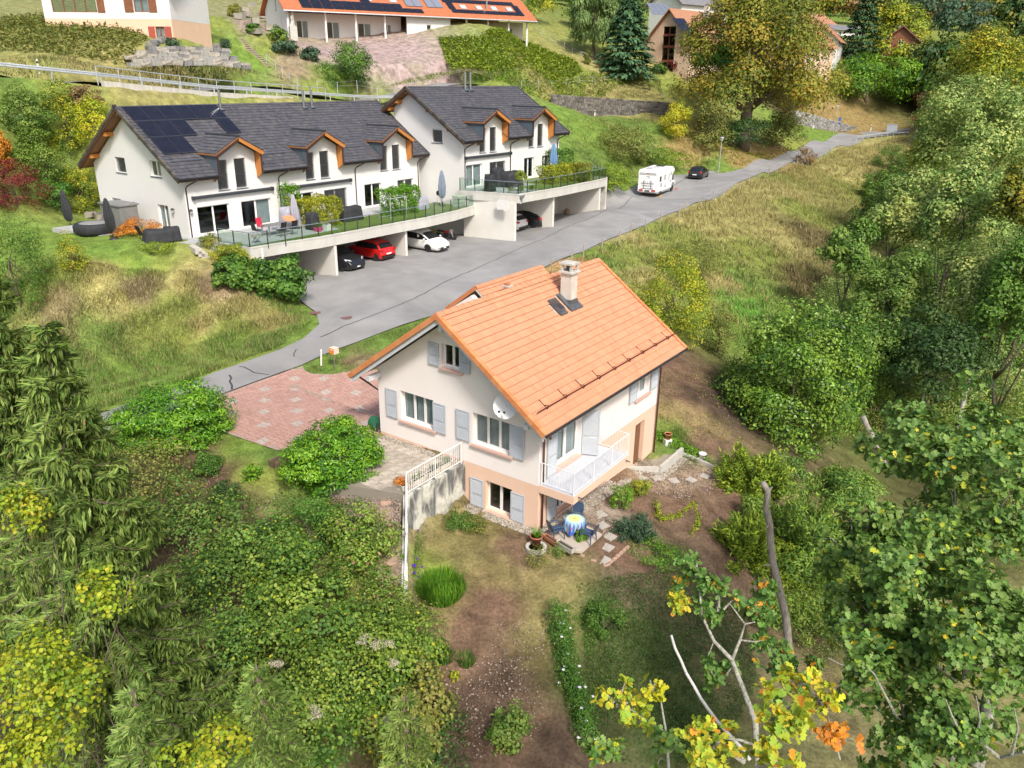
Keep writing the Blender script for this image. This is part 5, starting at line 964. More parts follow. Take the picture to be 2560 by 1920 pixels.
# around the pink house
GD = [
 ('cherry_laurel', 'large domed laurel right of the pink house', 1990, 960, 39, 172, 185, 'laurel', 34000, .21, 'l', 2.4),
 ('cherry_laurel', 'pale flowering laurel top behind the large domed one', 2165, 1010, 42, 90, 95, 'laurel', 9000, .14, 'l', 2.2),
 ('plum_tree', 'yellow-green tree behind the far corner of the pink roof', 1685, 760, 47, 105, 118, 'yellowgreen', 15000, .14, 'd', 1),
 ('thicket', 'dry twiggy thicket behind the yellow-green tree', 1720, 660, 53, 85, 62, 'olive', 7000, .13, 'd', 1),
 ('thicket', 'brown thicket at the lower end of the bright grass', 1800, 840, 46, 45, 70, 'olive', 4000, .12, 'd', 1),
 ('round_shrub', 'glossy green shrub left of the brick driveway', 430, 1052, 38, 130, 74, 'bright', 24000, .15, 'l', 2.),
 ('round_shrub', 'glossy green shrub in front of the brick driveway', 835, 1142, 33.5, 120, 80, 'bright', 24000, .14, 'l', 2.),
 ('small_shrub', 'small round dark shrub below the left glossy shrub', 515, 1165, 35, 42, 30, 'green', 3000, .09, 'd', 1),
 ('small_shrub', 'small dark shrub on the bare soil', 562, 1232, 33, 36, 32, 'dark', 2500, .08, 'd', 1),
 ('hazel_bush', 'small hazel bush on the bare soil at the bottom', 1272, 1822, 19.5, 52, 58, 'hazel', 1800, .11, 'o', 1.3),
 ('nandina_shrub', 'upright dark green shrub beside the stepping stones', 1552, 1245, 26.5, 30, 38, 'bright', 2200, .09, 'l', 1.8),
 ('yellow_shrub', 'small yellow shrub beside the dark green shrub', 1602, 1220, 27, 26, 26, 'lime', 1500, .09, 'l', 1.8),
 ('flower_bush', 'bush with white flowers at the end of the garden hedge', 1512, 1545, 22, 48, 52, 'green', 3500, .07, 'd', 1),
 ('pansy_bush', 'flowering bush with violet blooms at the foot of the concrete wall', 1150, 1300, 28, 42, 24, 'green', 2600, .07, 'd', 1),
 ('pansy_bush', 'yellowing flower bush under the basement window', 1190, 1310, 27.3, 34, 22, 'olive', 1800, .07, 'd', 1),
 ('dry_rose', 'half bare rose bush in front of the red flower pot', 1345, 1395, 25.2, 36, 34, 'olive', 700, .07, 'd', 1),
 ('dry_rose', 'small thorny rose bush beside the grey trough', 1395, 1375, 25, 24, 20, 'mix', 500, .06, 'd', 1),
 ('herb_plant', 'leafy green plant growing at the patio edge', 1455, 1345, 25, 14, 26, 'bright', 700, .07, 'd', 1),
 ('ground_herb', 'patch of low green herbs right of the brick edging', 1640, 1390, 24.5, 75, 26, 'bright', 5000, .06, 'd', 1),
 ('weed_tuft', 'light green weed on the bare soil near the bushes', 1135, 1690, 20.5, 14, 10, 'lime', 120, .14, 'l', 2.),
 ('fig_bush', 'broad leaved fig bush at the corner of the first deck', 690, 700, 49, 82, 56, 'green', 7000, .24, 'o', 1.2),
 ('fig_bush', 'smaller fig bush left of the white post', 585, 690, 48.5, 45, 48, 'green', 3500, .22, 'o', 1.2),
 ('barberry_hedge', 'golden barberry hedge beside the garden steps', 575, 640, 49.5, 50, 36, 'yellowgreen', 5500, .11, 'd', 1),
 ('barberry_hedge', 'golden barberry hedge at the top of the garden steps', 525, 605, 50.5, 28, 20, 'autumn', 2500, .10, 'd', 1),
 ('japanese_maple', 'low orange japanese maple on the terrace of the white gable', 345, 572, 47.5, 50, 22, 'orange', 4500, .10, 'd', 1),
 ('meadow_shrub', 'upright yellow shrub on the lawn edge left of the steps', 180, 640, 42, 36, 52, 'yellowgreen', 2500, .11, 'd', 1),
 ('low_shrub', 'low spreading shrub at the edge of the raised lawn', 395, 622, 46.5, 40, 14, 'thuja', 1800, .10, 'd', 1),
]
for nm, lb, px, py, F_, rx, ry, p, n, lf, sh, wd in GD:
    plantpx(nm, lb, 'tree' if 'tree' in nm or 'maple' in nm else 'shrub', px, py, None, rx, ry, p, n, lf, part='crown' if 'tree' in nm or 'maple' in nm else 'foliage', K=240 if n > 12000 else 44, rc=.2 if n > 12000 else .32, low=-.85, shape=sh, wide=wd, trunk=(.05 if F_ < 30 else .1, 5), fill=(.6, .97) if n > 12000 else (.45, .95), flat=.8, mt=GLOSSM if p in ('bright', 'laurel') else None)
# deck hedges
def boxhedge(F_, u0, u1, v0, v1, z0, z1, label, p, n, leaf, name='hedge'):
    rg = np.random.default_rng(int(n+u0*10)); o = thing(name, label, 'hedge', F_.w((u0+u1)/2, (v0+v1)/2, z0), F_.rz, sc=F_.k); d = np.array([u1-u0, v1-v0, z1-z0])/2
    P = rg.uniform(-1, 1, (n, 3)); ax_ = rg.integers(0, 3, n); P[np.arange(n), ax_] = np.where((ax_ == 2) | (rg.random(n) < .5), 1, -1)*rg.uniform(.78, 1.0, n); lump = 1+.12*np.sin(P[:, 0]*7+P[:, 2]*3)+.1*np.sin(P[:, 1]*6+P[:, 0]*4)
    Nn = np.zeros((n, 3)); Nn[np.arange(n), ax_] = P[np.arange(n), ax_]; P = P*lump[:, None]*d; P[:, 2] += d[2]; Nn += rg.normal(0, .5, (n, 3)); leafcloud('foliage', P, Nn, leaf*rg.uniform(.6, 1.3, n), pal(p, n, rg), 'd', GLOSSM, o, None, rg)
    MB().tube([(0, 0, 0), (0, 0, d[2])], .05, 6).tube([(d[0]*.5, 0, 0), (d[0]*.4, 0, d[2])], .05, 6).build('stem', BARK, o); return o
boxhedge(A1, 8.7, 11.6, -3.6, -1.0, D1Z, D1Z+2.0, 'broad yellow-green hedge between the first two gardens of the deck', 'yellowgreen', 9000, .14)
boxhedge(A1, 8.7, 9.5, -1.2, .4, D1Z, D1Z+2.9, 'tall leafy laurel standing against the first downpipe', 'bright', 2500, .14)
boxhedge(A1, 16.6, 19.9, -4.4, -2.6, D1Z, D1Z+2.1, 'clipped green hedge between the second and third gardens', 'bright', 9000, .13)
boxhedge(A2, 7.9, 12.2, -3.9, -2.4, D2Z, D2Z+1.5, 'loose yellow-green hedge across the second deck', 'yellowgreen', 7000, .14)
boxhedge(A2, 11.6, 12.8, -5.2, -3.8, D2Z-.3, D2Z+1.6, 'reddish climbing bush hanging over the second deck rail', 'autumn', 2500, .13)
boxhedge(A2, 13.5, 15.6, -1.5, 1.0, D2Z, D2Z+2.4, 'dark green bush at the right corner of the second house', 'green', 4500, .15)
plant('topiary_ball', 'clipped round box tree at the corner of the second deck', 'bush', A2.w(2.35, -4.3, D2Z), (.55, .55, .6), 1.25, 'thuja', 3000, .07, K=60, rc=.3, fill=(.7, .85), trunk=(.05, 2), part='foliage')
for k, (u, v, r) in enumerate(((1.5, -3.9, .3), (1.9, -4.6, .35), (3.0, -4.9, .3))): plant('topiary_ball', ['small clipped ball near the covered grill', 'small clipped ball under the round box tree', 'small clipped ball right of the round box tree'][k], 'bush', A2.w(u, v, D2Z), (r, r, r), r*.8, 'green' if k else 'autumn', 900, .06, K=30, rc=.35, fill=(.6, .8), part='foliage')
# thuja and juniper fans beside the garden
def fan_shrub(name, label, px, py, F_, rx, ry, p, n, leaf, seed, lean=(.3, 0)):
    rg = np.random.default_rng(seed); b_ = ong(px, min(py+ry*.85, 1915)); F_ = b_[1]+rx*.2*np.linalg.norm(b_-CAM)/FPX; c = aty(px, py, F_); sc_ = np.linalg.norm(c-CAM)/FPX; R = rx*sc_; H = ry*2*sc_; g = g1(c[0], c[1]); z0 = min(g, c[2]-ry*sc_)
    o = thing(name, label, 'shrub', (c[0], c[1], z0), 0); m = 46; P = []; Yd = []; Nn = []; H = c[2]+ry*sc_-z0
    for i in range(m):
        a = rg.uniform(0, 6.3); el = rg.uniform(.15, 1.25); d = np.array([math.cos(a)*math.cos(el)*R, math.sin(a)*math.cos(el)*R, math.sin(el)*H*.95])*rg.uniform(.7, 1.05); k = n//m; t = rg.uniform(.25, 1, k)
        q = d[None]*t[:, None]+rg.normal(0, .09*R, (k, 3))*(1.15-t[:, None]*.6); P.append(q); Yd.append(_unit(d)[None]+rg.normal(0, .35, (k, 3))+np.array([0, 0, .1])); Nn.append(rg.normal(0, 1, (k, 3))+np.array([0, 0, .8]))
    P, Yd, Nn = np.concatenate(P), np.concatenate(Yd), np.concatenate(Nn); leafcloud('foliage', P, Nn, leaf*rg.uniform(.6, 1.3, len(P)), pal(p, len(P), rg), 'l', NEEDM, o, Yd, rg, wide=1.3); MB().tube([(0, 0, -.3), (0, 0, H*.5)], [.08, .03], 6).build('stem', BARK, o); return o
fan_shrub('juniper_shrub', 'feathery yellow-green juniper at the end of the stepping stones', 1885, 1170, 30, 100, 80, 'thuja', 9000, .26, 1)
fan_shrub('juniper_shrub', 'feathery juniper below the first one beside the bare trunk', 1865, 1345, 25.5, 88, 72, 'thuja', 8000, .24, 2)
fan_shrub('fern_bush', 'yellow-green ferny bush behind the bare trunk', 2020, 1290, 26, 100, 150, 'fern', 9000, .22, 3)
fan_shrub('robinia_bush', 'ferny robinia bush spreading right of the laurel', 2290, 1050, 34, 190, 85, 'fern', 14000, .24, 4)
fan_shrub('rosemary_bush', 'grey-green rosemary bush in the vegetable garden', 1582, 1312, 25.5, 62, 42, 'bluegreen', 5500, .15, 5)
fan_shrub('robinia_bush', 'ferny bush at the right edge below the dark trees', 2500, 1010, 32, 120, 90, 'fern', 8000, .24, 6)
fan_shrub('fern_plant', 'light green fern on the lawn below the driveway', 632, 1180, 34.2, 24, 26, 'bright', 500, .25, 7)
# ================================================================== foreground trees and shrubs
def big_spruce(label, px, py, F_, H, R, seed, n_whorl=26, dens=1.0, twig=.42, zmin=-2.0):
    rg = np.random.default_rng(seed); top = aty(px, py, F_); base = np.array([top[0], top[1], top[2]-H]); o = thing('spruce_tree', label, 'tree', base, 0)
    C, Y, N = [], [], []; br = MB(); br.tube([(0, 0, 0), (0, 0, H*.6), (0, 0, H)], [.22, .11, .015], 8); view = math.atan2(-base[1], -base[0]); cones = []
    for w in range(n_whorl):
        h = H*(1-(w+.35)/n_whorl*.80); l0 = R*(1-h/H)**.75*1.35+.12
        for b in range(6):
            a = view+rg.uniform(-2.2, 2.2) if b < 5 else rg.uniform(0, 6.3); L_ = l0*rg.uniform(.75, 1.1); u = np.array([math.cos(a), math.sin(a), 0]); s = np.linspace(0, 1, 7); dz = -.20*L_*s*1.2+.20*L_*s**2.6
            P = np.array([0, 0, h])+u*L_*s[:, None]+np.stack([0*s, 0*s, dz], 1); br.tube(P, list(np.linspace(.035, .008, 7)*max(.5, L_/2)), 5); side = np.array([-u[1], u[0], 0])
            m = int(L_*20*dens)+5; t = np.sort(rg.uniform(.12, 1, m)); Q = np.stack([np.interp(t, s, P[:, k]) for k in range(3)], 1)
            for sg in (-1, 1):                       # side twigs, drooping
                off = sg*side*rg.uniform(.05, .32, (m, 1))*(1.1-t[:, None]*.7)*min(1, L_/1.5); d = u*.55+sg*side*rg.uniform(.3, .9, (m, 1))+np.array([0, 0, -.25])+rg.normal(0, .18, (m, 3)); C.append(Q+off*.5); Y.append(d); N.append(np.tile((0, 0, 1.), (m, 1))+rg.normal(0, .3, (m, 3)))
            k = int(m*2.3); i = rg.integers(0, m, k); drop = rg.uniform(0, .55, (k, 1))*min(1., L_/1.6); C.append(Q[i]+side*rg.normal(0, .14, (k, 1))*min(1, L_/1.5)-np.array([0, 0, 1])*drop); Y.append(np.array([0, 0, -1.])+u*.15+rg.normal(0, .13, (k, 3))); N.append(u[None]+rg.normal(0, .4, (k, 3)))
            C.append(P[-2:-1]); Y.append(u[None]+np.array([[0, 0, .25]])); N.append(np.array([[0, 0, 1.]]))
            if rg.random() < .22 and L_ > .8: cones.append(P[-2]+np.array([0, 0, -.08]))
    C, Y, N = map(np.concatenate, (C, Y, N)); C = np.concatenate([C, np.array([[0, 0, H-.3*q] for q in range(4)])]); Y = np.concatenate([Y, np.tile((0, 0, 1.), (4, 1))]); N = np.concatenate([N, np.tile((1., 0, 0), (4, 1))])
    m_ = C[:, 2]+base[2] > zmin; C, Y, N = C[m_], Y[m_], N[m_]; n = len(C)
    leafcloud('crown', C, N, twig*rg.uniform(.6, 1.25, n), pal('spruce', n, rg), 's', NEEDM, o, Y, rg, wide=1.15); br.build('trunk', BARK, o, True)
    me = MB().lathe([(.01, -.16), (.028, -.12), (.034, -.06), (.026, -.01), (.008, 0)], n=8).mesh('cone', True); me.materials.append(mat('cone_tan', (.36, .22, .12), (.46, .30, .18), scale=20, rough=.8, bump=.6, bscale=60))
    for c in cones[:40]:
        for q in range(2): mk('cone', me, o, None, c+rg.normal(0, .06, 3))
    return o
big_spruce('tall spruce with hanging twigs rising at the left edge', -70, 585, 21, 17.5, 2.3, 1, 32, 1.1, .30)
big_spruce('drooping spruce with reddish cones in the left foreground', 105, 800, 16.5, 15.5, 2.35, 2, 32, 1.6, .27)
big_spruce('young spruce tip poking up among the bottom left bushes', 640, 1660, 12, 4.2, .75, 3, 12, 2., .17)
big_spruce('young spruce at the bottom between yellow vine and bushes', 330, 1720, 11, 4.0, .8, 4, 12, 2., .17)
big_spruce('small spruce branch top at the lower middle left', 1010, 1740, 12.5, 3.0, .5, 5, 9, 1.8, .17)
FB = [('olive hazel shrub left of the bare soil', 330, 1190, 115, 85, 'olive', 2600), ('green hazel shrub above the bottom left thicket', 470, 1340, 120, 95, 'hazel', 3800), ('dense hazel shrub in the middle of the left thicket', 640, 1420, 130, 100, 'hazel', 4500),
 ('leafy elder shrub beside the bare soil', 760, 1320, 105, 72, 'green', 3600), ('narrow leaved shrub beside the brick steps', 905, 1370, 78, 78, 'fern', 3200), ('dark leaved hazel in the shadow of the spruce', 540, 1570, 150, 120, 'hazel', 5500), ('yellow-green dogwood in the thicket', 760, 1540, 145, 115, 'mix', 5500),
 ('yellowing shrub at the lower end of the railing', 960, 1550, 100, 105, 'mix', 4200), ('dogwood with creamy seed heads facing the bare soil', 900, 1710, 165, 130, 'mix', 6500), ('broad hazel at the bottom of the thicket', 680, 1760, 150, 130, 'hazel', 5500), ('dark shrub deep in the bottom left corner', 480, 1780, 140, 130, 'ivy', 4500),
 ('brownish shrub at the edge of the bare soil', 1030, 1800, 90, 95, 'olive', 3000), ('lime shrub at the bottom edge', 830, 1890, 160, 80, 'mix', 4000), ('dark creeper bush at the bottom edge of the soil', 1080, 1890, 90, 55, 'ivy', 2200), ('low shrub behind the tall grass clump', 1010, 1640, 70, 75, 'mix', 2400)]
for i, (lb, px, py, rx, ry, p, n) in enumerate(FB):
    plantpx('thicket_shrub', lb, 'shrub', px, py, None, rx*1.12, ry*1.1, p, int(n*1.5), (.105, .14, .12, .10, .13)[i % 5], part='foliage', K=30 if i % 2 else 44, rc=.34, low=-.6, shape='d' if i % 2 else 'o', wide=(1.25, 1., 1.4)[i % 3], trunk=(.05, 8), fill=(.3, 1.05), flat=1.05, seed=100+i, accents=(('yellow', .012), ('brown', .05), ('lime', .06))[i % 3])
for i, (lb, px, py, F_, rx, ry, n) in enumerate((('lime yellow vine climbing over the spruce in the bottom left corner', 130, 1690, 11.5, 125, 150, 2600), ('lime yellow vine hanging at the left edge', 60, 1270, 14.5, 65, 60, 900), ('yellow bush with dry seed heads at the bottom edge', 520, 1880, 10.5, 90, 50, 1300), ('lime vine tuft at the bottom left edge', 60, 1870, 10.5, 110, 60, 1200), ('lime vine strand below the spruce branches', 260, 1480, 12.5, 60, 70, 700))):
    plantpx('yellow_vine', lb, 'vine', px, py, F_, rx, ry, 'lime', n, .085, part='foliage', K=44, rc=.26, low=-1, shape='o', wide=1.4, fill=(.2, .95), flat=1, trunk=(.03, 5), seed=200+i)
# oak on the right: rosettes of lobed leaves at the ends of twigs
def oak(name, label, blobs, palname, leaf, branches, seed, bark, acc=None, wfac=1.):
    rg = np.random.default_rng(seed); C, N, Y, S, K_ = [], [], [], [], []; tw = MB(); tg = MB(); c0 = aty(*blobs[0][:3]); base = np.array([c0[0], c0[1], g1(c0[0], c0[1])]); o = thing(name, label, 'tree', base, 0)
    for px, py, F_, rx, ry, n, pn in blobs:
        c = aty(px, py, F_); sc_ = np.linalg.norm(c-CAM)/FPX; R = np.array([rx*sc_, rx*sc_*.8, ry*sc_]); p_, nn, cl, cc, rcl = crown(rg, n, R, max(8, n//28), .26, -.9, (.25, .97), .9); p_ = p_+c-base
        for q in cc[::2]: tg.tube([c-base+q*.3+np.array([0, 0, -.3*R[2]]), c-base+q*.75, c-base+q*1.05], [.03, .016, .006], 5)
        m = 6
        for k in range(m):
            a = 2*math.pi*k/m+rg.uniform(-.4, .4, n); e1 = _unit(np.cross(nn, rg.normal(0, 1, (n, 3)))); e2 = np.cross(nn, e1); d = np.cos(a)[:, None]*e1+np.sin(a)[:, None]*e2; C.append(p_+d*.01); Y.append(d+nn*.25); N.append(nn+rg.normal(0, .3, (n, 3))-d*.2); S.append(leaf*rg.uniform(.65, 1.2, n)); K_.append(pal(pn, n, rg))
    C, N, Y, S, K_ = map(np.concatenate, (C, N, Y, S, K_))
    if acc: m_ = rg.random(len(C)) < acc[1]; K_[m_] = pal(acc[0], int(m_.sum()), rg)
    leafcloud('crown', C, N, S, K_, 'k', LEAFM, o, Y, rg, wide=wfac)
    for pts, r0, r1 in branches:
        P = [aty(*q)-base for q in pts]; (tg if r0 < .05 else tw).tube(P, list(np.linspace(r0, r1, len(P))), 7)
    tw.build('trunk', bark, o, True); tag(tg.build('twigs', bark, o), kind='stuff'); return o
LICH = mat('lichen_bark', (.17, .16, .13), (.44, .43, .36), scale=20, rough=.95, bump=.5, contrast=.5)
oak('oak_tree', 'broad green oak filling the lower right corner', [(2330, 1130, 19, 190, 150, 660, 'oak'), (2420, 1330, 17, 220, 200, 980, 'oak'), (2250, 1500, 15, 170, 190, 820, 'oak'), (2440, 1620, 13.5, 190, 210, 820, 'oak'), (2300, 1800, 12.5, 210, 150, 660, 'oak'), (2480, 1120, 20, 150, 160, 500, 'oak'), (2150, 1340, 17.5, 90, 130, 380, 'oak')], 'oak', .185,
 [([(2560, 1560, 14), (2520, 1640, 13.5), (2480, 1720, 13), (2440, 1920, 12)], .12, .16), ([(2380, 1900, 11.5), (2400, 1860, 11.5), (2440, 1845, 11.5), (2500, 1895, 11.3), (2560, 1880, 11)], .045, .03), ([(2410, 1850, 11.5), (2380, 1790, 11.5), (2365, 1750, 11.5)], .03, .01), ([(2440, 1845, 11.5), (2450, 1800, 11.5), (2440, 1740, 11.5)], .03, .01), ([(2530, 1885, 11), (2545, 1820, 11), (2535, 1770, 11)], .03, .01), ([(2120, 1530, 15.5), (2140, 1600, 15.3), (2145, 1650, 15)], .012, .02), ([(2070, 1645, 14), (2110, 1665, 14), (2150, 1690, 14)], .012, .02)], 41, LICH, ('oakyellow', .05))
oak('oak_tree', 'sparse young oak with lichen covered stem and yellow leaves', [(1745, 1440, 13, 75, 60, 60, 'oak'), (1800, 1510, 13, 60, 60, 50, 'oak'), (1900, 1500, 13.5, 55, 60, 60, 'oak'), (1700, 1500, 13, 40, 40, 26, 'oakyellow'), (1935, 1600, 13, 60, 90, 80, 'oak'), (1800, 1690, 12.5, 60, 50, 40, 'oak'), (1980, 1700, 13, 80, 80, 80, 'oak')], 'oak', .15,
 [([(1895, 1920, 11), (1888, 1803, 11.6), (1856, 1719, 12), (1830, 1650, 12.3), (1785, 1603, 12.6), (1755, 1540, 12.8), (1745, 1440, 13)], .07, .02), ([(1830, 1650, 12.3), (1850, 1600, 12.5), (1862, 1560, 12.5), (1888, 1555, 12.5)], .035, .012), ([(1862, 1560, 12.5), (1840, 1530, 12.5), (1825, 1510, 12.5)], .02, .008), ([(1850, 1600, 12.5), (1890, 1605, 12.4), (1905, 1600, 12.4)], .02, .008), ([(1785, 1603, 12.6), (1770, 1640, 12.5)], .015, .006)], 42, LICH, ('orange', .08))
oak('oak_tree', 'nearest oak branch with large yellow-green leaves at the bottom', [(1770, 1860, 9.3, 90, 75, 34, 'oakyellow'), (1930, 1800, 9.5, 110, 80, 44, 'oakyellow'), (1880, 1900, 9, 120, 40, 30, 'oakyellow'), (2060, 1760, 9.7, 70, 45, 22, 'yellow'), (1990, 1600+100, 10.3, 50, 35, 14, 'oakyellow'), (2080, 1840, 9.4, 50, 40, 10, 'orange')], 'oakyellow', .17,
 [([(1940, 1960, 8.6), (1935, 1880, 9), (1930, 1800, 9.5), (1990, 1760, 9.8), (2060, 1750, 9.8)], .05, .01), ([(1930, 1880, 9), (1850, 1850, 9.2), (1770, 1840, 9.4)], .03, .01), ([(2100, 1900, 9.2), (2085, 1840, 9.4), (2070, 1790, 9.6)], .015, .006)], 43, LICH, ('orange', .05))
oak('oak_tree', 'oak twigs with yellow tips left of the dead branch', [(1545, 1755, 11, 60, 36, 22, 'oakyellow'), (1630, 1715, 11, 40, 40, 14, 'yellow'), (1600, 1800, 11, 45, 50, 24, 'oakyellow'), (1510, 1880, 10.4, 60, 40, 34, 'oak'), (1660, 1870, 10.5, 45, 50, 22, 'oak')], 'oak', .14,
 [([(1672, 1930, 10), (1665, 1830, 10.8), (1650, 1740, 11), (1630, 1710, 11)], .03, .008), ([(1665, 1830, 10.8), (1600, 1790, 11), (1545, 1750, 11)], .015, .006)], 44, LICH, ('yellow', .1))
# creamy seed heads on the thicket
for k, (px, py, F_, r_) in enumerate(((960, 1610, 16, 26), (915, 1600, 16.2, 20), (985, 1660, 15.6, 16), (690, 1660, 15, 18), (790, 1780, 13.5, 20), (560, 1830, 11.2, 26), (975, 1800, 13.2, 16))):
    c = aty(px, py, F_); s_ = np.linalg.norm(c-CAM)/FPX*r_; rgs = np.random.default_rng(k); o = thing('seed_head', ['largest creamy seed head cluster on the dogwood', 'creamy seed heads left of the largest cluster', 'small creamy seed heads right of the largest cluster', 'pale seed heads in the middle of the thicket', 'pale seed heads low in the thicket', 'pale seed heads above the yellow bush at the bottom edge', 'pale seed heads beside the brownish shrub'][k], 'seed head', c, 0)
    pos, N_, cl, cc, rcl = crown(rgs, 420, (s_*1.3, s_, s_*.8), 14, .32, -1, (.2, .95)); leafcloud('fluff', pos, N_, .035*rgs.uniform(.6, 1.3, 420), np.array([.50, .45, .34])*rgs.uniform(.7, 1.2, (420, 1)), 'd', LEAFM, o, None, rgs); MB().tube([(0, 0, -s_*1.5), (0, 0, 0)], .008, 5).build('stem', BARK, o)
# dead wood
def dead(label, pts, r, m=None, name='dead_tree'):
    P = [aty(*q) for q in pts]; b = P[0]; o = thing(name, label, 'dead wood', b, 0); k = []
    for i in range(len(P)-1):
        for t_ in (0, .5): k.append(P[i]+(P[i+1]-P[i])*t_)
    k.append(P[-1]); rg = np.random.default_rng(len(label)); k = [p-b+rg.normal(0, .25*min(r), 3)*(0 < i < len(k)-1) for i, p in enumerate(k)]
    MB().tube(k, list(np.interp(np.linspace(0, 1, len(k)), np.linspace(0, 1, len(r)), r)), 8).build('trunk', m or DEADW, o, True)
    for i in range(2, len(k)-1, 2):
        d = rg.normal(0, 1, 3); MB().tube([k[i], np.array(k[i])+_unit(d)*r[0]*2.2], [r[0]*.4, r[0]*.12], 5).build('snag', m or DEADW, o)
    return o
DEADW = mat('dead_wood_grey', (.20, .17, .14), (.42, .38, .33), scale=5, rough=.95, bump=.7, stretch=(4, 4, .5)); WHITEW = mat('dead_wood_white', (.58, .57, .55), (.42, .40, .37), scale=6, rough=.9, bump=.3)
dead('bare grey trunk with a snapped top standing beside the garden', [(1976, 1640, 22), (1966, 1572, 22.2), (1951, 1498, 22.4), (1935, 1415, 22.7), (1924, 1310, 23), (1917, 1225, 23.2), (1906, 1205, 23.3)], [.15, .13, .10])
dead('short bare trunk top above the oak crown', [(2225, 1190, 24), (2200, 1140, 24.3), (2180, 1090, 24.5), (2158, 1040, 24.7)], [.13, .12, .09])
dead('thin bleached white branch slanting in the foreground', [(1875, 1900, 10.5), (1861, 1881, 10.6), (1793, 1803, 11), (1751, 1745, 11.3), (1715, 1682, 11.6), (1690, 1620, 11.8), (1678, 1588, 12)], [.035, .03, .025], WHITEW, 'dead_branch')
# gully undergrowth right of the garden
rgu = np.random.default_rng(77); UG = []
for i in range(34):
    px = rgu.uniform(2040, 2600); py = rgu.uniform(760, 1180) if i < 20 else rgu.uniform(1240, 1700)
    UG.append((px, py))
for i, (px, py) in enumerate(UG):
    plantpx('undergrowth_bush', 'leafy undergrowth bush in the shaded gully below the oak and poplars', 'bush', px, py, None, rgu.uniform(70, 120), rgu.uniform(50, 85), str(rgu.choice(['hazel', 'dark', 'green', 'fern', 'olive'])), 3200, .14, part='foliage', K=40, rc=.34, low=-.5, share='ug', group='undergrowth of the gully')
for i in range(26):
    px = rgu.uniform(1880, 2140); py = rgu.uniform(1180, 1560)
    plantpx('fern_thicket', 'ferny green bush in the thicket between junipers and oak', 'bush', px, py, None, rgu.uniform(45, 75), rgu.uniform(38, 60), str(rgu.choice(['fern', 'thuja', 'hazel', 'fern'])), 2600, .16, part='foliage', K=40, rc=.34, low=-.5, share='fernug', shape='l', wide=1.8, group='ferny thicket beside the bare trunk')
# tall grass clump, garden hedge, vines
def grassclump(label, px, py, r, n, L_, p, seed, name='grass_clump', cat='grass'):
    rg = np.random.default_rng(seed); b = ong(px, py); o = thing(name, label, cat, b, 0); a = rg.uniform(0, 6.3, n); q = np.sqrt(rg.random(n))*r; C = np.stack([q*np.cos(a), q*np.sin(a), np.zeros(n)], 1); lean = .3+1.3*q/r; Yd = np.stack([np.cos(a)*lean, np.sin(a)*lean, np.ones(n)], 1)+rg.normal(0, .25, (n, 3)); Nn = np.stack([-np.cos(a), -np.sin(a), np.full(n, .6)], 1)+rg.normal(0, .2, (n, 3))
    c = leafcloud('blade', C, Nn, L_*rg.uniform(.6, 1.15, n), pal(p, n, rg), 'g', GRASSM, o, Yd, rg); c['kind'] = 'stuff'; return o
grassclump('big clump of long bright green grass beside the concrete wall', 1105, 1490, .68, 1900, .8, 'bright', 1)
grassclump('dark grass tuft under the front glossy shrub', 790, 1235, .35, 350, .5, 'green', 2); grassclump('tuft of grass on the bare soil beside the shrubs', 1110, 1650, .3, 260, .5, 'green', 3); grassclump('second tuft of grass on the bare soil', 1165, 1660, .25, 220, .45, 'green', 4); grassclump('grass tuft below the first soil tufts', 1085, 1720, .2, 200, .4, 'green', 5)
def hedge_path(label, pts, w, h, p, n, leaf, seed, name='garden_hedge', flowers=None):
    rg = np.random.default_rng(seed); G = [ong(*q) for q in pts]; b = G[0]; o = thing(name, label, 'hedge', b, 0); t = rg.uniform(0, len(G)-1, n); P = np.stack([np.interp(t, range(len(G)), [g[k] for g in G]) for k in range(3)], 1)-b; a = rg.uniform(0, 6.3, n); q = np.sqrt(rg.random(n)); lump = 1+.25*np.sin(t*9)+.15*np.sin(t*23)
    el = rg.uniform(0, 1.57, n); P += np.stack([np.cos(a)*np.cos(el)*w*lump, np.sin(a)*np.cos(el)*w*lump, np.sin(el)*h*lump*rg.uniform(.8, 1, n)], 1); Nn = np.stack([np.cos(a)*np.cos(el), np.sin(a)*np.cos(el), np.sin(el)+.3], 1)+rg.normal(0, .4, (n, 3)); leafcloud('foliage', P, Nn, leaf*rg.uniform(.6, 1.3, n), pal(p, n, rg), 'd', LEAFM, o, None, rg)
    if flowers:
        me = MB().lathe([(.005, 0), (.05, .02), (.055, .03)], n=7).mesh('flower'); me.materials.append(mat('petal_'+flowers[0], flowers[1], rough=.6)); i = rg.integers(0, n, flowers[2])
        for k in i: mk('flower', me, o, None, P[k]*1.0+np.array([0, 0, .03]))
    return o
hedge_path('narrow hedge with white blossoms running down the garden', [(1385, 1545), (1405, 1620), (1420, 1700), (1450, 1780), (1465, 1860)], .42, .75, 'green', 9000, .075, 8, flowers=('white', (.75, .72, .75), 26))
hedge_path('trailing squash vine on the vegetable bed', [(1640, 1255), (1650, 1300), (1700, 1290), (1735, 1260), (1745, 1310), (1725, 1340)], .16, .14, 'lime', 1100, .10, 9, 'squash_vine')
hedge_path('low violet flower bed along the foot of the concrete wall', [(1045, 1340), (1040, 1400), (1035, 1450)], .28, .22, 'hazel', 1500, .06, 10, 'flower_bed', ('violet', (.10, .03, .35), 14))
hedge_path('grass and herbs along the gravel at the right house corner', [(1645, 1090), (1690, 1110), (1760, 1150)], .4, .25, 'bright', 1800, .10, 12, 'herb_border')
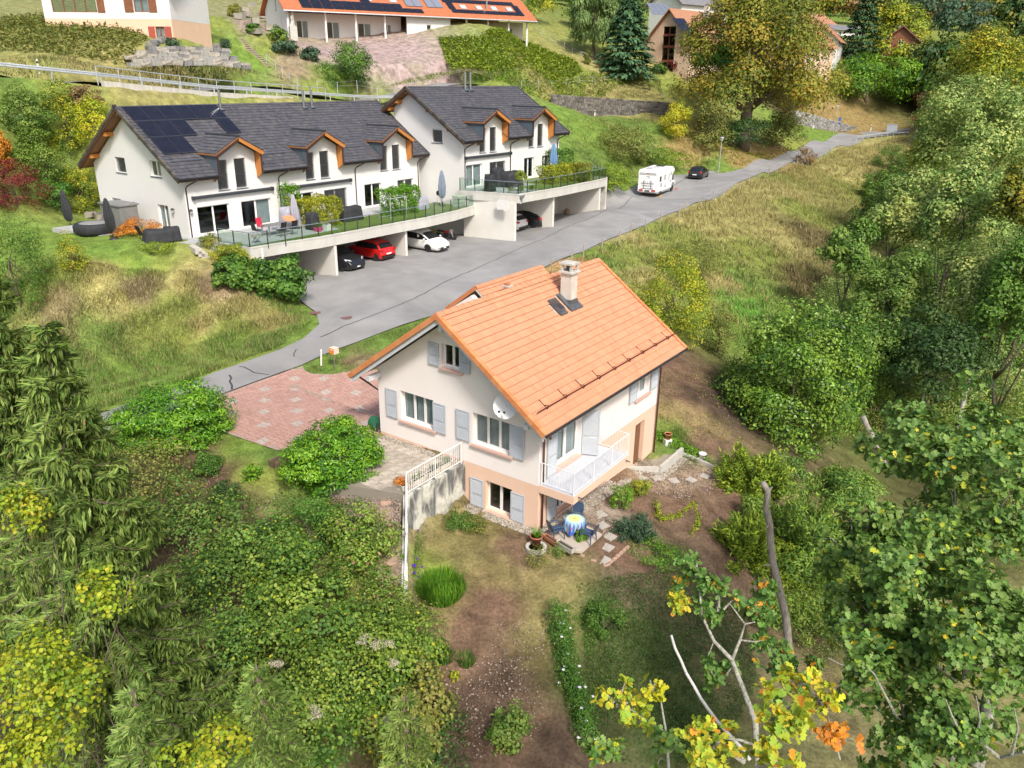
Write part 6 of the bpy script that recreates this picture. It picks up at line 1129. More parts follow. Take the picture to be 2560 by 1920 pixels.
# ================================================================== driveway, patio, garden walls and small things at the pink house
drape('driveway', DRIVEP, mat('paver_bed', (.30, .22, .18), (.36, .28, .23), scale=6, rough=1), .015, .8, 'red brick driveway beside the pink house')
drv_o = [o for o in bpy.data.objects if o.name == 'driveway'][0]
M_PAVE = colmat('paver_clay', .9, .3, 60, var=.1); pw = .245; items = []; scp = []; colsel = []
inner = []
for i in range(-24, 42):
    for j in range(33, 92):
        a, b = i*pw+.05*(j % 2), j*pw; P_ = PK.w(a+pw/2, b+pw/2)[:2]; inner.append((a, b, P_))
Pin = np.array([q[2] for q in inner]); ok = inpoly(Pin, DRIVEP) & (pdist(Pin, DRIVEP) > .10)
pav = MB(); z_ = .035; e_ = .008; wv = [(e_, e_), (pw*.5, e_-.02), (pw-e_, e_), (pw-e_+.02, pw*.5), (pw-e_, pw-e_), (pw*.5, pw-e_-.02), (e_, pw-e_), (e_+.02, pw*.5)]
pav.add([(x, y, z_) for x, y in wv]+[(x, y, -.01) for x, y in wv], [tuple(range(8))]+[(k, k+8, (k+1) % 8+8, (k+1) % 8) for k in range(8)])
red = []; grey = []
zz = gz(Pin); gu = (gz(Pin+PK.u[:2]*.15)-gz(Pin-PK.u[:2]*.15))/.3; gv = (gz(Pin+PK.v[:2]*.15)-gz(Pin-PK.v[:2]*.15))/.3; rot = np.array([[PK.u[0], PK.v[0], 0], [PK.u[1], PK.v[1], 0], [0, 0, 1]])
for (a, b, P_), k, z, g_u, g_v in zip(inner, ok, zz, gu, gv):
    if not k: continue
    p0 = PK.w(a, b); M_ = np.eye(4); M_[:3, :3] = rot; M_[2, 0] = g_u; M_[2, 1] = g_v; M_[:3, 3] = (p0[0], p0[1], z-(g_u+g_v)*pw/2+.015)
    i, j = round((a-.05*(round(b/pw) % 2))/pw), round(b/pw); lat = ((i % 8 in (0, 1)) and (j % 10 in (0, 1))) or (((i+4) % 8 in (0, 1)) and ((j+5) % 10 in (0, 1)))
    (grey if lat else red).append((M_, -np.linalg.norm(p0-CAM)))
tile_parts('paver', drv_o, [m for m, _ in red], pav, M_PAVE, [(.42, .255, .21), (.44, .27, .225), (.40, .24, .195), (.43, .26, .215)], [s for _, s in red], 230)
tile_parts('grey_paver', drv_o, [m for m, _ in grey], pav, M_PAVE, [(.42, .35, .305), (.44, .37, .325)], [s for _, s in grey], 70)
# patio of concrete slabs
pat = MB().prism([(*p, .4) for p in PATIOP], (0, 0, 1.49)).build('patio', mat('patio_bed', (.25, .22, .18), rough=1), None); tag(pat, 'slab paved patio beside the pink gable', kind='structure')
slab = MB().box(.008, .492, .008, .492, 0, .03); items = []
for i in range(-10, 1):
    for j in range(8, 20):
        c = PK.w(i*.5+.1+.25, j*.5+.25); 
        if inpoly(c[None, :2], PATIOP)[0] and pdist(c[None], PATIOP)[0] > .22 and i*.5+.6 < -.35:
            M_ = np.eye(4); M_[:3, :3] = rot; p0 = PK.w(i*.5+.1, j*.5, 1.89); M_[:3, 3] = p0; items.append(M_)
tile_parts('patio_slab', pat, items, slab, colmat('slab_concrete', .95, .3, 50, var=.3), [(.42, .37, .31), (.46, .41, .35), (.38, .335, .28)], np.ones(len(items)))
# concrete retaining wall with white railing
M_RW = bpy.data.materials.new('concrete_weathered'); M_RW.use_nodes = True; t = M_RW.node_tree; b = t.nodes['Principled BSDF']; b.inputs['Roughness'].default_value = .95; tc = t.nodes.new('ShaderNodeTexCoord'); mp = t.nodes.new('ShaderNodeMapping'); mp.inputs['Scale'].default_value = (1.6, 1.6, .55); t.links.new(tc.outputs['Object'], mp.inputs[0])
n1 = _noise(t, 1.2, 8, mp.outputs[0], .6); n2 = _noise(t, 6, 6, tc.outputs['Object']); r = t.nodes.new('ShaderNodeValToRGB'); r.color_ramp.elements[0].position = .40; r.color_ramp.elements[0].color = (.12, .125, .125, 1); r.color_ramp.elements[1].position = .56; r.color_ramp.elements[1].color = (.56, .55, .49, 1); t.links.new(n1.outputs['Fac'], r.inputs[0])
t.links.new(_mul(t, r.outputs[0], n2.outputs['Fac'], .8, 1.15), b.inputs['Base Color'])
rw = thing('retaining_wall', 'stained concrete retaining wall joining the pink house', 'wall', PK.o, PK.rz)
MB().box(-3.6, -.004, 3.74, 3.98, -.6, 1.93).build('front_wall', M_RW, rw, bevel=.02)
MB().prism([(-3.6, 3.98, 1.90), (-3.6, 3.74, 1.90), (-6.2, 1.44, -.12), (-6.38, 1.60, -.12)], (0, 0, -1.4)).build('sloping_wall', M_RW, rw)
rl_ = thing('white_railing', 'white metal railing on top of the concrete retaining wall', 'railing', PK.o, PK.rz)
railing(rl_, [(-3.5, 3.86), (-.06, 3.86)], 2.03, 2.9, [(-3.5, 3.86), (-1.8, 3.86), (-.12, 3.86)], .13, PLW, .028, .011)
for x in (-2.9, -.75): MB().tube([(x+.06*math.sin(t_*6.3), 3.86, 2.25+.4*t_) for t_ in np.linspace(0, 1, 12)], .014, 5).build('ornament', PLW, rl_)
MB().tube([(-3.5, 3.86, 2.9), (-3.62, 3.78, 2.2), (-4.9, 2.65, 1.25), (-6.28, 1.5, .15)], .035, 8).build('hand_rail', PLW, rl_)
# planters behind the railing
def planter(label, u, v, z, l, w, h, m, rz=0, soil=True, name='planter_box', cat='planter', F_=PK):
    o = thing(name, label, cat, F_.w(u, v, z), F_.rz+rz, sc=F_.k); b = MB(); b.prism([(-l/2+.03, -w/2+.03, 0), (l/2-.03, -w/2+.03, 0), (l/2-.03, w/2-.03, 0), (-l/2+.03, w/2-.03, 0)], (0, 0, .01)); t_ = .025
    for s in (-1, 1): b.prism([(s*(l/2-.03), -w/2+.03, 0), (s*(l/2-.03), w/2-.03, 0), (s*l/2, w/2, h), (s*l/2, -w/2, h)], (-s*t_, 0, 0)); b.prism([(-l/2+.03, s*(w/2-.03), 0), (l/2-.03, s*(w/2-.03), 0), (l/2, s*w/2, h), (-l/2, s*w/2, h)], (0, -s*t_, 0))
    b.build('trough', m, o)
    if soil: MB().box(-l/2+.04, l/2-.04, -w/2+.04, w/2-.04, h*.5, h*.8).build('soil', mat('soil_dark', (.06, .04, .028), (.10, .07, .05), scale=12, rough=1, bump=.5), o)
    return o
M_CREAM = mat('planter_cream', (.70, .66, .58), (.62, .58, .50), scale=4, rough=.7); M_TERRA = mat('terracotta', (.42, .16, .07), (.5, .22, .11), scale=5, rough=.85)
planter('cream trough of orange marigolds beside the railing corner', -3.2, 4.45, 1.92, .75, .3, .26, M_CREAM, 1.2)
plant('marigolds', 'orange marigolds in the cream trough', 'flowers', PK.w(-3.2, 4.45, 2.12), (.34, .3, .2), .12, 'orange', 420, .07, K=24, rc=.4, fill=(.4, .8), part='bloom', trunk=(.01, 3)); 
for k, (u, c) in enumerate(((-2.45, 'hazel'), (-1.55, 'bluegreen'), (-.85, 'green'))):
    planter(['cream trough behind the middle of the railing', 'second cream trough behind the railing', 'cream trough nearest the wall behind the railing'][k], u, 4.2, 1.92, .8, .22, .2, M_CREAM)
    plant('trough_plant', ['grey-green plants in the middle trough', 'upright plants in the second trough', 'small plants in the trough nearest the wall'][k], 'plant', PK.w(u, 4.2, 2.05), (.36, .12, .2), .15, c, 260, .09, K=16, rc=.4, part='foliage', trunk=(.01, 3), shape='l', rz=PK.rz)
# gravel strips, stepping stones, steps
rgp = np.random.default_rng(21); PEB = [(.30, .26, .21), (.40, .36, .30), (.20, .175, .15), (.34, .29, .23), (.46, .42, .36)]
def strip(u0, u1, v0, v1, n, zf=None):
    u = rgp.uniform(u0, u1, n); v = rgp.uniform(v0, v1, n); P_ = PK.o[:2]+u[:, None]*PK.u[:2]+v[:, None]*PK.v[:2]; return np.c_[P_, (gz(P_) if zf is None else np.full(n, zf))+.015]
gp = np.concatenate([strip(-.55, -.02, -.5, 3.7, 2600), strip(-.3, 8.6, -.75, -.02, 5200), strip(-.42, -.03, 4.0, 8.4, 1500, 1.9), strip(8.0, 11.2, -1.75, -1.2, 900)])
pebbles('pebble_strip', gp, .045, STONEC, None, PEB, 4)['label'] = 'loose pebbles along the foot of the pink house'
def scat(poly_px, n, z=.01): 
    G = np.array([ong(*q)[:2] for q in poly_px]); lo, hi = G.min(0), G.max(0); P_ = rgp.uniform(lo, hi, (n*3, 2)); P_ = P_[inpoly(P_, G)][:n]; return np.c_[P_, gz(P_)+z]
gp = np.concatenate([scat([(940, 1250), (1000, 1250), (1005, 1490), (960, 1500), (935, 1380)], 3200), scat([(1600, 1130), (1700, 1130), (1800, 1190), (1760, 1260), (1560, 1220)], 3200), scat([(1420, 1240), (1480, 1230), (1540, 1330), (1440, 1380)], 1500), scat([(850, 1210), (1000, 1220), (960, 1300), (820, 1270)], 1200), scat([(1080, 1560), (1380, 1560), (1430, 1900), (1080, 1900)], 1500), scat([(380, 1150), (560, 1170), (900, 1290), (560, 1330), (420, 1250)], 900)])
pebbles('garden_gravel', gp, .032, STONEC, None, [(.22, .165, .13), (.30, .235, .185), (.16, .115, .09), (.38, .32, .26)], 5)['label'] = 'gravel and crumbs of stone on the bare garden soil'
SLAB = mat('stepping_stone', (.36, .33, .29), (.46, .43, .38), scale=5, rough=.95, bump=.4)
def stone(label, px, py, s=.4, a=0., m=None, th=.04, s2=None, name='stepping_stone', group='stepping stones in the garden'):
    p = ong(px, py); return tag(MB().box(-s/2, s/2, -(s2 or s)/2, (s2 or s)/2, -.03, th).build(name, m or SLAB, None, bevel=.012, loc=p, rz=a), label, 'stone', group)
for k, (px, py, a) in enumerate(((1500, 1286, .5), (1506, 1314, .6), (1524, 1342, .75), (1518, 1369, .9), (1508, 1399, .8))): stone(['first stepping stone beside the rosemary', 'second stepping stone beside the rosemary', 'middle stepping stone of the front path', 'fourth stepping stone of the front path', 'front stepping stone inside the brick edging'][k], px, py, .46, a)
for k, (px, py, a) in enumerate(((1607, 1197, .9), (1641, 1196, .35), (1684, 1202, .3), (1728, 1200, .7), (1762, 1191, .9))): stone(['worn stepping stone nearest the house wall', 'second stepping stone of the upper path', 'third stepping stone of the upper path', 'fourth stepping stone of the upper path', 'last stepping stone before the juniper'][k], px, py, .44, a)
BRK = mat('brick_edging', (.42, .26, .19), (.50, .34, .26), scale=8, rough=.95, bump=.3)
for k, (px, py) in enumerate(((965, 1260), (972, 1328), (972, 1369), (975, 1412), (978, 1494))): stone(['topmost brick step of the gravel path', 'second brick step of the gravel path', 'third brick step of the gravel path', 'fourth brick step of the gravel path', 'lowest brick step of the gravel path'][k], px, py, .42, PK.rz+.75+1.57, BRK, .10, .16, 'brick_step', 'brick steps beside the railing')
ed = thing('brick_edging', 'row of bricks edging the garden path in a corner', 'edging', ong(1510, 1410), 0); c0 = np.array(ed.location)
for a, b_ in (((1478, 1400), (1515, 1418)), ((1515, 1418), (1572, 1366)), ((1400, 1368), (1462, 1393))):
    A_, B_ = ong(*a), ong(*b_); n = max(3, int(np.linalg.norm(B_-A_)/.24)); d = B_-A_; an = math.atan2(d[1], d[0])
    for k in range(n): p = A_+d*(k+.5)/n; p[2] = g1(p[0], p[1]); MB().box(-.11, .11, -.05, .05, -.05, .05).build('brick', BRK, ed, loc=p-c0, rz=an+rgp.normal(0, .05))
# lower patio slab and kerbs by the basement door
tag(MB().prism([PK.w(*q, -.05) for q in ((-.25, -.55), (-.62, -1.45), (-.3, -2.3), (1.3, -2.3), (1.5, -1.4), (.7, -.55))], (0, 0, .09)).build('lower_patio', mat('patio_concrete', (.44, .38, .31), (.50, .44, .37), scale=3, rough=.95, bump=.3)), 'small concrete slab under the balcony corner', kind='structure')
kb = thing('door_kerb', 'low concrete kerb around the basement door pit', 'kerb', PK.o, PK.rz)
MB().prism([(7.85, -.02, -1.1), (8.0, -.02, -1.1), (8.95, -1.25, -1.1), (8.8, -1.25, -1.1)], (0, 0, .72)).build('side_kerb', M_CONC, kb); MB().box(8.8, 11.4, -1.4, -1.25, -1.2, -.32).build('front_kerb', M_CONC, kb)
MB().box(8.0, 11.2, -1.25, -.02, -1.2, -.74).build('pit_floor', mat('pit_floor', (.34, .30, .23), (.26, .24, .18), scale=3, rough=1), kb)
ge = thing('garden_kerb', 'low concrete kerb right of the basement door', 'kerb', (0, 0, 0)); 
G = [ong(*q) for q in ((1690, 1132), (1740, 1150), (1785, 1172))]
for a, b_ in zip(G[:-1], G[1:]): MB().bar(a+np.array([0, 0, .05]), b_+np.array([0, 0, .05]), .10, .2).build('kerb_piece', M_CONC, ge)
# pots
def pot(label, px, py, r, h, m, z=None, name='flower_pot', rim=True):
    p = ong(px, py); 
    if z is not None: p[2] = z
    o = thing(name, label, 'pot', p, 0); MB().lathe([(r*.72, 0), (r*.95, h*.85), (r*1.08, h*.85), (r*1.08, h), (r*.92, h), (r*.88, h*.8)], n=18).build('pot', m, o, True); MB().lathe([(.01, h*.85), (r*.9, h*.85)], n=14).build('soil', MATS['soil_dark'], o); return o
M_RPOT = mat('pot_red', (.33, .10, .06), (.40, .14, .085), scale=4, rough=.6)
p = ong(1340, 1373); rg_ = thing('well_ring', 'round concrete ring under the red flower pot', 'concrete ring', p); MB().lathe([(.42, 0), (.42, .14), (.30, .14), (.28, .04), (.28, 0)], n=24).build('ring', M_CONC, rg_); MB().lathe([(.30, .1), (.01, .1)], n=20).build('cover', SLAB, rg_)
pot('large red flower pot with spiky leaves at the house corner', 1340, 1366, .24, .38, M_RPOT, p[2]+.14); grassclump('spiky green leaves in the large red pot', 1340, 1366, .12, 60, .5, 'bright', 6, 'spiky_plant', 'plant').location.z = p[2]+.46
pot('terracotta pot on the white block at the far house corner', 1668, 1108, .19, .32, M_TERRA)
wb = ong(1668, 1112); tag(MB().box(-.2, .2, -.14, .14, 0, .34).build('white_block', PLW, loc=wb, rz=.4), 'white block carrying the terracotta pot', 'block'); [o for o in COL.objects if o.get('label', '').startswith('terracotta pot on')][0].location = Vector((wb[0], wb[1], wb[2]+.34))
bk = thing('bucket', 'white lidded bucket on the garden kerb', 'bucket', ong(1755, 1150)); MB().lathe([(.16, 0), (.19, .34), (.2, .34), (.2, .37)], n=18).build('body', PLW, bk, True); MB().lathe([(.205, .36), (.2, .39), (.01, .39)], n=18).build('lid', PLW, bk)
planter('empty terracotta trough beside the red pot', -.45, -.95, .05, .75, .22, .18, M_TERRA, 1.3); planter('grey stone trough at the edge of the lower patio', -.55, -1.7, .05, .85, .25, .22, M_CONC, 1.35)
planter('dark wooden planter box behind the front glossy shrub', 0, 0, 0, 1.1, .35, .35, mat('wood_dark', (.12, .08, .055), (.18, .12, .08), scale=4, rough=.9)).location = Vector(ong(705, 1160))
# garden table with cloth and chairs
M_BLUE = mat('plastic_navy', (.045, .075, .14), (.06, .10, .18), scale=4, rough=.4); tcx = PK.w(.62, -1.38, .04)
tbo = thing('garden_table', 'round dark garden table under the colourful cloth', 'table', tcx, PK.rz); MB().lathe([(.40, .68), (.40, .70), (.01, .70)], n=24).build('table_top', M_BLUE, tbo); MB().tube([(0, 0, .05), (0, 0, .68)], .04, 8).build('pedestal', M_BLUE, tbo)
for k in range(4): a = k*1.571+.7; MB().bar((0, 0, .06), (.34*math.cos(a), .34*math.sin(a), .02), .05, .04).build('foot', M_BLUE, tbo)
G = []
for i, r_ in enumerate((.02, .15, .28, .40, .425, .43, .44)):
    row = []
    for k in range(49):
        a = 2*math.pi*k/48; f = .05*math.sin(6*a)*(i-3)/3 if i > 3 else 0; corner = abs(math.cos(2*a))**.6; dz = 0 if i <= 3 else -(i-3)*(.06+.13*corner); rr = r_+f; row.append((rr*math.cos(a), rr*math.sin(a), .712+dz))
    G.append(row)
clm = bpy.data.materials.new('cloth_sunflower'); clm.use_nodes = True; t = clm.node_tree; b = t.nodes['Principled BSDF']; b.inputs['Roughness'].default_value = .8; tc = t.nodes.new('ShaderNodeTexCoord'); sx_ = t.nodes.new('ShaderNodeSeparateXYZ'); t.links.new(tc.outputs['Object'], sx_.inputs[0])
def _m(op, a, b_=None):
    n = t.nodes.new('ShaderNodeMath'); n.operation = op
    for i, v in enumerate((a, b_)):
        if v is None: continue
        if hasattr(v, 'is_output') or not isinstance(v, (int, float)): t.links.new(v, n.inputs[i])
        else: n.inputs[i].default_value = v
    return n.outputs[0]
rad = _m('SQRT', _m('ADD', _m('MULTIPLY', sx_.outputs[0], sx_.outputs[0]), _m('MULTIPLY', sx_.outputs[1], sx_.outputs[1]))); ang = _m('ARCTAN2', sx_.outputs[1], sx_.outputs[0]); ray_ = _m('MULTIPLY', _m('SINE', _m('MULTIPLY', ang, 16.0)), .07)
r = t.nodes.new('ShaderNodeValToRGB'); el = r.color_ramp.elements; el[0].position = 0; el[0].color = (.75, .5, .1, 1); el[1].position = 1; el[1].color = (.05, .12, .45, 1); r.color_ramp.interpolation = 'CONSTANT'
for p_, c in ((.12, (.85, .70, .30)), (.62, (.50, .72, .70)), (.80, (.20, .52, .62)), (.955, (.55, .05, .07)), (.985, (.35, .65, .75))): e2_ = el.new(p_); e2_.color = (*c, 1)
t.links.new(_m('ADD', _m('MULTIPLY', rad, 2.32), ray_), r.inputs[0]); t.links.new(r.outputs[0], b.inputs['Base Color'])
cl_ = MB().sheet(G).build('tablecloth', clm, None, True, loc=(tcx[0], tcx[1], tcx[2]+.003), rz=PK.rz); tag(cl_, 'turquoise tablecloth with a yellow sunflower on the garden table', 'tablecloth')
def monobloc(label, u, v, face):
    o = thing('garden_chair', label, 'chair', PK.w(u, v, .04), PK.rz+face, 'navy garden chairs around the table')      # faces local +x
    MB().box(-.22, .24, -.22, .22, .40, .43).build('seat', M_BLUE, o, bevel=.01)
    B = []; 
    for z_, x_, hw in ((.42, -.22, .22), (.6, -.27, .23), (.78, -.31, .22), (.86, -.33, .14)): B.append([(x_-.05*(1-(y/.5)**2), y, z_) for y in np.linspace(-hw, hw, 9)])
    MB().sheet(B).sheet([[(x-.02, y, z) for x, y, z in r_] for r_ in B][::-1]).build('backrest', M_BLUE, o, True)
    for sx2, sy2 in ((.22, .21), (.22, -.21), (-.22, .21), (-.22, -.21)): MB().tube([(sx2, sy2, .41), (sx2*1.15, sy2*1.2, 0)], [.03, .02], 6).build('leg', M_BLUE, o)
    for sy2 in (-.25, .25): MB().tube([(-.27, sy2, .62), (.2, sy2, .62), (.24, sy2*.9, .42)], .022, 6).build('armrest', M_BLUE, o)
    return o
monobloc('navy plastic chair left of the table, nearest the wall corner', -.05, -.95, -.5); monobloc('navy plastic chair behind the table', 1.28, -1.05, -2.9); monobloc('navy plastic chair in front of the table with its back to the garden', .5, -2.1, 1.6)
# letter box and post by the lane
lb_ = thing('letter_box', 'cream letter box with an orange front on a thin post by the lane', 'letter box', ong(837, 924), PK.rz); MB().tube([(0, 0, 0), (0, 0, .95)], .025, 8).build('post', M_STEEL, lb_); MB().box(-.14, .22, -.2, .2, .95, 1.3).build('box', mat('letterbox_cream', (.66, .58, .48), rough=.6), lb_, bevel=.01); MB().box(-.148, -.138, -.19, .19, .97, 1.28).build('front', mat('letterbox_orange', (.75, .22, .03), rough=.5), lb_)
for k in range(2): MB().box(-.152, -.147, -.12+.02*k, .06, 1.17+k*.05, 1.19+k*.05).build('lettering', PLW, lb_)
wp = ong(803, 914); tag(MB().tube([(0, 0, 0), (.06, .03, .95)], .05, 8).build('marker_post', PLW, loc=wp), 'leaning white marker post beside the letter box', 'post')
for k, (px, py) in enumerate(((788, 783), (866, 795))):
    p = ong(px, py); tag(MB().lathe([(.36, 0), (.36, .012), (.01, .012)], n=24).build('manhole_cover', mat('iron_rust', (.17, .09, .075), (.22, .12, .10), scale=20, rough=.8), loc=(p[0], p[1], p[2]+.04)), ['left rusty manhole cover on the court', 'right rusty manhole cover on the court'][k], 'manhole cover', 'manhole covers on the court')
gc = thing('garden_hose_reel', 'green hose reel at the rear corner of the pink gable', 'hose reel', PK.w(-.05, 9.05, 1.95), PK.rz); MB().tube([(0, -.15, .45), (0, .15, .45)], .28, 18).build('drum', mat('hose_green', (.02, .12, .06), rough=.5), gc); MB().box(-.05, .05, -.18, .18, 0, .45).build('stand', M_ANTH, gc)
# cracks and seams in the asphalt
SEAM = mat('tar_seam', (.05, .05, .052), rough=.7)
def seam(label, pts, w=.05):
    P_ = [ong(*p) for p in pts]; K = []
    for a, b_ in zip(P_[:-1], P_[1:]):
        n = max(2, int(np.linalg.norm(b_-a)/.5)); K += [a+(b_-a)*k/n for k in range(n)]
    K.append(P_[-1]); K = np.array(K); K[:, :2] += rgp.normal(0, .035, (len(K), 2)); zz = gz(K)+.047; L_ = offset_line(K, w/2); R_ = offset_line(K, -w/2); q = MB(); q.sheet([[(*a, z) for a, z in zip(L_, zz)], [(*a, z) for a, z in zip(R_, zz)]]); return tag(q.build('tar_seam', SEAM), label, kind='structure')
seam('long tar seam between lane and parking court', [(800, 845), (860, 818), (960, 780), (1060, 735), (1200, 668), (1300, 622), (1400, 577), (1500, 535), (1600, 490), (1700, 455), (1790, 430)], .07)
seam('branching tar crack across the lane', [(600, 917), (620, 923), (636, 932), (672, 940)], .08); seam('short tar crack at the driveway', [(573, 940), (578, 955), (583, 975)], .10); seam('small tar crack beside the letter box', [(735, 892), (740, 880), (742, 876)], .06)
# ================================================================== the slope above: walls, rails, fences, houses
def stripemat(name, c, c2, freq, axis=1):
    m = mat(name, c, c2, scale=3, rough=.8); t = m.node_tree; b = t.nodes['Principled BSDF']; tc = [n for n in t.nodes if n.type == 'TEX_COORD'][0]
    w = t.nodes.new('ShaderNodeTexWave'); w.wave_type = 'BANDS'; w.bands_direction = 'XYZ'[axis]; w.inputs['Scale'].default_value = freq; w.wave_profile = 'SAW'; t.links.new(tc.outputs['Object'], w.inputs[0]); bp = t.nodes.new('ShaderNodeBump'); bp.inputs['Distance'].default_value = .06; t.links.new(w.outputs['Fac'], bp.inputs['Height']); t.links.new(bp.outputs[0], b.inputs['Normal']); return m
M_RTILE = stripemat('roof_tile_far', (.50, .155, .07), (.58, .20, .09), 4.5); M_RTILE2 = stripemat('roof_tile_far_pale', (.46, .22, .13), (.54, .28, .17), 4.5); M_GTILE = stripemat('roof_tile_far_grey', (.22, .22, .24), (.28, .28, .30), 4.5); M_BTILE = stripemat('roof_tile_far_brown', (.16, .12, .10), (.20, .15, .12), 4.5)
# ---- guardrail, handrail and concrete wall of the upper road
hl = np.array([p[:2] for p in hx]); hs = np.r_[0, np.cumsum(np.linalg.norm(np.diff(hl, axis=0), axis=1))]
def hpt(s, off=0.):
    p = np.array([np.interp(s, hs, hl[:, k]) for k in range(2)]); q = np.array([np.interp(s+.5, hs, hl[:, k]) for k in range(2)]); r_ = np.array([np.interp(s-.5, hs, hl[:, k]) for k in range(2)]); d = (q-r_)/np.linalg.norm(q-r_); p = p+off*np.array([-d[1], d[0]]); z = np.interp(s, hs, _hzn); return np.array([p[0], p[1], z])
M_GALV = mat('galvanised', (.50, .53, .57), (.60, .63, .67), scale=3, rough=.4, metal=.5)
def guardrail(label, S0, S1, ptf, step=4., pipe=None):
    o = thing('guardrail', label, 'guardrail', ptf(S0)); b0 = ptf(S0); S = np.arange(S0, S1, step); prof_ = [(0, .45), (.05, .50), (.05, .56), (0, .60), (.05, .66), (.05, .72), (0, .77)]
    L_ = [ptf(s) for s in np.r_[S, S1]]; G = [[p-b0+np.array([0, 0, z])+np.array([0, -d, 0]) for d, z in prof_] for p in L_]; MB().sheet(G).build('beam', M_GALV, o)
    for s in S: p = ptf(s)-b0; MB().box(p[0]-.05, p[0]+.05, p[1]+.02, p[1]+.12, p[2]-.6, p[2]+.75).build('post', M_GALV, o)
    return o
guardrail('long galvanised guardrail of the upper road', 0, 62, lambda s: hpt(s, .1))
hr = thing('hand_railing', 'galvanised pipe handrail above the concrete wall', 'railing', hpt(7.5)); b0 = hpt(7.5); S = np.linspace(7.5, 35, 14)
MB().tube([hpt(s, -.15)-b0+np.array([0, 0, 1.25]) for s in S], .045, 6).build('pipe', M_GALV, hr)
for s in S: p = hpt(s, -.15)-b0; MB().tube([p+np.array([0, 0, -.3]), p+np.array([0, 0, 1.25])], .04, 6).build('post', M_GALV, hr)
cw_ = thing('concrete_wall', 'pale weathered concrete wall supporting the upper road', 'wall', hpt(8)); b0 = hpt(8); S = np.linspace(8, 30, 12)
for s, e in zip(S[:-1], S[1:]): a, b = hpt(s, -.2)-b0, hpt(e, -.2)-b0; n_ = np.array([-(b-a)[1], (b-a)[0], 0]); n_ = n_/np.linalg.norm(n_)*.35; MB().prism([a+np.array([0, 0, .12]), b+np.array([0, 0, .12]), b+np.array([0, 0, -4]), a+np.array([0, 0, -4])], n_).build('wall_panel', mat('concrete_streaked', (.60, .58, .54), (.42, .40, .36), scale=1.5, rough=.95, stretch=(2, 2, .25), contrast=.6), cw_)
def delineator(label, p, h=1.0, group='white road marker posts'):
    o = thing('road_marker', label, 'marker post', p, 0, group); MB().prism([(-.07, -.05, 0), (.07, -.05, 0), (.0, .06, 0)], (0, 0, h)).build('post', PLW, o); MB().prism([(-.073, -.053, h*.7), (.073, -.053, h*.7), (.0, .064, h*.7)], (0, 0, h*.16)).build('band', mat('black_band', (.02, .02, .02), rough=.6), o)
delineator('white road marker left of the handrail', hpt(3.2, .3)+np.array([0, 0, .2]), 1.1); delineator('white road marker behind the pair of flues', hpt(27, .4), 1.0); delineator('white road marker in front of the dark stone wall', hpt(83, 4.6)); delineator('white road marker on the grass island by the junction', ong(2032, 322)); delineator('striped marker post at the junction', ong(2176, 330), 1.4)
# ---- dry stone wall of big blocks
dw_ = thing('dry_stone_wall', 'stepped wall of rough grey blocks on the upper slope', 'wall', ong(470, 172)); b0 = np.array(dw_.location); rs = np.random.default_rng(9)
def rock(r, l, w, h):
    V = np.array([(x, y, z) for z in (0, h) for x, y in ((-l/2, -w/2), (l/2, -w/2), (l/2, w/2), (-l/2, w/2))]); V += r.normal(0, .05, V.shape); m = MB(); m.add(V, [(3, 2, 1, 0), (4, 5, 6, 7), (0, 1, 5, 4), (1, 2, 6, 5), (2, 3, 7, 6), (3, 0, 4, 7)]); return m
ROCK = [mat('block_stone_a', (.20, .195, .18), (.32, .31, .28), scale=2.5, rough=.95, bump=.6), mat('block_stone_b', (.26, .24, .20), (.38, .35, .30), scale=2.5, rough=.95, bump=.6), mat('block_stone_c', (.14, .14, .14), (.25, .245, .235), scale=2.5, rough=.95, bump=.6)]
rmesh = []
for k in range(9): me = rock(rs, rs.uniform(.75, 1.1), .75, .5).mesh('block'); me.materials.append(ROCK[k % 3]); rmesh.append(me)
for k in range(8):
    y = 170-8.2*k; x0, x1 = np.interp(k, [0, 2, 7], [330, 318, 388]), np.interp(k, [0, 2, 7], [632, 600, 545]); y_ = lambda x: y+(x-470)*.03; a, b = ong(x0, y_(x0)), ong(x1, y_(x1)); n = int(np.linalg.norm(b-a)/.95)
    for j in range(n):
        p = a+(b-a)*(j+.5*(k % 2)+.25)/n; p[2] = g1(p[0], p[1])-.12+rs.normal(0, .04); o = mk('block', rmesh[rs.integers(9)], dw_, None, p-b0, math.atan2((b-a)[1], (b-a)[0])+rs.normal(0, .06))
for k, (px, py) in enumerate(((690, 30), (620, 42), (640, 60), (600, 48), (655, 45), (675, 75), (640, 85), (612, 30), (665, 20), (630, 18))): tag(rock(rs, 1.2, .9, .7).build('boulder', ROCK[1], loc=ong(px, py), rz=k), 'pale boulder of the rockery left of the long terrace', 'boulder', 'rockery boulders')
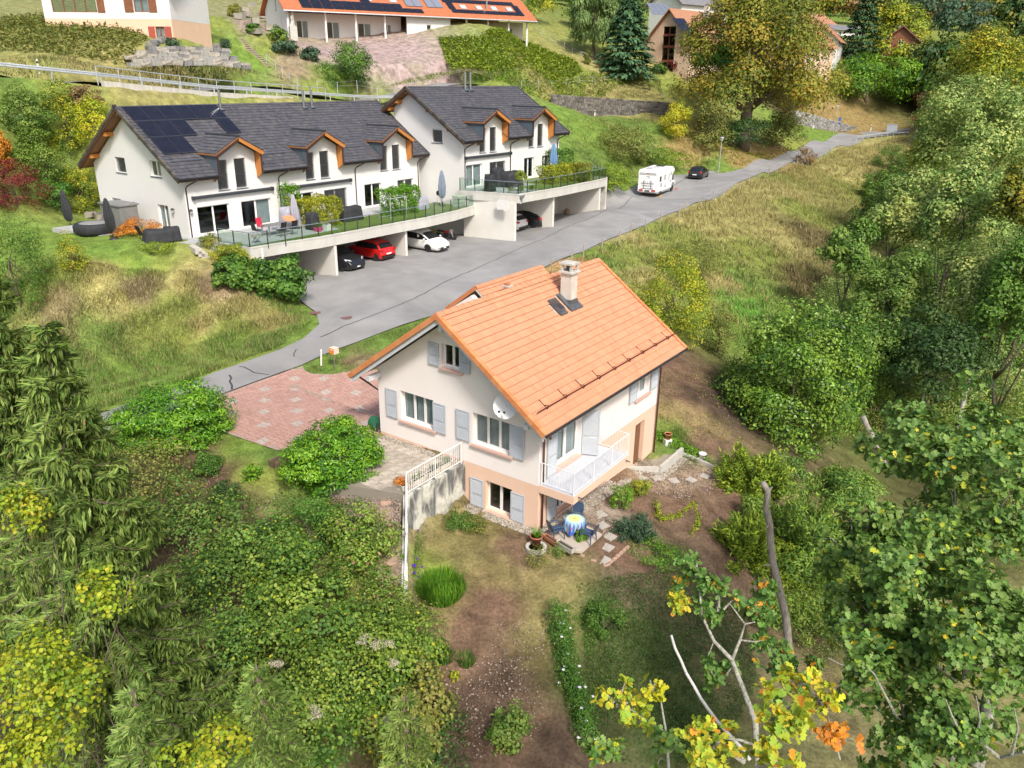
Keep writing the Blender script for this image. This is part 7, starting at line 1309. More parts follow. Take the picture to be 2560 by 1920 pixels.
# ---- coursed stone walls beside the upper road
def stonewall(label, P0, P1, h0, h1, dark, seed, courses=8):
    rg = np.random.default_rng(seed); o = thing('stone_wall', label, 'wall', P0); d = P1-P0; L_ = np.linalg.norm(d[:2]); o.rotation_euler = (0, math.atan2(-d[2], L_)*0, math.atan2(d[1], d[0])); dz = d[2]/L_
    MB().prism([(0, .12, -.3), (L_, .12, dz*L_-.3), (L_, .12, dz*L_+h1), (0, .12, h0)], (0, .4, 0)).build('core', mat('wall_mortar', (.30, .28, .23), (.36, .34, .28), scale=4, rough=1), o); M_ = MB(); Cc = []
    for c in range(courses):
        x = rg.uniform(-.2, 0)
        while x < L_:
            w = rg.uniform(.35, .7); f0 = c/courses; f1 = (c+1)/courses; xm = min(max(x, 0), L_); hh = h0+(h1-h0)*xm/L_; z0 = dz*x+hh*f0+.02; z1 = dz*x+hh*f1-.03; y = rg.normal(0, .03)
            M_.add([(x+.03, y, z0), (x+w-.03, y+rg.normal(0, .015), z0), (x+w-.04, y, z1), (x+.02, y, z1), (x+.03, .2, z0), (x+w-.03, .2, z0), (x+w-.04, .2, z1), (x+.02, .2, z1)], [(0, 1, 2, 3), (3, 2, 6, 7), (4, 5, 1, 0), (0, 3, 7, 4), (1, 5, 6, 2)]); k = rg.uniform(.6, 1.5); Cc += [np.array(dark)*k]*8; x += w
    me = M_.mesh('stone'); colattr(me, np.array(Cc)); me.materials.append(STONEC); tag(mk('stone', me, o), kind='stuff'); return o
stonewall('dark coursed stone wall right of the second white house', aty(1378, 285, 128.5), aty(1690, 297, 134.5), 2.9, 2.4, (.14, .13, .12), 1)
stonewall('grey stone wall tapering down to the road junction', aty(1985, 322, 158), aty(2165, 331, 178), 3.4, .5, (.30, .29, .28), 2, 9)
# ---- wire fences
def postfence(label, pts, h, m, wire=2, name='wire_fence', r=.04, lean=.03):
    rg = np.random.default_rng(len(pts)); P_ = [ong(*q) if len(q) == 2 else np.array(q) for q in pts]; b0 = P_[0]; o = thing(name, label, 'fence', b0); T = []
    for p in P_: t_ = p-b0+np.array([rg.normal(0, lean), rg.normal(0, lean), h*rg.uniform(.85, 1.1)]); MB().tube([p-b0+np.array([0, 0, -.2]), t_], r, 6).build('post', m, o); T.append((p-b0, t_))
    for k in range(wire):
        f = .95-.4*k; MB().tube([a+(t_-a)*f for a, t_ in T], .008, 4).build('wire', M_GALV, o)
    return o
Q2 = lambda X, Y: (600+.3617*X, .3617*Y)
postfence('wire fence with grey posts below the terrace slope', [Q2(*q) for q in ((187, 450), (247, 490), (295, 528), (345, 570), (400, 615), (538, 630), (675, 630), (812, 630), (950, 652), (1077, 650))], 1.2, M_GALV)
Q3 = lambda X, Y: (1300+.3165*X, .3165*Y)
postfence('wire fence along the dry bank above the dark stone wall', [Q3(*q) for q in ((10, 705), (143, 698), (250, 692), (362, 680), (467, 675), (570, 668), (667, 660), (763, 655), (860, 648))], 1.2, M_GALV)
postfence('wire fence climbing beside the wood right of the long terrace', [Q3(*q) for q in ((130, 245), (175, 300), (225, 335), (285, 370), (348, 400), (413, 430), (480, 462), (550, 485), (620, 515), (697, 540), (770, 570), (847, 580), (925, 600))], 1.3, M_GALV)
M_POST = mat('fence_wood', (.30, .24, .18), (.42, .35, .27), scale=8, rough=.95); npx = np.array([(1375, 676), (1420, 660), (1452, 643), (1497, 622), (1540, 605), (1570, 590), (1610, 575), (1643, 560), (1690, 540), (1712, 526), (1745, 512), (1775, 498), (1800, 486), (1835, 470), (1866, 455), (1890, 446), (1912, 436), (1935, 428), (1958, 420), (1985, 412), (2010, 402), (2040, 392), (2065, 384), (2095, 373), (2120, 365), (2150, 356)])
postfence('thin wooden meadow fence along the lower side of the lane', [tuple(q+np.array([6, 7])) for q in npx], 1.3, M_POST, 2, 'meadow_fence', .05, .08)
guardrail('short guardrail at the junction', 0, 1, lambda s, a=atz(2140, 350, 7.0), b=atz(2268, 334, 7.6): a+(b-a)*s, .12)
# ---- lamps, signs, cabinet
def lamp(label, p, h):
    o = thing('street_lamp', label, 'street lamp', p, 0, 'street lamps on the lane'); MB().tube([(0, 0, -.1), (0, 0, h*.4), (0, 0, h)], [.06, .05, .04], 8).build('pole', M_GALV, o); MB().lathe([(.06, h-.05), (.18, h+.25), (.3, h+.45), (.3, h+.5), (.12, h+.55)], n=14).build('lamp_head', M_GALV, o, True); MB().lathe([(.10, h+.05), (.27, h+.44)], n=12).build('lamp_glass', mat('lamp_glass', (.6, .6, .58), rough=.3), o)
lamp('grey street lamp beside the parked black car', ong(1796, 432), 4.0); lamp('grey street lamp at the road junction', ong(2083, 335), 4.6)
def sign(label, p, h, shape, col, name='road_sign', extra=None):
    o = thing(name, label, 'sign', p, 0); MB().tube([(0, 0, 0), (0, 0, h)], .035, 6).build('post', M_GALV, o)
    if shape == 'disc': MB().tube([(0, -.06, h-.35), (0, -.03, h-.35)], .38, 20).build('plate', col, o)
    else: MB().box(-shape[0]/2, shape[0]/2, -.06, -.03, h-shape[1], h).build('plate', col, o)
    return o
M_SRED = mat('sign_red', (.50, .03, .03), rough=.5); M_SBLU = mat('sign_blue', (.02, .09, .40), rough=.5); M_SBRN = mat('sign_brown', (.22, .035, .03), rough=.5)
s_ = sign('red round no entry sign at the junction', ong(2277, 328), 2.9, 'disc', M_SRED); MB().box(-.26, .26, -.075, -.062, 2.5, 2.6).build('bar', PLW, s_)
s_ = sign('dark red information board beside the no entry sign', ong(2292, 326), 3.0, (1.7, 1.1), M_SBRN); 
for k in range(3): MB().box(-.6, .4+.1*k, -.068, -.061, 2.2+.2*k, 2.27+.2*k).build('lettering', PLW, s_)
s_ = sign('blue direction sign on a post at the junction', ong(2094, 331), 2.8, (.45, .7), M_SBLU); MB().tube([(0, -.075, 1.7), (0, -.062, 1.7)], .2, 14).build('lower_plate', M_SBLU, s_)
cb = thing('utility_cabinet', 'grey utility cabinet beside the road junction', 'cabinet', ong(2228, 330), -.4); MB().box(-1.0, 1.0, -.4, .4, 0, 1.5).build('body', mat('cabinet_grey', (.34, .37, .40), (.40, .43, .46), scale=3, rough=.5), cb, bevel=.03); MB().box(-1.06, 1.06, -.46, .46, 1.5, 1.6).build('lid', MATS['cabinet_grey'], cb)
for x in (-.5, .5): MB().box(x-.46, x+.46, -.415, -.405, .1, 1.4).build('door', MATS['cabinet_grey'], cb)
# ---- houses
M_BEIGE = mat('render_beige', (.66, .46, .33), (.70, .50, .37), scale=1, rough=.9); M_WINR = mat('timber_red', (.20, .05, .035), (.26, .075, .05), scale=4, rough=.6); M_BSHUT = mat('shutter_brown', (.20, .075, .035), (.26, .11, .055), scale=4, rough=.6); M_RSHUT = mat('shutter_red', (.36, .075, .05), (.42, .10, .07), scale=4, rough=.6)
def gable_house(name, label, F_, L_, W_, h, rise, wm, rm, wins=(), ov=.7, chim=None, base=-3, longw=()):
    """gable on the near end (a=0), ridge along a"""
    o = thing(name, label, 'house', F_.o, F_.rz); m = MB(); zt = lambda v: h+rise*(1-abs(v-W_/2)/(W_/2))-.1
    wall(m, Tgab(), 0, W_, base, zt, [w[:4] for w in wins], [W_/2]); wall(m, Tlong(), .3, L_-.3, base, h-.05, [w[:4] for w in longw]); wall(m, Tend(L_), 0, W_, base, zt, [], [W_/2]); m.box(.3, L_-.3, W_-.3, W_, base, h-.05); m.build('wall', wm, o); s = rise/(W_/2); r_ = MB()
    for y0, sg in ((-ov, 1), (W_+ov, -1)): r_.prism([(-ov, y0, h-s*ov+.05), (L_+ov, y0, h-s*ov+.05), (L_+ov, W_/2, h+rise+.05), (-ov, W_/2, h+rise+.05)], (0, 0, .16))
    rf_ = r_.build('roof', rm, o)
    for u in (-ov-.02, L_+ov-.05):
        for y0 in (-ov, W_+ov): MB().prism([(u, y0, h-s*ov-.1), (u, W_/2, h+rise-.1), (u, W_/2, h+rise+.1), (u, y0, h-s*ov+.1)], (.07, 0, 0)).build('barge_board', M_BSHUT, o)
    for a0, a1, z0, z1, *k in wins: 
        window(o, Tgab(), a0, a1, z0, z1, 2, .12, fr=k[0] if k else FRAMEW, fw=.1)
        if len(k) > 1:
            for x0, x1 in ((a0-.62, a0-.04), (a1+.04, a1+.62)): q = MB(); tb(q, Tgab(), x0, x1, .01, .06, z0, z1); q.build('shutter', k[1], o)
    for a0, a1, z0, z1, *k in longw: window(o, Tlong(), a0, a1, z0, z1, 2, .12, fr=k[0] if k else FRAMEW, fw=.1)
    if chim: c = MB().box(chim[0]-.4, chim[0]+.4, chim[1]-.35, chim[1]+.35, h, chim[2]).build('chimney', M_CH, o); MB().box(chim[0]-.5, chim[0]+.5, chim[1]-.45, chim[1]+.45, chim[2]+.25, chim[2]+.37).build('cap', M_CONC, c); MB().box(chim[0]-.3, chim[0]+.3, chim[1]-.25, chim[1]+.25, chim[2], chim[2]+.25).build('flue', M_CONC, c)
    return o, s
def on_roof(o, F_, s, h, W_, px4, m, name='solar_panel', nx=1, ny=1, lift=.28):
    P4 = [F_.roof(x, y, h+.05+.16, s, 0) for x, y in px4]; P4 = [np.array(p) for p in P4]; up = np.array([0, -s, 1])/math.hypot(1, s)*(lift-.2)
    for i in range(nx):
        for j in range(ny):
            f = lambda a, b: (P4[0]*(1-a)+P4[1]*a)*(1-b)+(P4[3]*(1-a)+P4[2]*a)*b+up; e = .03; a0, a1, b0_, b1 = (i+e)/nx, (i+1-e)/nx, (j+e)/ny, (j+1-e)/ny; MB().prism([f(a0, b0_), f(a1, b0_), f(a1, b1), f(a0, b1)], (0, 0, .05)).build(name, m, o)
# beige house with the red timber gable
BH = Fr(aty(1722, 170, 150), .80); bo, bs = gable_house('beige_house', 'beige house with orange roof and dark red timber gable window', BH, 15, 9.5, 4.6, 5.0, M_BEIGE, M_RTILE2, [(3.4, 6.1, -1.5, 6.9, M_WINR)], chim=(8.5, 3.0, 10.6))
for z in (1.0, 3.4, 5.3): MB().box(-.03, .0, 3.45, 6.05, z, z+.35).build('timber_rail', M_WINR, bo)
on_roof(bo, BH, bs, 4.6, 9.5, [(1735, 113), (1757, 112), (1709, 47), (1678, 46)], M_SOLAR, nx=2, ny=4)
# grey roofed house behind it
GH_ = Fr(aty(1700, 60, 172), .95); go, gs = gable_house('grey_house', 'white house with a grey solar roof behind the beige house', GH_, 13, 9, 4.0, 3.2, PLW, M_GTILE); on_roof(go, GH_, gs, 4.0, 9, [(1632, 38), (1700, 40), (1665, 12), (1615, 8)], mat('solar_grey', (.16, .18, .22), rough=.25), nx=4, ny=3)
# distant houses by the wood
FH = [('white house with pale red roof and solar panel behind the big oak', (2010, 88), 230, .95, 13, 9, 3.2, 2.6, PLW, M_RTILE2, None), ('low white house roof between the oak and the dark spruce', (2080, 100), 225, 1.1, 12, 8, 2.6, 1.2, PLW, M_GTILE, None), ('white gabled house with orange roof left of the dark spruce', (2090, 150), 196, .5, 11, 8.5, 4.2, 3.4, PLW, M_RTILE2, None), ('brown timber chalet roof in the wood', (2292, 130), 200, .5, 9, 7.5, 2.6, 3.0, M_BSHUT, M_BTILE, (4, 5, 7.0)), ('orange roofed house half hidden behind the big oak', (2010, 165), 168, .8, 12, 9, 4, 4, M_BEIGE, M_RTILE2, None), ('white house at the top edge above the beige house', (1745, 18), 215, .9, 12, 9, 5, 3, PLW, M_GTILE, None)]
for lb, (px, py), F__, yw, L_, W_, h, ri, wm, rm, ch_ in FH:
    fr_ = Fr(aty(px, py, F__), yw); o_, s_ = gable_house('distant_house', lb, fr_, L_, W_, h, ri, wm, rm, [(W_/2-.6, W_/2+.6, 1.4, 2.6)], chim=ch_, longw=[(2, 3.2, 1, 2.2), (L_-4, L_-2.8, 1, 2.2)])
# chalet at the top left
CH = Fr(aty(436, 108, 90), 1.50-math.pi/2*0); CH = Fr(CH.o-np.array([math.sin(1.66), math.cos(1.66), 0])*14, 1.66)
ct = thing('chalet', 'white chalet with brown shutters above a salmon basement at the top left', 'house', CH.o, CH.rz); m = MB(); wall(m, Tlong(), 0, 14, 2.3, 6.2, [(10.1, 11.7, 2.95, 5.0), (1.0, 6.0, 2.9, 5.0)]); wall(m, Tend(14), 0.3, 9, 2.3, 6.2); m.build('upper_wall', PLW, ct)
m = MB(); wall(m, Tlong(.01), 0, 14, -2.5, 2.3, [(12.1, 13.1, .2, 1.6)]); wall(m, Tend(13.99), .3, 9, -2.5, 2.3); m.build('lower_wall', mat('render_apricot', (.78, .52, .36), (.82, .57, .41), scale=1, rough=.9), ct)
window(ct, Tlong(), 10.1, 11.7, 2.95, 5.0, 2, .12, fr=M_BSHUT, curtain=True); window(ct, Tlong(), 12.1, 13.1, .2, 1.6, 2, .12, fr=M_BSHUT, curtain=True); window(ct, Tlong(), 1.0, 6.0, 2.9, 5.0, 4, .12, fr=M_BSHUT)
for a0, a1, z0, z1, mm in ((9.1, 10.05, 2.95, 5.0, M_BSHUT), (11.75, 12.6, 2.95, 5.0, M_BSHUT), (11.35, 12.05, .2, 1.6, M_RSHUT), (13.15, 13.85, -.3, 1.6, M_RSHUT), (6.1, 6.9, 2.9, 5.0, M_BSHUT)): q = MB(); tb(q, Tlong(), a0, a1, .01, .07, z0, z1); q.build('shutter', mm, ct)
r_ = MB()
for y0, y1, z0, z1 in ((-1.2, 4.5, 5.7, 9.0), (10.2, 4.5, 5.7, 9.0)): r_.prism([(-1, y0, z0), (15.2, y0, z0), (15.2, y1, z1), (-1, y1, z1)], (0, 0, .2))
r_.build('roof', M_BTILE, ct)
# long terrace with orange roof and solar panels
RH0 = aty(719, 93, 121); RH1 = aty(1322, 109, 141); dd = (RH1-RH0)[:2]; RL = np.linalg.norm(dd); RH = Fr(RH0, math.atan2(dd[0], dd[1])); rdz = (RH1-RH0)[2]/RL
rh = thing('long_terrace', 'long pale terrace with orange roof and dark solar panels at the top', 'house', RH.o, RH.rz); REZ, RSL = 3.35, .62; ez = lambda a: REZ+rdz*a*.6
M_LGREY = mat('render_lightgrey', (.62, .63, .63), (.66, .67, .67), scale=1, rough=.9); M_CRM = mat('render_cream', (.74, .66, .54), (.78, .70, .58), scale=1, rough=.9)
def rwall(T, a0, a1, m_, holes=(), top=None): q = MB(); wall(q, T, a0, a1, -2.5, top or (lambda a: ez(a)), list(holes)); q.build('wall', m_, rh)
sc_ = RL/44.; wl = [(2.2, 4.0), (7.0, 9.2), (12.4, 14.6), (17.0, 18.2)]
h_l = [(a*sc_, b*sc_, .05, 2.35) for a, b in wl]; h_r = [(a*sc_, b*sc_, rdz*a*sc_+.05, rdz*a*sc_+2.3) for a, b in ((29.0, 30.2), (32.2, 34.6), (36.6, 38.8), (40.8, 41.8))]
rwall(Tlong(2.0), 0, 20*sc_, M_WHT, h_l); rwall(Tlong(-.4), 20*sc_, 28*sc_, M_LGREY, [(23.6*sc_, 24.4*sc_, 1.2, 2.4)]); rwall(Tlong(2.0), 28*sc_, 44*sc_, M_CRM, h_r)
rwall(Tgab(0), -.4, 11.5, M_WHT, [(4.8, 5.5, 3.6, 6.0), (2.0, 2.6, 1.0, 2.6)], lambda v: REZ+RSL*(min(v+1.2, 12.5-v)))
for a0, a1, z0, z1 in h_l+h_r: window(rh, Tlong(2.0), a0, a1, z0, z1, 2, .12, fr=M_WHT if False else FRAMEW, curtain=(1,))
window(rh, Tlong(-.4), 23.6*sc_, 24.4*sc_, 1.2, 2.4, 1, .12); window(rh, Tgab(0), 4.8, 5.5, 3.6, 6.0, 1, .12, fr=M_ANTH); window(rh, Tgab(0), 2.0, 2.6, 1.0, 2.6, 1, .12, fr=M_ANTH)
for a in (1.0, 6.2, 11.2, 16.2, 31.2, 35.4, 39.6, 43.4): aa = a*sc_; MB().tube([(aa, -.2, rdz*aa-.5), (aa, -.2, ez(aa))], .16, 10).build('column', PLW, rh)
r_ = MB(); r_.prism([(-.6, -1.2, ez(0)), (RL+.8, -1.2, ez(RL)), (RL+.8, 5.9, ez(RL)+RSL*7.1), (-.6, 5.9, ez(0)+RSL*7.1)], (0, 0, .2)); r_.prism([(-.6, 12.8, ez(0)), (RL+.8, 12.8, ez(RL)), (RL+.8, 5.9, ez(RL)+RSL*7.1), (-.6, 5.9, ez(0)+RSL*7.1)], (0, 0, .2)); r_.build('roof', M_RTILE, rh); MB().tube([(-.6, -1.25, ez(0)+.02), (RL+.8, -1.25, ez(RL)+.02)], .09, 8).build('gutter', M_GALV, rh)
def rr(a, s, h=.28): return np.array([a, -1.2+s, ez(a)+RSL*s+h])
def rpan(a0, a1, s0, s1, m_=None, name='solar_panel', h=.28): MB().prism([rr(a0+.04, s0+.04, h), rr(a1-.04, s0+.04, h), rr(a1-.04, s1-.04, h), rr(a0+.04, s1-.04, h)], (0, 0, .05)).build(name, m_ or M_SOLAR, rh)
for i in range(12): rpan((2.4+i*1.72)*sc_, (2.4+(i+1)*1.72)*sc_, .35, 1.35)
for i in range(10): rpan((2.4+i*1.72)*sc_, (2.4+(i+1)*1.72)*sc_, 1.35, 2.35)
for i in (2, 6): rpan((2.4+i*1.72)*sc_, (2.4+(i+1)*1.72)*sc_, 2.35, 3.35); rpan((2.4+i*1.72)*sc_, (2.4+(i+1)*1.72)*sc_, 3.35, 4.35)
for i in range(11): rpan((28.6+i*1.3)*sc_, (28.6+(i+1)*1.3)*sc_, .9, 1.75); rpan((28.0+i*1.3)*sc_, (28.0+(i+1)*1.3)*sc_, 3.5, 4.4)
for s0 in (1.75, 2.65): rpan(28.4*sc_, 29.7*sc_, s0, s0+.88); rpan(41.6*sc_, 42.9*sc_, s0, s0+.88)
for a in (4.5, 9.0, 13.6, 18.0): rpan(a*sc_, (a+1.3)*sc_, 2.7, 3.6, mat('skylight_pale', (.45, .52, .52), rough=.2), 'skylight')
for a in (30.8, 33.9, 36.9, 40.0): rpan(a*sc_, (a+1.2)*sc_, 2.0, 3.0, MATS['skylight_pale'], 'skylight')
for a in (20.6, 24.4): rpan(a*sc_, (a+1.5)*sc_, 1.9, 3.9, mat('collector_grey', (.20, .22, .27), rough=.3), 'thermal_collector', .32); rpan((a+1.5)*sc_, (a+3.0)*sc_, 1.9, 3.9, MATS['collector_grey'], 'thermal_collector', .32)
f_ = MB().tube([rr(36.0*sc_, 2.4, 0), rr(36.0*sc_, 2.4, 0)+np.array([0, 0, 1.6])], .13, 10).build('flue_pipe', M_STEEL, rh)
bq = thing('barbecue_oven', 'stone garden barbecue with chimney at the left end of the long terrace', 'barbecue', RH.w(.4, -1.6, 0), RH.rz); MB().box(-.5, .5, -.4, .4, -.5, 1.3).build('body', M_CONC, bq); MB().prism([(-.45, -.35, 1.3), (.45, -.35, 1.3), (.45, .35, 1.3), (-.45, .35, 1.3)], (0, 0, .1)).lathe([(.4, 1.4), (.18, 2.0), (.18, 2.7)], n=4).build('chimney', M_CONC, bq)
sl_ = thing('slope_steps', 'timber steps climbing the slope beside the fence', 'steps', ong(665, 165)); b0 = np.array(sl_.location)
for k in range(16): p = ong(665-k*4.6, 165-k*4.6)-b0; MB().box(p[0]-.6, p[0]+.6, p[1]-.12, p[1]+.12, p[2]-.05, p[2]+.08).build('step', M_POST, sl_)
# ================================================================== vehicles
def paint(name, c, metal=.0, rough=.28):
    m = mat(name, c, rough=rough, metal=metal, spec=.6); m.node_tree.nodes['Principled BSDF'].inputs['Coat Weight'].default_value = .6; return m
M_TYRE = mat('tyre', (.018, .018, .02), (.03, .03, .03), scale=8, rough=.9); M_RIM = mat('rim_alloy', (.45, .46, .48), rough=.3, metal=.8); M_CGLS = mat('car_glass', (.012, .014, .017), rough=.05, spec=.8); M_BPL = mat('bumper_black', (.02, .02, .022), rough=.6); M_TAIL = mat('tail_light', (.45, .01, .012), rough=.2); M_HEAD = mat('head_light', (.55, .57, .60), rough=.12, spec=.8); M_PLATE = mat('number_plate', (.80, .80, .78), rough=.5)
def wheel(root, x, y, r, side, w=.2, rim=None, n=5):
    o = MB().lathe([(r*.62, -w/2), (r*.93, -w/2), (r, -w*.3), (r, w*.3), (r*.93, w/2), (r*.62, w/2)], n=22); R = Matrix.Rotation(math.pi/2, 3, 'X'); o.v = [tuple(R @ Vector(v)) for v in o.v]; t_ = o.build('tyre', M_TYRE, root, False, loc=(x, y, r)); k = MB().lathe([(r*.64, w*.28), (r*.60, w*.30), (r*.52, w*.18), (.01, w*.18)], n=20)
    for i in range(n):
        a = 2*math.pi*i/n; k.bar((0, 0, w*.30), (math.cos(a)*r*.58, math.sin(a)*r*.58, w*.34), r*.16, .03, (0, 0, 1))
    R2 = Matrix.Rotation(-math.pi/2*side, 3, 'X'); k.v = [tuple(R2 @ Vector(v)) for v in k.v]; k.build('rim', rim or M_RIM, t_)
CARS = {'hatch': dict(L=3.95, W=.86, st=[(0, .46, .46, .70, 0), (.06, .80, .80, .80, 0), (.16, 1.0, .95, .83, .70), (.55, 1.38, .96, .86, .62), (.95, 1.47, .95, .87, .63), (1.9, 1.49, .93, .87, .63), (2.35, 1.42, .92, .87, .61), (3.0, .99, .97, .86, .74), (3.45, .88, .86, .83, .7), (3.82, .72, .70, .74, .6), (3.95, .50, .50, .60, .5)], glass=(3, 6), wb=(.62, 3.15), r=.31),
 'mpv': dict(L=4.6, W=.89, st=[(0, .5, .5, .74, 0), (.07, .92, .9, .82, 0), (.2, 1.12, 1.0, .85, .70), (.6, 1.47, .98, .88, .64), (1.2, 1.56, .96, .89, .66), (2.2, 1.57, .94, .89, .66), (2.7, 1.47, .93, .89, .63), (3.65, 1.02, 1.0, .88, .76), (4.05, .90, .88, .85, .7), (4.45, .72, .70, .76, .6), (4.6, .5, .5, .62, .5)], glass=(3, 6), wb=(.75, 3.55), r=.32),
 'suv': dict(L=4.45, W=.92, st=[(0, .55, .55, .78, 0), (.06, .95, .93, .86, 0), (.2, 1.08, 1.03, .89, .75), (.75, 1.42, 1.06, .92, .62), (1.3, 1.55, 1.05, .92, .64), (2.1, 1.57, 1.03, .92, .65), (2.55, 1.5, 1.02, .92, .63), (3.2, 1.12, 1.09, .91, .8), (3.75, 1.02, 1.0, .89, .75), (4.25, .88, .86, .82, .65), (4.45, .6, .6, .70, .5)], glass=(3, 6), wb=(.85, 3.5), r=.355)}
def car(label, kind, origin, heading, col, name='parked_car', plate=True, group=None, rimm=None):
    """origin: middle of the rear bumper on the ground; heading: unit vector"""
    S = CARS[kind]; rz = math.atan2(heading[1], heading[0]); o = thing(name, label, 'car', origin, rz, group); G = []; W0 = S['W']
    def sec(x, T, B, W, Wr):
        if Wr == 0: Wr = W*.9
        zb = .22 if 0 < x < S['L'] else .36
        return [(x, y, z) for y, z in ((0, zb), (W*.9, zb), (W, zb+.14), (W*1.0, (zb+B)/2), (W*.985, B-.04), (W*.95, B), (Wr*1.06 if T > B+.1 else W*.9, T-.09 if T > B+.1 else B+(T-B)*.4), (Wr if T > B+.1 else W*.75, T-.025), (Wr*.6, T), (0, T+.012))]
    for s in S['st']: R_ = sec(*s); G.append(R_+[(x, -y, z) for x, y, z in R_[-2:0:-1]]+[R_[0]])
    b = MB().sheet(G); b.add(G[0][:-1], [tuple(range(len(G[0])-1))]); b.add(G[-1][:-1], [tuple(range(len(G[0])-1))[::-1]]); body = b.build('body', col, o, True)
    me = body.data; bm_ = bmesh.new(); bm_.from_mesh(me); bmesh.ops.recalc_face_normals(bm_, faces=bm_.faces); bm_.to_mesh(me); bm_.free()
    g0, g1_ = S['glass']; st = S['st']
    def gl(x, T, B, W, Wr, f): y0, z0, y1, z1 = W*.955, B+.015, Wr*1.06, T-.10; return np.array([x, y0+(y1-y0)*f+.014, z0+(z1-z0)*f])
    for sd in (1, -1):
        q = MB(); lo = [gl(*s, .04)*np.array([1, sd, 1]) for s in st[g0-1:g1_+2]]; hi = [gl(*s, .93)*np.array([1, sd, 1]) for s in st[g0-1:g1_+2]]; lo[0] = lo[0]+np.array([.12, 0, .02]); hi[0] = (hi[0]+hi[1])/2; hi[-1] = (hi[-2]*.75+lo[-1]*.25); lo[-1] = lo[-1]*.93+lo[-2]*.07; q.sheet([lo, hi]); q.build('side_window', M_CGLS, o)
    def glassq(i, j, f0, f1, nm):
        a, c = st[i], st[j]; row = []
        for f in (f0, (f0+f1)/2, f1):
            x = a[0]+(c[0]-a[0])*f; T = a[1]+(c[1]-a[1])*f; Wr = (a[4]+(c[4]-a[4])*f); off = .016*np.array([-(c[1]-a[1]), 0, c[0]-a[0]])/math.hypot(c[1]-a[1], c[0]-a[0]); row.append([np.array([x, y*Wr*.94, T+(.008 if y == 0 else -.012 if abs(y) > .8 else 0)])+off for y in (-1, -.5, 0, .5, 1)])
        MB().sheet(row).build(nm, M_CGLS, o)
    glassq(g1_, g1_+1, .06, .93, 'windscreen'); glassq(2, 3, .05, .92, 'rear_window')
    W = W0
    for sd in (1, -1):
        for x in S['wb']:
            wheel(o, x, sd*(W-.11), S['r'], sd, rim=rimm)
            P_ = []; 
            for t_ in np.linspace(0, math.pi, 12): P_.append((x+math.cos(t_)*(S['r']+.045), sd*(W+.004), S['r']+math.sin(t_)*(S['r']+.045)))
            MB().add(P_, [tuple(range(12))]).build('wheel_arch', M_BPL, o)
        xT = st[2][0]-.05; zT = st[2][2]-.1; MB().prism([(.02, sd*W*.62, zT-.05), (.02, sd*W*.93, zT-.06), (.22, sd*(W+.0), zT), (.22, sd*(W+.0), zT+.14), (.04, sd*W*.90, zT+.10), (.02, sd*W*.62, zT+.06)], (-.02, 0, 0)).build('tail_light', M_TAIL, o)
        xl = S['L']; zl = st[-2][1]-.06; MB().prism([(xl-.16, sd*W*.55, zl), (xl-.38, sd*W*.93, zl+.02), (xl-.55, sd*W*.95, zl+.14), (xl-.30, sd*W*.62, zl+.08)], (.03, 0, .02)).build('head_light', M_HEAD, o)
        MB().lathe([(.02, -.07), (.09, -.03), (.1, .03), (.04, .08)], (st[g1_+1][0]-.35, sd*(W+.12), st[g1_+1][1]+.03), 8, .6, 1.1).build('mirror', col, o, True)
    MB().box(-.03, .04, -W*.8, W*.8, .25, .42).build('rear_bumper', M_BPL, o, bevel=.02); MB().box(S['L']-.10, S['L']+.02, -W*.6, W*.6, .28, .46).build('grille', M_BPL, o, bevel=.02)
    if plate: MB().box(-.045, -.03, -.26, .26, .55, .66).build('number_plate', M_PLATE, o); MB().box(S['L']+.02, S['L']+.03, -.15, .15, .38, .46).build('number_plate', M_PLATE, o)
    return o
u1, v1, u2, v2 = A1.u, A1.v, A2.u, A2.v
P = ong(940, 654); car('red hatchback parked nose-in under the first deck', 'hatch', P+u1*.78-v1*.62, v1, paint('paint_red', (.52, .012, .010)))
P = ong(853, 680); car('black car facing out of the first parking bay', 'suv', P+u1*.85+v1*3.5, -v1, paint('paint_black', (.012, .013, .016)))
P = ong(1071, 631); car('white estate car facing out under the first deck', 'mpv', P+u1*.8+v1*3.55, -v1, paint('paint_white', (.78, .78, .78)))
P = ong(1306, 578); car('white hatchback half hidden behind the wall of the second deck', 'hatch', P-v2*.1, v2, MATS['paint_white'])
P = ong(1333, 571); car('dark grey coupe suv under the second deck', 'suv', P+u2*.85-v2*.85, v2, paint('paint_darkgrey', (.035, .036, .042), .3))
Pr, Pf = ong(1754, 449), ong(1780, 439); hd_ = Pf-Pr; hd_[2] = 0; hd_ /= np.linalg.norm(hd_); rt_ = np.array([hd_[1], -hd_[0], 0]); car('black hatchback parked beyond the motorhome', 'hatch', Pr-rt_*.78-hd_*.62, hd_, MATS['paint_black'], rimm=M_ANTH)
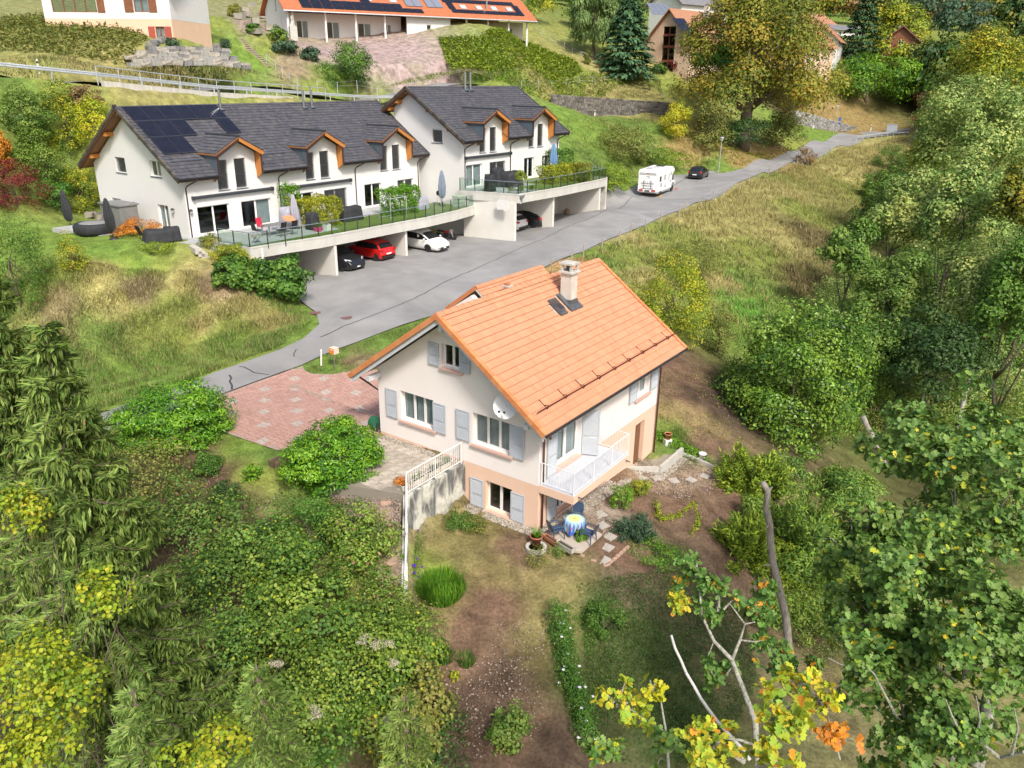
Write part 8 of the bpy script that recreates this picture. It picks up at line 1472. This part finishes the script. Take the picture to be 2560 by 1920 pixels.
# motorcycle
P = ong(1121, 601); mc = thing('motorcycle', 'red motorcycle beside the white estate car', 'motorcycle', P+v1*.3, math.atan2(-v1[1], -v1[0])+.35)
wheel(mc, .7, 0, .31, 1, .11, M_RIM); wheel(mc, -.68, 0, .31, 1, .13, M_RIM); M_MR = MATS['paint_red']
MB().prism([(-.15, -.14, .75), (.35, -.14, .85), (.42, -.14, .68), (-.1, -.14, .6)], (0, .28, 0)).build('fuel_tank', M_MR, mc, bevel=.05); MB().prism([(-.75, -.12, .85), (-.1, -.12, .78), (-.1, -.12, .66), (-.7, -.12, .74)], (0, .24, 0)).build('saddle', M_BPL, mc, bevel=.03); MB().box(-.15, .3, -.15, .15, .25, .6).build('engine', M_ANTH, mc, bevel=.04)
MB().tube([(.7, .09, .31), (.45, .08, .95)], .03, 6).tube([(.7, -.09, .31), (.45, -.08, .95)], .03, 6).build('fork', M_STEEL, mc); MB().tube([(.42, -.36, 1.02), (.45, 0, .95), (.42, .36, 1.02)], .018, 6).build('handlebar', M_BPL, mc); MB().lathe([(.09, -.05), (.10, .04), (.03, .08)], (.6, 0, .85), 12).build('head_light', M_HEAD, mc)
# motorhome
Pr, Pf = ong(1655, 490), ong(1696, 472); hd_ = Pf-Pr; hd_[2] = 0; wbm = np.linalg.norm(hd_); hd_ /= wbm; rt_ = np.array([hd_[1], -hd_[0], 0]); org = Pr-rt_*1.05-hd_*2.3; org[2] = g1(*(org+hd_*3)[:2])+.04
mh = thing('motorhome', 'white motorhome with wheel chocks parked on the court', 'motorhome', org, math.atan2(hd_[1], hd_[0])); M_MH = mat('motorhome_white', (.84, .84, .84), (.80, .80, .80), scale=1.5, rough=.3, spec=.5); LM = 6.9
prof_ = [(0, .45), (5.35, .45), (5.55, .95), (6.65, 1.0), (6.85, .55), (6.9, .9), (6.75, 1.12), (6.1, 1.3), (5.75, 2.05), (6.15, 2.2), (6.2, 2.5), (5.6, 2.8), (4.9, 2.9), (.25, 2.82), (.0, 2.5)]
MB().prism([(x, -1.12, z) for x, z in prof_], (0, 2.24, 0)).build('body', M_MH, mh, bevel=.07)
MB().box(.4, 5.2, -1.05, 1.05, .28, .46).build('skirt', mat('motorhome_grey', (.42, .42, .42), rough=.5), mh)
for sd in (1, -1):
    for x in (1.55, 5.9): wheel(mh, x, sd*.98, .34, sd, .22, M_RIM)
def mwin(x0, x1, z0, z1, nm='side_window', m=None, y=-1.125): MB().box(x0, x1, y-.012, y+.01, z0, z1).build(nm, m or M_CGLS, mh)
mwin(.75, 1.35, 1.55, 2.1); mwin(2.5, 2.75, 1.6, 2.15); mwin(3.75, 4.35, .6, 2.3, 'entrance_door', M_MH); mwin(3.95, 4.2, 1.4, 2.1); mwin(4.6, 5.1, 1.9, 2.25, 'vent_grille', MATS['motorhome_grey']); mwin(4.6, 5.1, 1.1, 1.4, 'vent_grille', MATS['motorhome_grey']); mwin(2.6, 3.1, .75, 1.05, 'hatch', MATS['motorhome_grey'])
MB().prism([(5.35, -1.13, 1.25), (6.0, -1.13, 1.3), (5.75, -1.13, 1.95), (5.4, -1.13, 1.98)], (0, .02, 0)).build('cab_window', M_CGLS, mh); MB().prism([(6.12, -.9, 1.34), (6.12, .9, 1.34), (5.82, .85, 2.0), (5.82, -.85, 2.0)], (.03, 0, .02)).build('windscreen', M_CGLS, mh)
for k in range(3): MB().box(1.15+.03*k, 1.75-.1*k, -1.135, -1.125, 1.0+.14*k, 1.07+.14*k).build('lettering', mat('decal_dark', (.06, .07, .10), rough=.4), mh)
MB().tube([(-.05, -.7, .85), (-.05, .7, .85)], .02, 6).tube([(-.05, -.6, 1.15), (-.05, .6, 1.15)], .02, 6).tube([(-.05, -.75, 1.4), (-.05, .75, 1.4)], .02, 6).tube([(-.04, -.4, .8), (-.04, -.4, 1.75)], .02, 6).tube([(-.04, .4, .8), (-.04, .4, 1.75)], .02, 6).tube([(-.18, -.6, 1.0), (-.03, -.6, 1.0)], .015, 5).build('bike_rack', M_ANTH, mh)
for x in np.linspace(-.5, .5, 5): MB().bar((-.015, x-.06, 1.62), (-.015, x+.04, 1.45), .03, .02, (1, 0, 0)).build('decal', MATS['decal_dark'], mh)
MB().tube([(-.012, .16*math.cos(t_)*1.2, 2.05+.1*math.sin(t_)) for t_ in np.linspace(.3, 4.6, 14)], .018, 5).build('emblem', MATS['decal_dark'], mh); MB().box(-.03, .0, -.95, .95, 2.32, 2.55).build('rear_panel', MATS['motorhome_grey'], mh); MB().box(-.04, -.02, -.12, .12, 2.42, 2.48).build('brake_light', M_TAIL, mh)
for sd in (1, -1): MB().box(-.03, .01, sd*.72-.22, sd*.72+.22, .55, .72).build('tail_light', M_TAIL, mh)
MB().box(-.03, -.01, -.28, .28, .52, .66).build('number_plate', M_BPL, mh)
for x, y, s in ((1.1, .2, .35), (2.6, -.1, .3), (4.4, 0, .55)): MB().box(x-s, x+s, y-s*.8, y+s*.8, 2.84, 2.95).build('roof_hatch', MATS['motorhome_grey'] if s < .5 else M_SOLAR, mh, bevel=.02)
for k, (px, py, c, nm) in enumerate(((1650, 492, (.75, .35, .01), 'yellow wheel chock at the rear wheel of the motorhome'), (1690, 474, (.6, .08, .02), 'red wheel chock at the front wheel of the motorhome'))): tag(MB().prism([(-.18, -.1, 0), (.18, -.1, 0), (.14, -.1, .12), (-.02, -.1, .14)], (0, .2, 0)).build('wheel_chock', mat('chock_%d' % k, c, rough=.5), loc=ong(px, py)+np.array([0, 0, .045]), rz=.9), nm, 'wheel chock')
# ================================================================== things on the decks and terraces
def dk(u, v, F_=A1, z=None): return F_.w(u, v, D1Z if F_ is A1 else D2Z)
M_COVER = mat('cover_black', (.022, .024, .028), (.035, .037, .042), scale=3, rough=.75, bump=.6, bscale=6); M_COVG = mat('cover_grey', (.30, .30, .36), (.38, .38, .44), scale=3, rough=.85, bump=.6, bscale=7)
def parasol(label, p, h, m, r=.16, lean=(0, 0)):
    o = thing('closed_parasol', label, 'parasol', p, 0); t_ = np.array([lean[0], lean[1], h]); MB().tube([(0, 0, 0), t_*.3], .03, 8).build('pole', M_ANTH, o); G = []
    for f, q in ((.22, .55), (.3, 1.0), (.55, 1.15), (.8, .8), (.97, .4), (1, .1)): G.append([t_*f+np.array([r*q*(1+.25*math.cos(5*a))*math.cos(a), r*q*(1+.25*math.cos(5*a))*math.sin(a), 0]) for a in np.linspace(0, 2*math.pi, 21)])
    MB().sheet(G).build('canopy', m, o, True); MB().lathe([(.3, 0), (.28, .06), (.05, .09)], n=14).build('base', M_ANTH, o)
parasol('tall closed black parasol left of the hot tub', ong(180, 575), 2.9, M_COVER, .24, (-.2, 0)); parasol('closed black parasol in front of the grey shed', ong(285, 598), 2.7, M_COVER, .24, (-.12, 0)); parasol('closed grey-blue parasol on the first deck against the white wall', dk(23.6, -3.6), 3.0, mat('cover_blue', (.16, .20, .27), (.20, .24, .31), scale=3, rough=.8), .26); parasol('closed blue parasol at the right end of the second house', dk(13.0, -.6, A2), 3.2, mat('cover_brightblue', (.10, .20, .36), (.14, .25, .42), scale=3, rough=.8), .3)
parasol('grey closed parasol behind the dining table', dk(8.0, -2.2), 2.4, M_COVG, .2, (-.1, .1))
ht = thing('hot_tub', 'black inflatable hot tub beside the white gable', 'hot tub', ong(238, 583)); MB().lathe([(1.15, 0), (1.3, .2), (1.3, .55), (1.2, .72), (1.0, .75), (.95, .68)], n=28).build('wall', M_COVER, ht, True); MB().lathe([(1.02, .70), (.8, .76), (.01, .78)], n=28).build('lid', mat('tub_lid', (.22, .22, .22), (.28, .28, .28), scale=4, rough=.7), ht, True)
for k in range(20): a = k*.314; MB().bar((1.31*math.cos(a), 1.31*math.sin(a), .1), (1.31*math.cos(a), 1.31*math.sin(a), .6), .02, .03, (math.cos(a), math.sin(a), 0)).build('rib', M_COVER, ht)
sh = thing('tool_shed', 'grey metal tool shed against the white gable', 'shed', A1.w(-.9, 6.6, D1Z), A1.rz, sc=A1.k); M_SHED = mat('shed_grey', (.20, .205, .20), (.25, .255, .25), scale=2, rough=.5, metal=.2); MB().box(-.7, .7, -1.3, 1.3, 0, 2.0).build('body', M_SHED, sh); MB().box(-.8, .8, -1.4, 1.4, 2.0, 2.1).build('roof', M_SHED, sh)
for i in range(12): MB().box(-.72, -.7, -1.25+i*.21, -1.25+i*.21+.15, .05, 1.95).build('panel', M_SHED, sh)
def covered(label, p, rz, l, w, h, m=None, name='covered_furniture', cat='cover'):
    rg = np.random.default_rng(int(abs(p[0]*100))); o = thing(name, label, cat, p, rz); G = []
    for z, q in ((0, 1.12), (.25, 1.04), (.7, 1.0), (.96, .97), (1.0, .85), (1.02, .02)): G.append([(math.copysign(abs(math.cos(a))**.5, math.cos(a))*l/2*q*(1+.06*math.sin(9*a)*(1-z)), math.copysign(abs(math.sin(a))**.5, math.sin(a))*w/2*q*(1+.06*math.cos(11*a)*(1-z)), h*z+.05*h*math.sin(3*a+1)*(z > .6)) for a in np.linspace(0, 2*math.pi, 41)])
    MB().sheet(G).build('cover', m or M_COVER, o, True); return o
covered('black covered lounge set beside the orange maple', ong(400, 602), .6, 1.9, 1.1, .75); covered('small black covered sofa at the corner of the white gable', ong(432, 600), .6, 1.0, .9, .85); covered('grey covered grill behind the dining table', dk(8.3, -1.2), A1.rz, 1.5, 1.0, 1.35, M_COVG, 'covered_grill', 'grill')
covered('black covered kettle grill at the end of the dining table', dk(8.6, -3.4), A1.rz, .8, .8, 1.15, None, 'covered_grill', 'grill'); covered('black covered table in the second garden', dk(13.2, -2.6), A1.rz, 2.0, 1.1, 1.0); covered('grey covered chair pile in the third garden', dk(21.2, -3.0), A1.rz, 1.5, 1.1, .95, M_COVG)
covered('black covered furniture in front of the blinds on the second deck', dk(4.9, -1.4, A2), A2.rz, 2.2, 1.4, 1.25); covered('black covered grill near the left end of the second deck', dk(1.0, -2.0, A2), A2.rz, .8, .8, 1.35, None, 'covered_grill', 'grill'); covered('tall black covered chair stack on the second deck', dk(3.9, -.7, A2), A2.rz, 1.0, .9, 1.55)
# dining table and chairs
dt = thing('dining_table', 'long grey dining table on the first deck', 'table', dk(5.6, -3.0), A1.rz); M_TT = mat('table_grey', (.16, .16, .17), (.22, .22, .23), scale=3, rough=.5); MB().box(-1.1, 1.1, -.45, .45, .70, .74).build('table_top', M_TT, dt)
for x in (-1.0, 1.0):
    for y in (-.38, .38): MB().box(x-.03, x+.03, y-.03, y+.03, 0, .7).build('leg', M_STEEL, dt)
def sling(label, u, v, face, m=None):
    o = thing('terrace_chair', label, 'chair', dk(u, v), A1.rz+face, 'chairs of the first deck'); m = m or M_BPL; MB().box(-.24, .24, -.24, .24, .42, .45).build('seat', m, o); MB().prism([(-.22, -.24, .45), (-.22, .24, .45), (-.36, .24, 1.0), (-.36, -.24, 1.0)], (-.02, 0, 0)).build('backrest', m, o)
    for x, y in ((.22, .23), (.22, -.23), (-.24, .23), (-.24, -.23)): MB().tube([(x, y, .62 if x > 0 else .45), (x*1.2, y, 0)], .014, 6).build('leg', M_STEEL, o)
sling('grey terrace chair at the left end of the dining table', 4.1, -2.6, 0); sling('grey terrace chair on the near side of the dining table', 5.2, -3.9, 1.57); sling('second grey terrace chair on the near side of the dining table', 6.2, -3.9, 1.57); sling('red terrace chair behind the dining table', 5.3, -1.6, -1.57, mat('fabric_red', (.45, .02, .05), rough=.8)); sling('white terrace chair with an orange towel', 6.6, -1.7, -1.57, mat('fabric_white', (.75, .72, .70), rough=.8))
tw = dk(6.9, -2.0); tag(MB().sheet([[A1.u*.3*i+A1.v*.05*math.sin(i)+np.array([0, 0, .95-.12*j+.03*math.sin(2*i+j)])-A1.v*.12*j for i in range(4)] for j in range(4)]).build('orange_towel', mat('towel_orange', (.70, .14, .02), (.75, .35, .2), scale=8, rough=1), None, True, loc=tw), 'orange patterned towel hanging over the white chair', 'towel')
fs = thing('folding_stool', 'small wooden folding stool at the deck corner', 'stool', dk(2.6, -4.4), A1.rz); MB().box(-.25, .25, -.2, .2, .44, .47).build('seat', M_POST, fs)
for s in (-1, 1): MB().tube([(-.22, s*.18, 0), (.22, s*.18, .44)], .015, 5).build('leg', M_BPL, fs); MB().tube([(.22, s*.15, 0), (-.22, s*.15, .44)], .015, 5).build('leg', M_BPL, fs)
pl_ = planter('white square planter on the turf of the first deck', 8.9, -4.6, D1Z, .5, .5, .45, PLW, F_=A1, soil=False); pl2 = planter('pink flower tub beside the white planter', 8.2, -4.4, D1Z, .45, .45, .32, mat('tub_pink', (.62, .07, .22), rough=.5), F_=A1)
plant('potted_shrub', 'leafy shrub in the white square planter', 'plant', dk(8.9, -4.6)+np.array([0, 0, .4]), (.3, .3, .5), .4, 'yellowgreen', 500, .1, K=16, part='foliage', trunk=(.02, 3)); plant('potted_shrub', 'low plants in the pink tub', 'plant', dk(8.2, -4.4)+np.array([0, 0, .28]), (.28, .28, .2), .12, 'green', 300, .1, K=12, part='foliage', trunk=(.02, 3))
go_ = thing('football_goal', 'small metal football goal on the first deck', 'goal', dk(16.2, -5.2), A1.rz); 
for x in (-.9, .9): MB().tube([(x, 0, 0), (x, 0, 1.6), (x, .9, 1.6)], .03, 6).tube([(x, .9, 1.6), (x, 1.3, 0)], .025, 6).build('upright', M_GALV, go_)
MB().tube([(-.9, 0, 1.6), (.9, 0, 1.6)], .03, 6).build('crossbar', M_GALV, go_); MB().tube([(-.9, 1.3, .05), (.9, 1.3, .05)], .025, 6).build('ground_bar', M_GALV, go_)
gr_ = thing('kettle_grill', 'small black kettle grill on legs against the white wall', 'grill', dk(24.2, -2.8), A1.rz); MB().lathe([(.05, .7), (.26, .8), (.3, .95), (.26, 1.1), (.05, 1.2)], n=14).build('bowl', M_BPL, gr_, True)
for k in range(3): a = k*2.1; MB().tube([(.12*math.cos(a), .12*math.sin(a), .75), (.3*math.cos(a), .3*math.sin(a), 0)], .015, 5).build('leg', M_STEEL, gr_)
sb = thing('storage_boxes', 'green wire crates stacked at the end of the first deck', 'crates', dk(24.4, -4.9), A1.rz)
for k in range(3): MB().box(-.45, .45, -.35, .35, k*.32, k*.32+.28).build('crate', mat('crate_green', (.28, .36, .28), (.36, .43, .34), scale=6, rough=.7), sb, bevel=.02)
for k, (px, py, c, s_, nm) in enumerate(((1418, 516, (.30, .20, .12), .6, 'cardboard box in the last parking bay'), (1430, 515, (.42, .47, .47), .35, 'grey bag left of the orange bag in the last bay'), (1452, 517, (.16, .28, .12), .35, 'green bag in the last parking bay'), (1463, 516, (.70, .18, .04), .42, 'orange bag at the wall of the last parking bay'))):
    p = A2.V(px, py, -1.6); w_ = A2.w(p[0], -1.6, 0); w_[2] = g1(w_[0], w_[1])+.05; o = thing('storage_bag' if k else 'cardboard_box', nm, 'bag' if k else 'box', w_, .4*k); MB().lathe([(s_*.5, 0), (s_*.55, s_*.4), (s_*.35, s_*.8), (s_*.1, s_)], n=9 if k else 4).build('body', mat('bag_%d' % k, c, rough=.8), o, bool(k))
# garden steps
gs_ = thing('garden_steps', 'pale stone steps climbing from the court to the white gable', 'steps', (0, 0, 0)); T0, T1 = atz(487, 617, 6.72), atz(548, 668, 5.2); d = T1-T0; an = math.atan2(d[1], d[0]); n_ = 9
for k in range(n_): p = T0+d*k/(n_-1); MB().box(-.2, .22, -.75, .75, -.35, .0).build('step', mat('step_stone', (.46, .43, .38), (.54, .51, .46), scale=3, rough=.95, bump=.3), gs_, loc=p, rz=an)
tag(MB().box(-.07, .07, -.07, .07, -1.6, 1.2).build('white_post', PLW, loc=A1.w(1.75, -6.0, D1Z-1.3), rz=A1.rz), 'white post among the fig bushes at the deck corner', 'post')
cy = thing('garden_terrace', 'grey paved terrace along the white gable', 'terrace', A1.w(0, 0, D1Z), A1.rz, sc=A1.k); MB().prism([(.78, .7, -.5), (.78, 12.0, -.5), (-3.4, 12.0, -.5), (-2.6, 5.0, -.5), (-1.6, 1.0, -.5), (.3, -1.8, -.5), (.9, -2.4, -.5), (.9, .7, -.5)], (0, 0, .49)).build('paving', M_TERR, cy)
bp_ = thing('rock_pile', 'heap of pale stones behind the hot tub', 'stones', ong(265, 545)); b0 = np.array(bp_.location)
for k in range(16): p = ong(225+k*5.5, 545-3*math.sin(k))-b0; rock(rs, .55, .45, .4).build('stone', ROCK[1], bp_, loc=p, rz=k)
lc = thing('lounge_chair', 'dark garden chair beside the orange maple', 'chair', ong(365, 598), .9); MB().box(-.3, .3, -.28, .28, .3, .36).build('seat', M_BPL, lc); MB().prism([(-.28, -.28, .36), (-.28, .28, .36), (-.5, .28, .95), (-.5, -.28, .95)], (-.03, 0, 0)).build('backrest', M_BPL, lc)
for x in (-.25, .25):
    for y in (-.25, .25): MB().tube([(x, y, 0), (x, y, .32)], .015, 5).build('leg', M_BPL, lc)
# ================================================================== grass, ground cover and fallen leaves (uncountable)
def wpts(polypx, n, seed):
    rg = np.random.default_rng(seed); G = np.array([ong(*q)[:2] for q in polypx]); lo, hi = G.min(0), G.max(0); P_ = np.empty((0, 2))
    while len(P_) < n: q = rg.uniform(lo, hi, (n*2, 2)); P_ = np.concatenate([P_, q[inpoly(q, G)]])
    P_ = P_[:n]; bad = inpoly(P_, ROADP) | inpoly(P_, DRIVEP) | inpoly(P_, PATIOP); P_ = P_[~bad]; k = np.stack([(P_-PK.o[:2])@PK.u[:2], (P_-PK.o[:2])@PK.v[:2]], 1); P_ = P_[~((k[:, 0] > -.6) & (k[:, 0] < 11) & (k[:, 1] > -.8) & (k[:, 1] < 8.9))]; return P_, rg
def grass(name, label, polypx, n, L_, seed, wide=1.6, straw=.15, lo=.9, hi=1.6, lean=.55, tint=None):
    P_, rg = wpts(polypx, n, seed); n = len(P_); C = np.c_[P_, gz(P_)-.02]; a = rg.uniform(0, 6.3, n); Yd = np.stack([np.cos(a)*lean, np.sin(a)*lean, np.ones(n)], 1)+rg.normal(0, .25, (n, 3)); Nn = np.stack([-np.cos(a), -np.sin(a), np.full(n, .7)], 1)
    col = groundcol(P_)*rg.uniform(lo, hi, (n, 1)); m = rg.random(n) < straw; col[m] = np.array([.34, .27, .13])*rg.uniform(.7, 1.3, (m.sum(), 1)); lump = .55+.6*np.sin(P_[:, 0]*1.1+np.sin(P_[:, 1]*.9)*2)**2
    if tint is not None: col = np.array(tint)[rg.integers(0, len(tint), n)]*rg.uniform(.7, 1.3, (n, 1))
    o = leafcloud(name, C, Nn, L_*lump*rg.uniform(.5, 1.3, n), col, 't', GRASSM, None, Yd, rg, wide=wide*1.25); return tag(o, label, kind='stuff')
def cover(name, label, polypx, n, leaf, p, seed, h=.12, shape='d'):
    P_, rg = wpts(polypx, n, seed); n = len(P_); lump = .4+.8*np.sin(P_[:, 0]*2.3+1.3*np.sin(P_[:, 1]*1.7))**2; C = np.c_[P_, gz(P_)+h*lump*rg.uniform(.2, 1, n)]; o = leafcloud(name, C, rg.normal(0, .5, (n, 3))+np.array([0, 0, 1]), leaf*rg.uniform(.6, 1.3, n), pal(p, n, rg), shape, LEAFM, None, None, rg); return tag(o, label, kind='stuff')
grass('meadow_grass', 'tall dry meadow grass below the lane', [(1440, 655), (1560, 600), (1700, 535), (1840, 472), (1980, 415), (2100, 372), (2250, 340), (2330, 370), (2200, 520), (2120, 680), (2000, 830), (1880, 870), (1700, 820), (1560, 730)], 80000, .5, 1, 2.0, .25, 1.0, 2.0)
grass('bank_grass', 'rough grass on the bank below the first white house', [(60, 700), (300, 670), (520, 680), (640, 740), (745, 760), (790, 800), (690, 870), (540, 925), (280, 1015), (60, 1100), (0, 900)], 70000, .34, 2, 1.7, .2, .95, 2.0)
grass('verge_grass', 'grass verge between driveway and lane', [(765, 905), (850, 875), (950, 836), (1040, 806), (1120, 775), (1130, 800), (1000, 860), (880, 925), (790, 930)], 9000, .16, 3, 1.6, .12)
grass('lawn_grass', 'patchy lawn below the driveway', [(560, 1085), (700, 1130), (800, 1200), (780, 1280), (640, 1220), (480, 1140)], 9000, .09, 4, 1.4, .1)
grass('slope_grass', 'short grass on the bank right of the second white house', [(1380, 300), (1680, 300), (1760, 360), (1790, 415), (1700, 430), (1560, 470), (1510, 480), (1440, 380)], 22000, .3, 5, 2.2, .15)
grass('slope_grass_upper', 'dry grass on the slope above the upper road', [(0, 150), (330, 170), (640, 180), (1000, 205), (1380, 200), (1650, 200), (1660, 250), (1380, 240), (900, 240), (500, 220), (0, 185)], 30000, .35, 6, 3, .35)
grass('house_corner_grass', 'fresh grass right of the pink house', [(1650, 1040), (1700, 1060), (1760, 1130), (1740, 1160), (1690, 1130), (1650, 1110)], 5000, .14, 7, 1.6, .05)
grass('garden_grass', 'thin mossy grass in front of the basement', [(1030, 1350), (1200, 1340), (1330, 1400), (1480, 1430), (1430, 1530), (1200, 1560), (1040, 1460)], 12000, .05, 8, 1.6, .05, .8, 1.25)
cover('cotoneaster_bank', 'olive creeping shrubs covering the mound below the chalet', [(0, 45), (150, 35), (300, 60), (372, 100), (330, 150), (150, 140), (0, 130)], 26000, .34, 'olive', 11, .55)
cover('cotoneaster_slope', 'yellow-green creeping shrubs covering the slope right of the gravel bank', [(1095, 98), (1200, 96), (1330, 112), (1430, 150), (1455, 178), (1130, 180)], 22000, .36, 'thuja', 12, .5)
cover('cotoneaster_strip', 'strip of creeping shrubs above the wire fence', [(1250, 182), (1440, 182), (1590, 200), (1560, 212), (1230, 212)], 6000, .34, 'thuja', 13, .4)
cover('periwinkle_cover', 'dark green ground cover under the right garden trees', [(1440, 1470), (1560, 1440), (1760, 1430), (1850, 1500), (1900, 1700), (1800, 1910), (1500, 1910), (1470, 1700)], 30000, .065, 'ivy', 14, .18)
cover('herb_cover', 'dark weeds around the foot of the right hedge', [(1390, 1520), (1480, 1500), (1500, 1560), (1480, 1640), (1400, 1600)], 3500, .06, 'green', 15, .12)
cover('creeper_cover', 'green creepers on the soil at the edge of the left thicket', [(400, 1150), (480, 1180), (600, 1330), (900, 1290), (960, 1500), (700, 1500), (420, 1330)], 9000, .08, 'mix', 16, .2)
cover('fallen_leaves', 'fallen yellow leaves on the soil right of the pink house', [(1650, 930), (1760, 900), (1860, 960), (1830, 1100), (1720, 1110), (1650, 1040)], 1500, .09, 'autumn', 17, .02)
cover('oak_litter', 'orange fallen leaves on the bank below the huge oak', [(1690, 350), (1850, 375), (2000, 370), (1990, 378), (1860, 415), (1790, 410), (1720, 420)], 3500, .24, 'autumn', 18, .03)
cover('soil_leaves', 'pale leaf litter scattered on the bare soil', [(1080, 1520), (1400, 1540), (1460, 1900), (1080, 1900)], 1400, .055, 'brown', 19, .02)
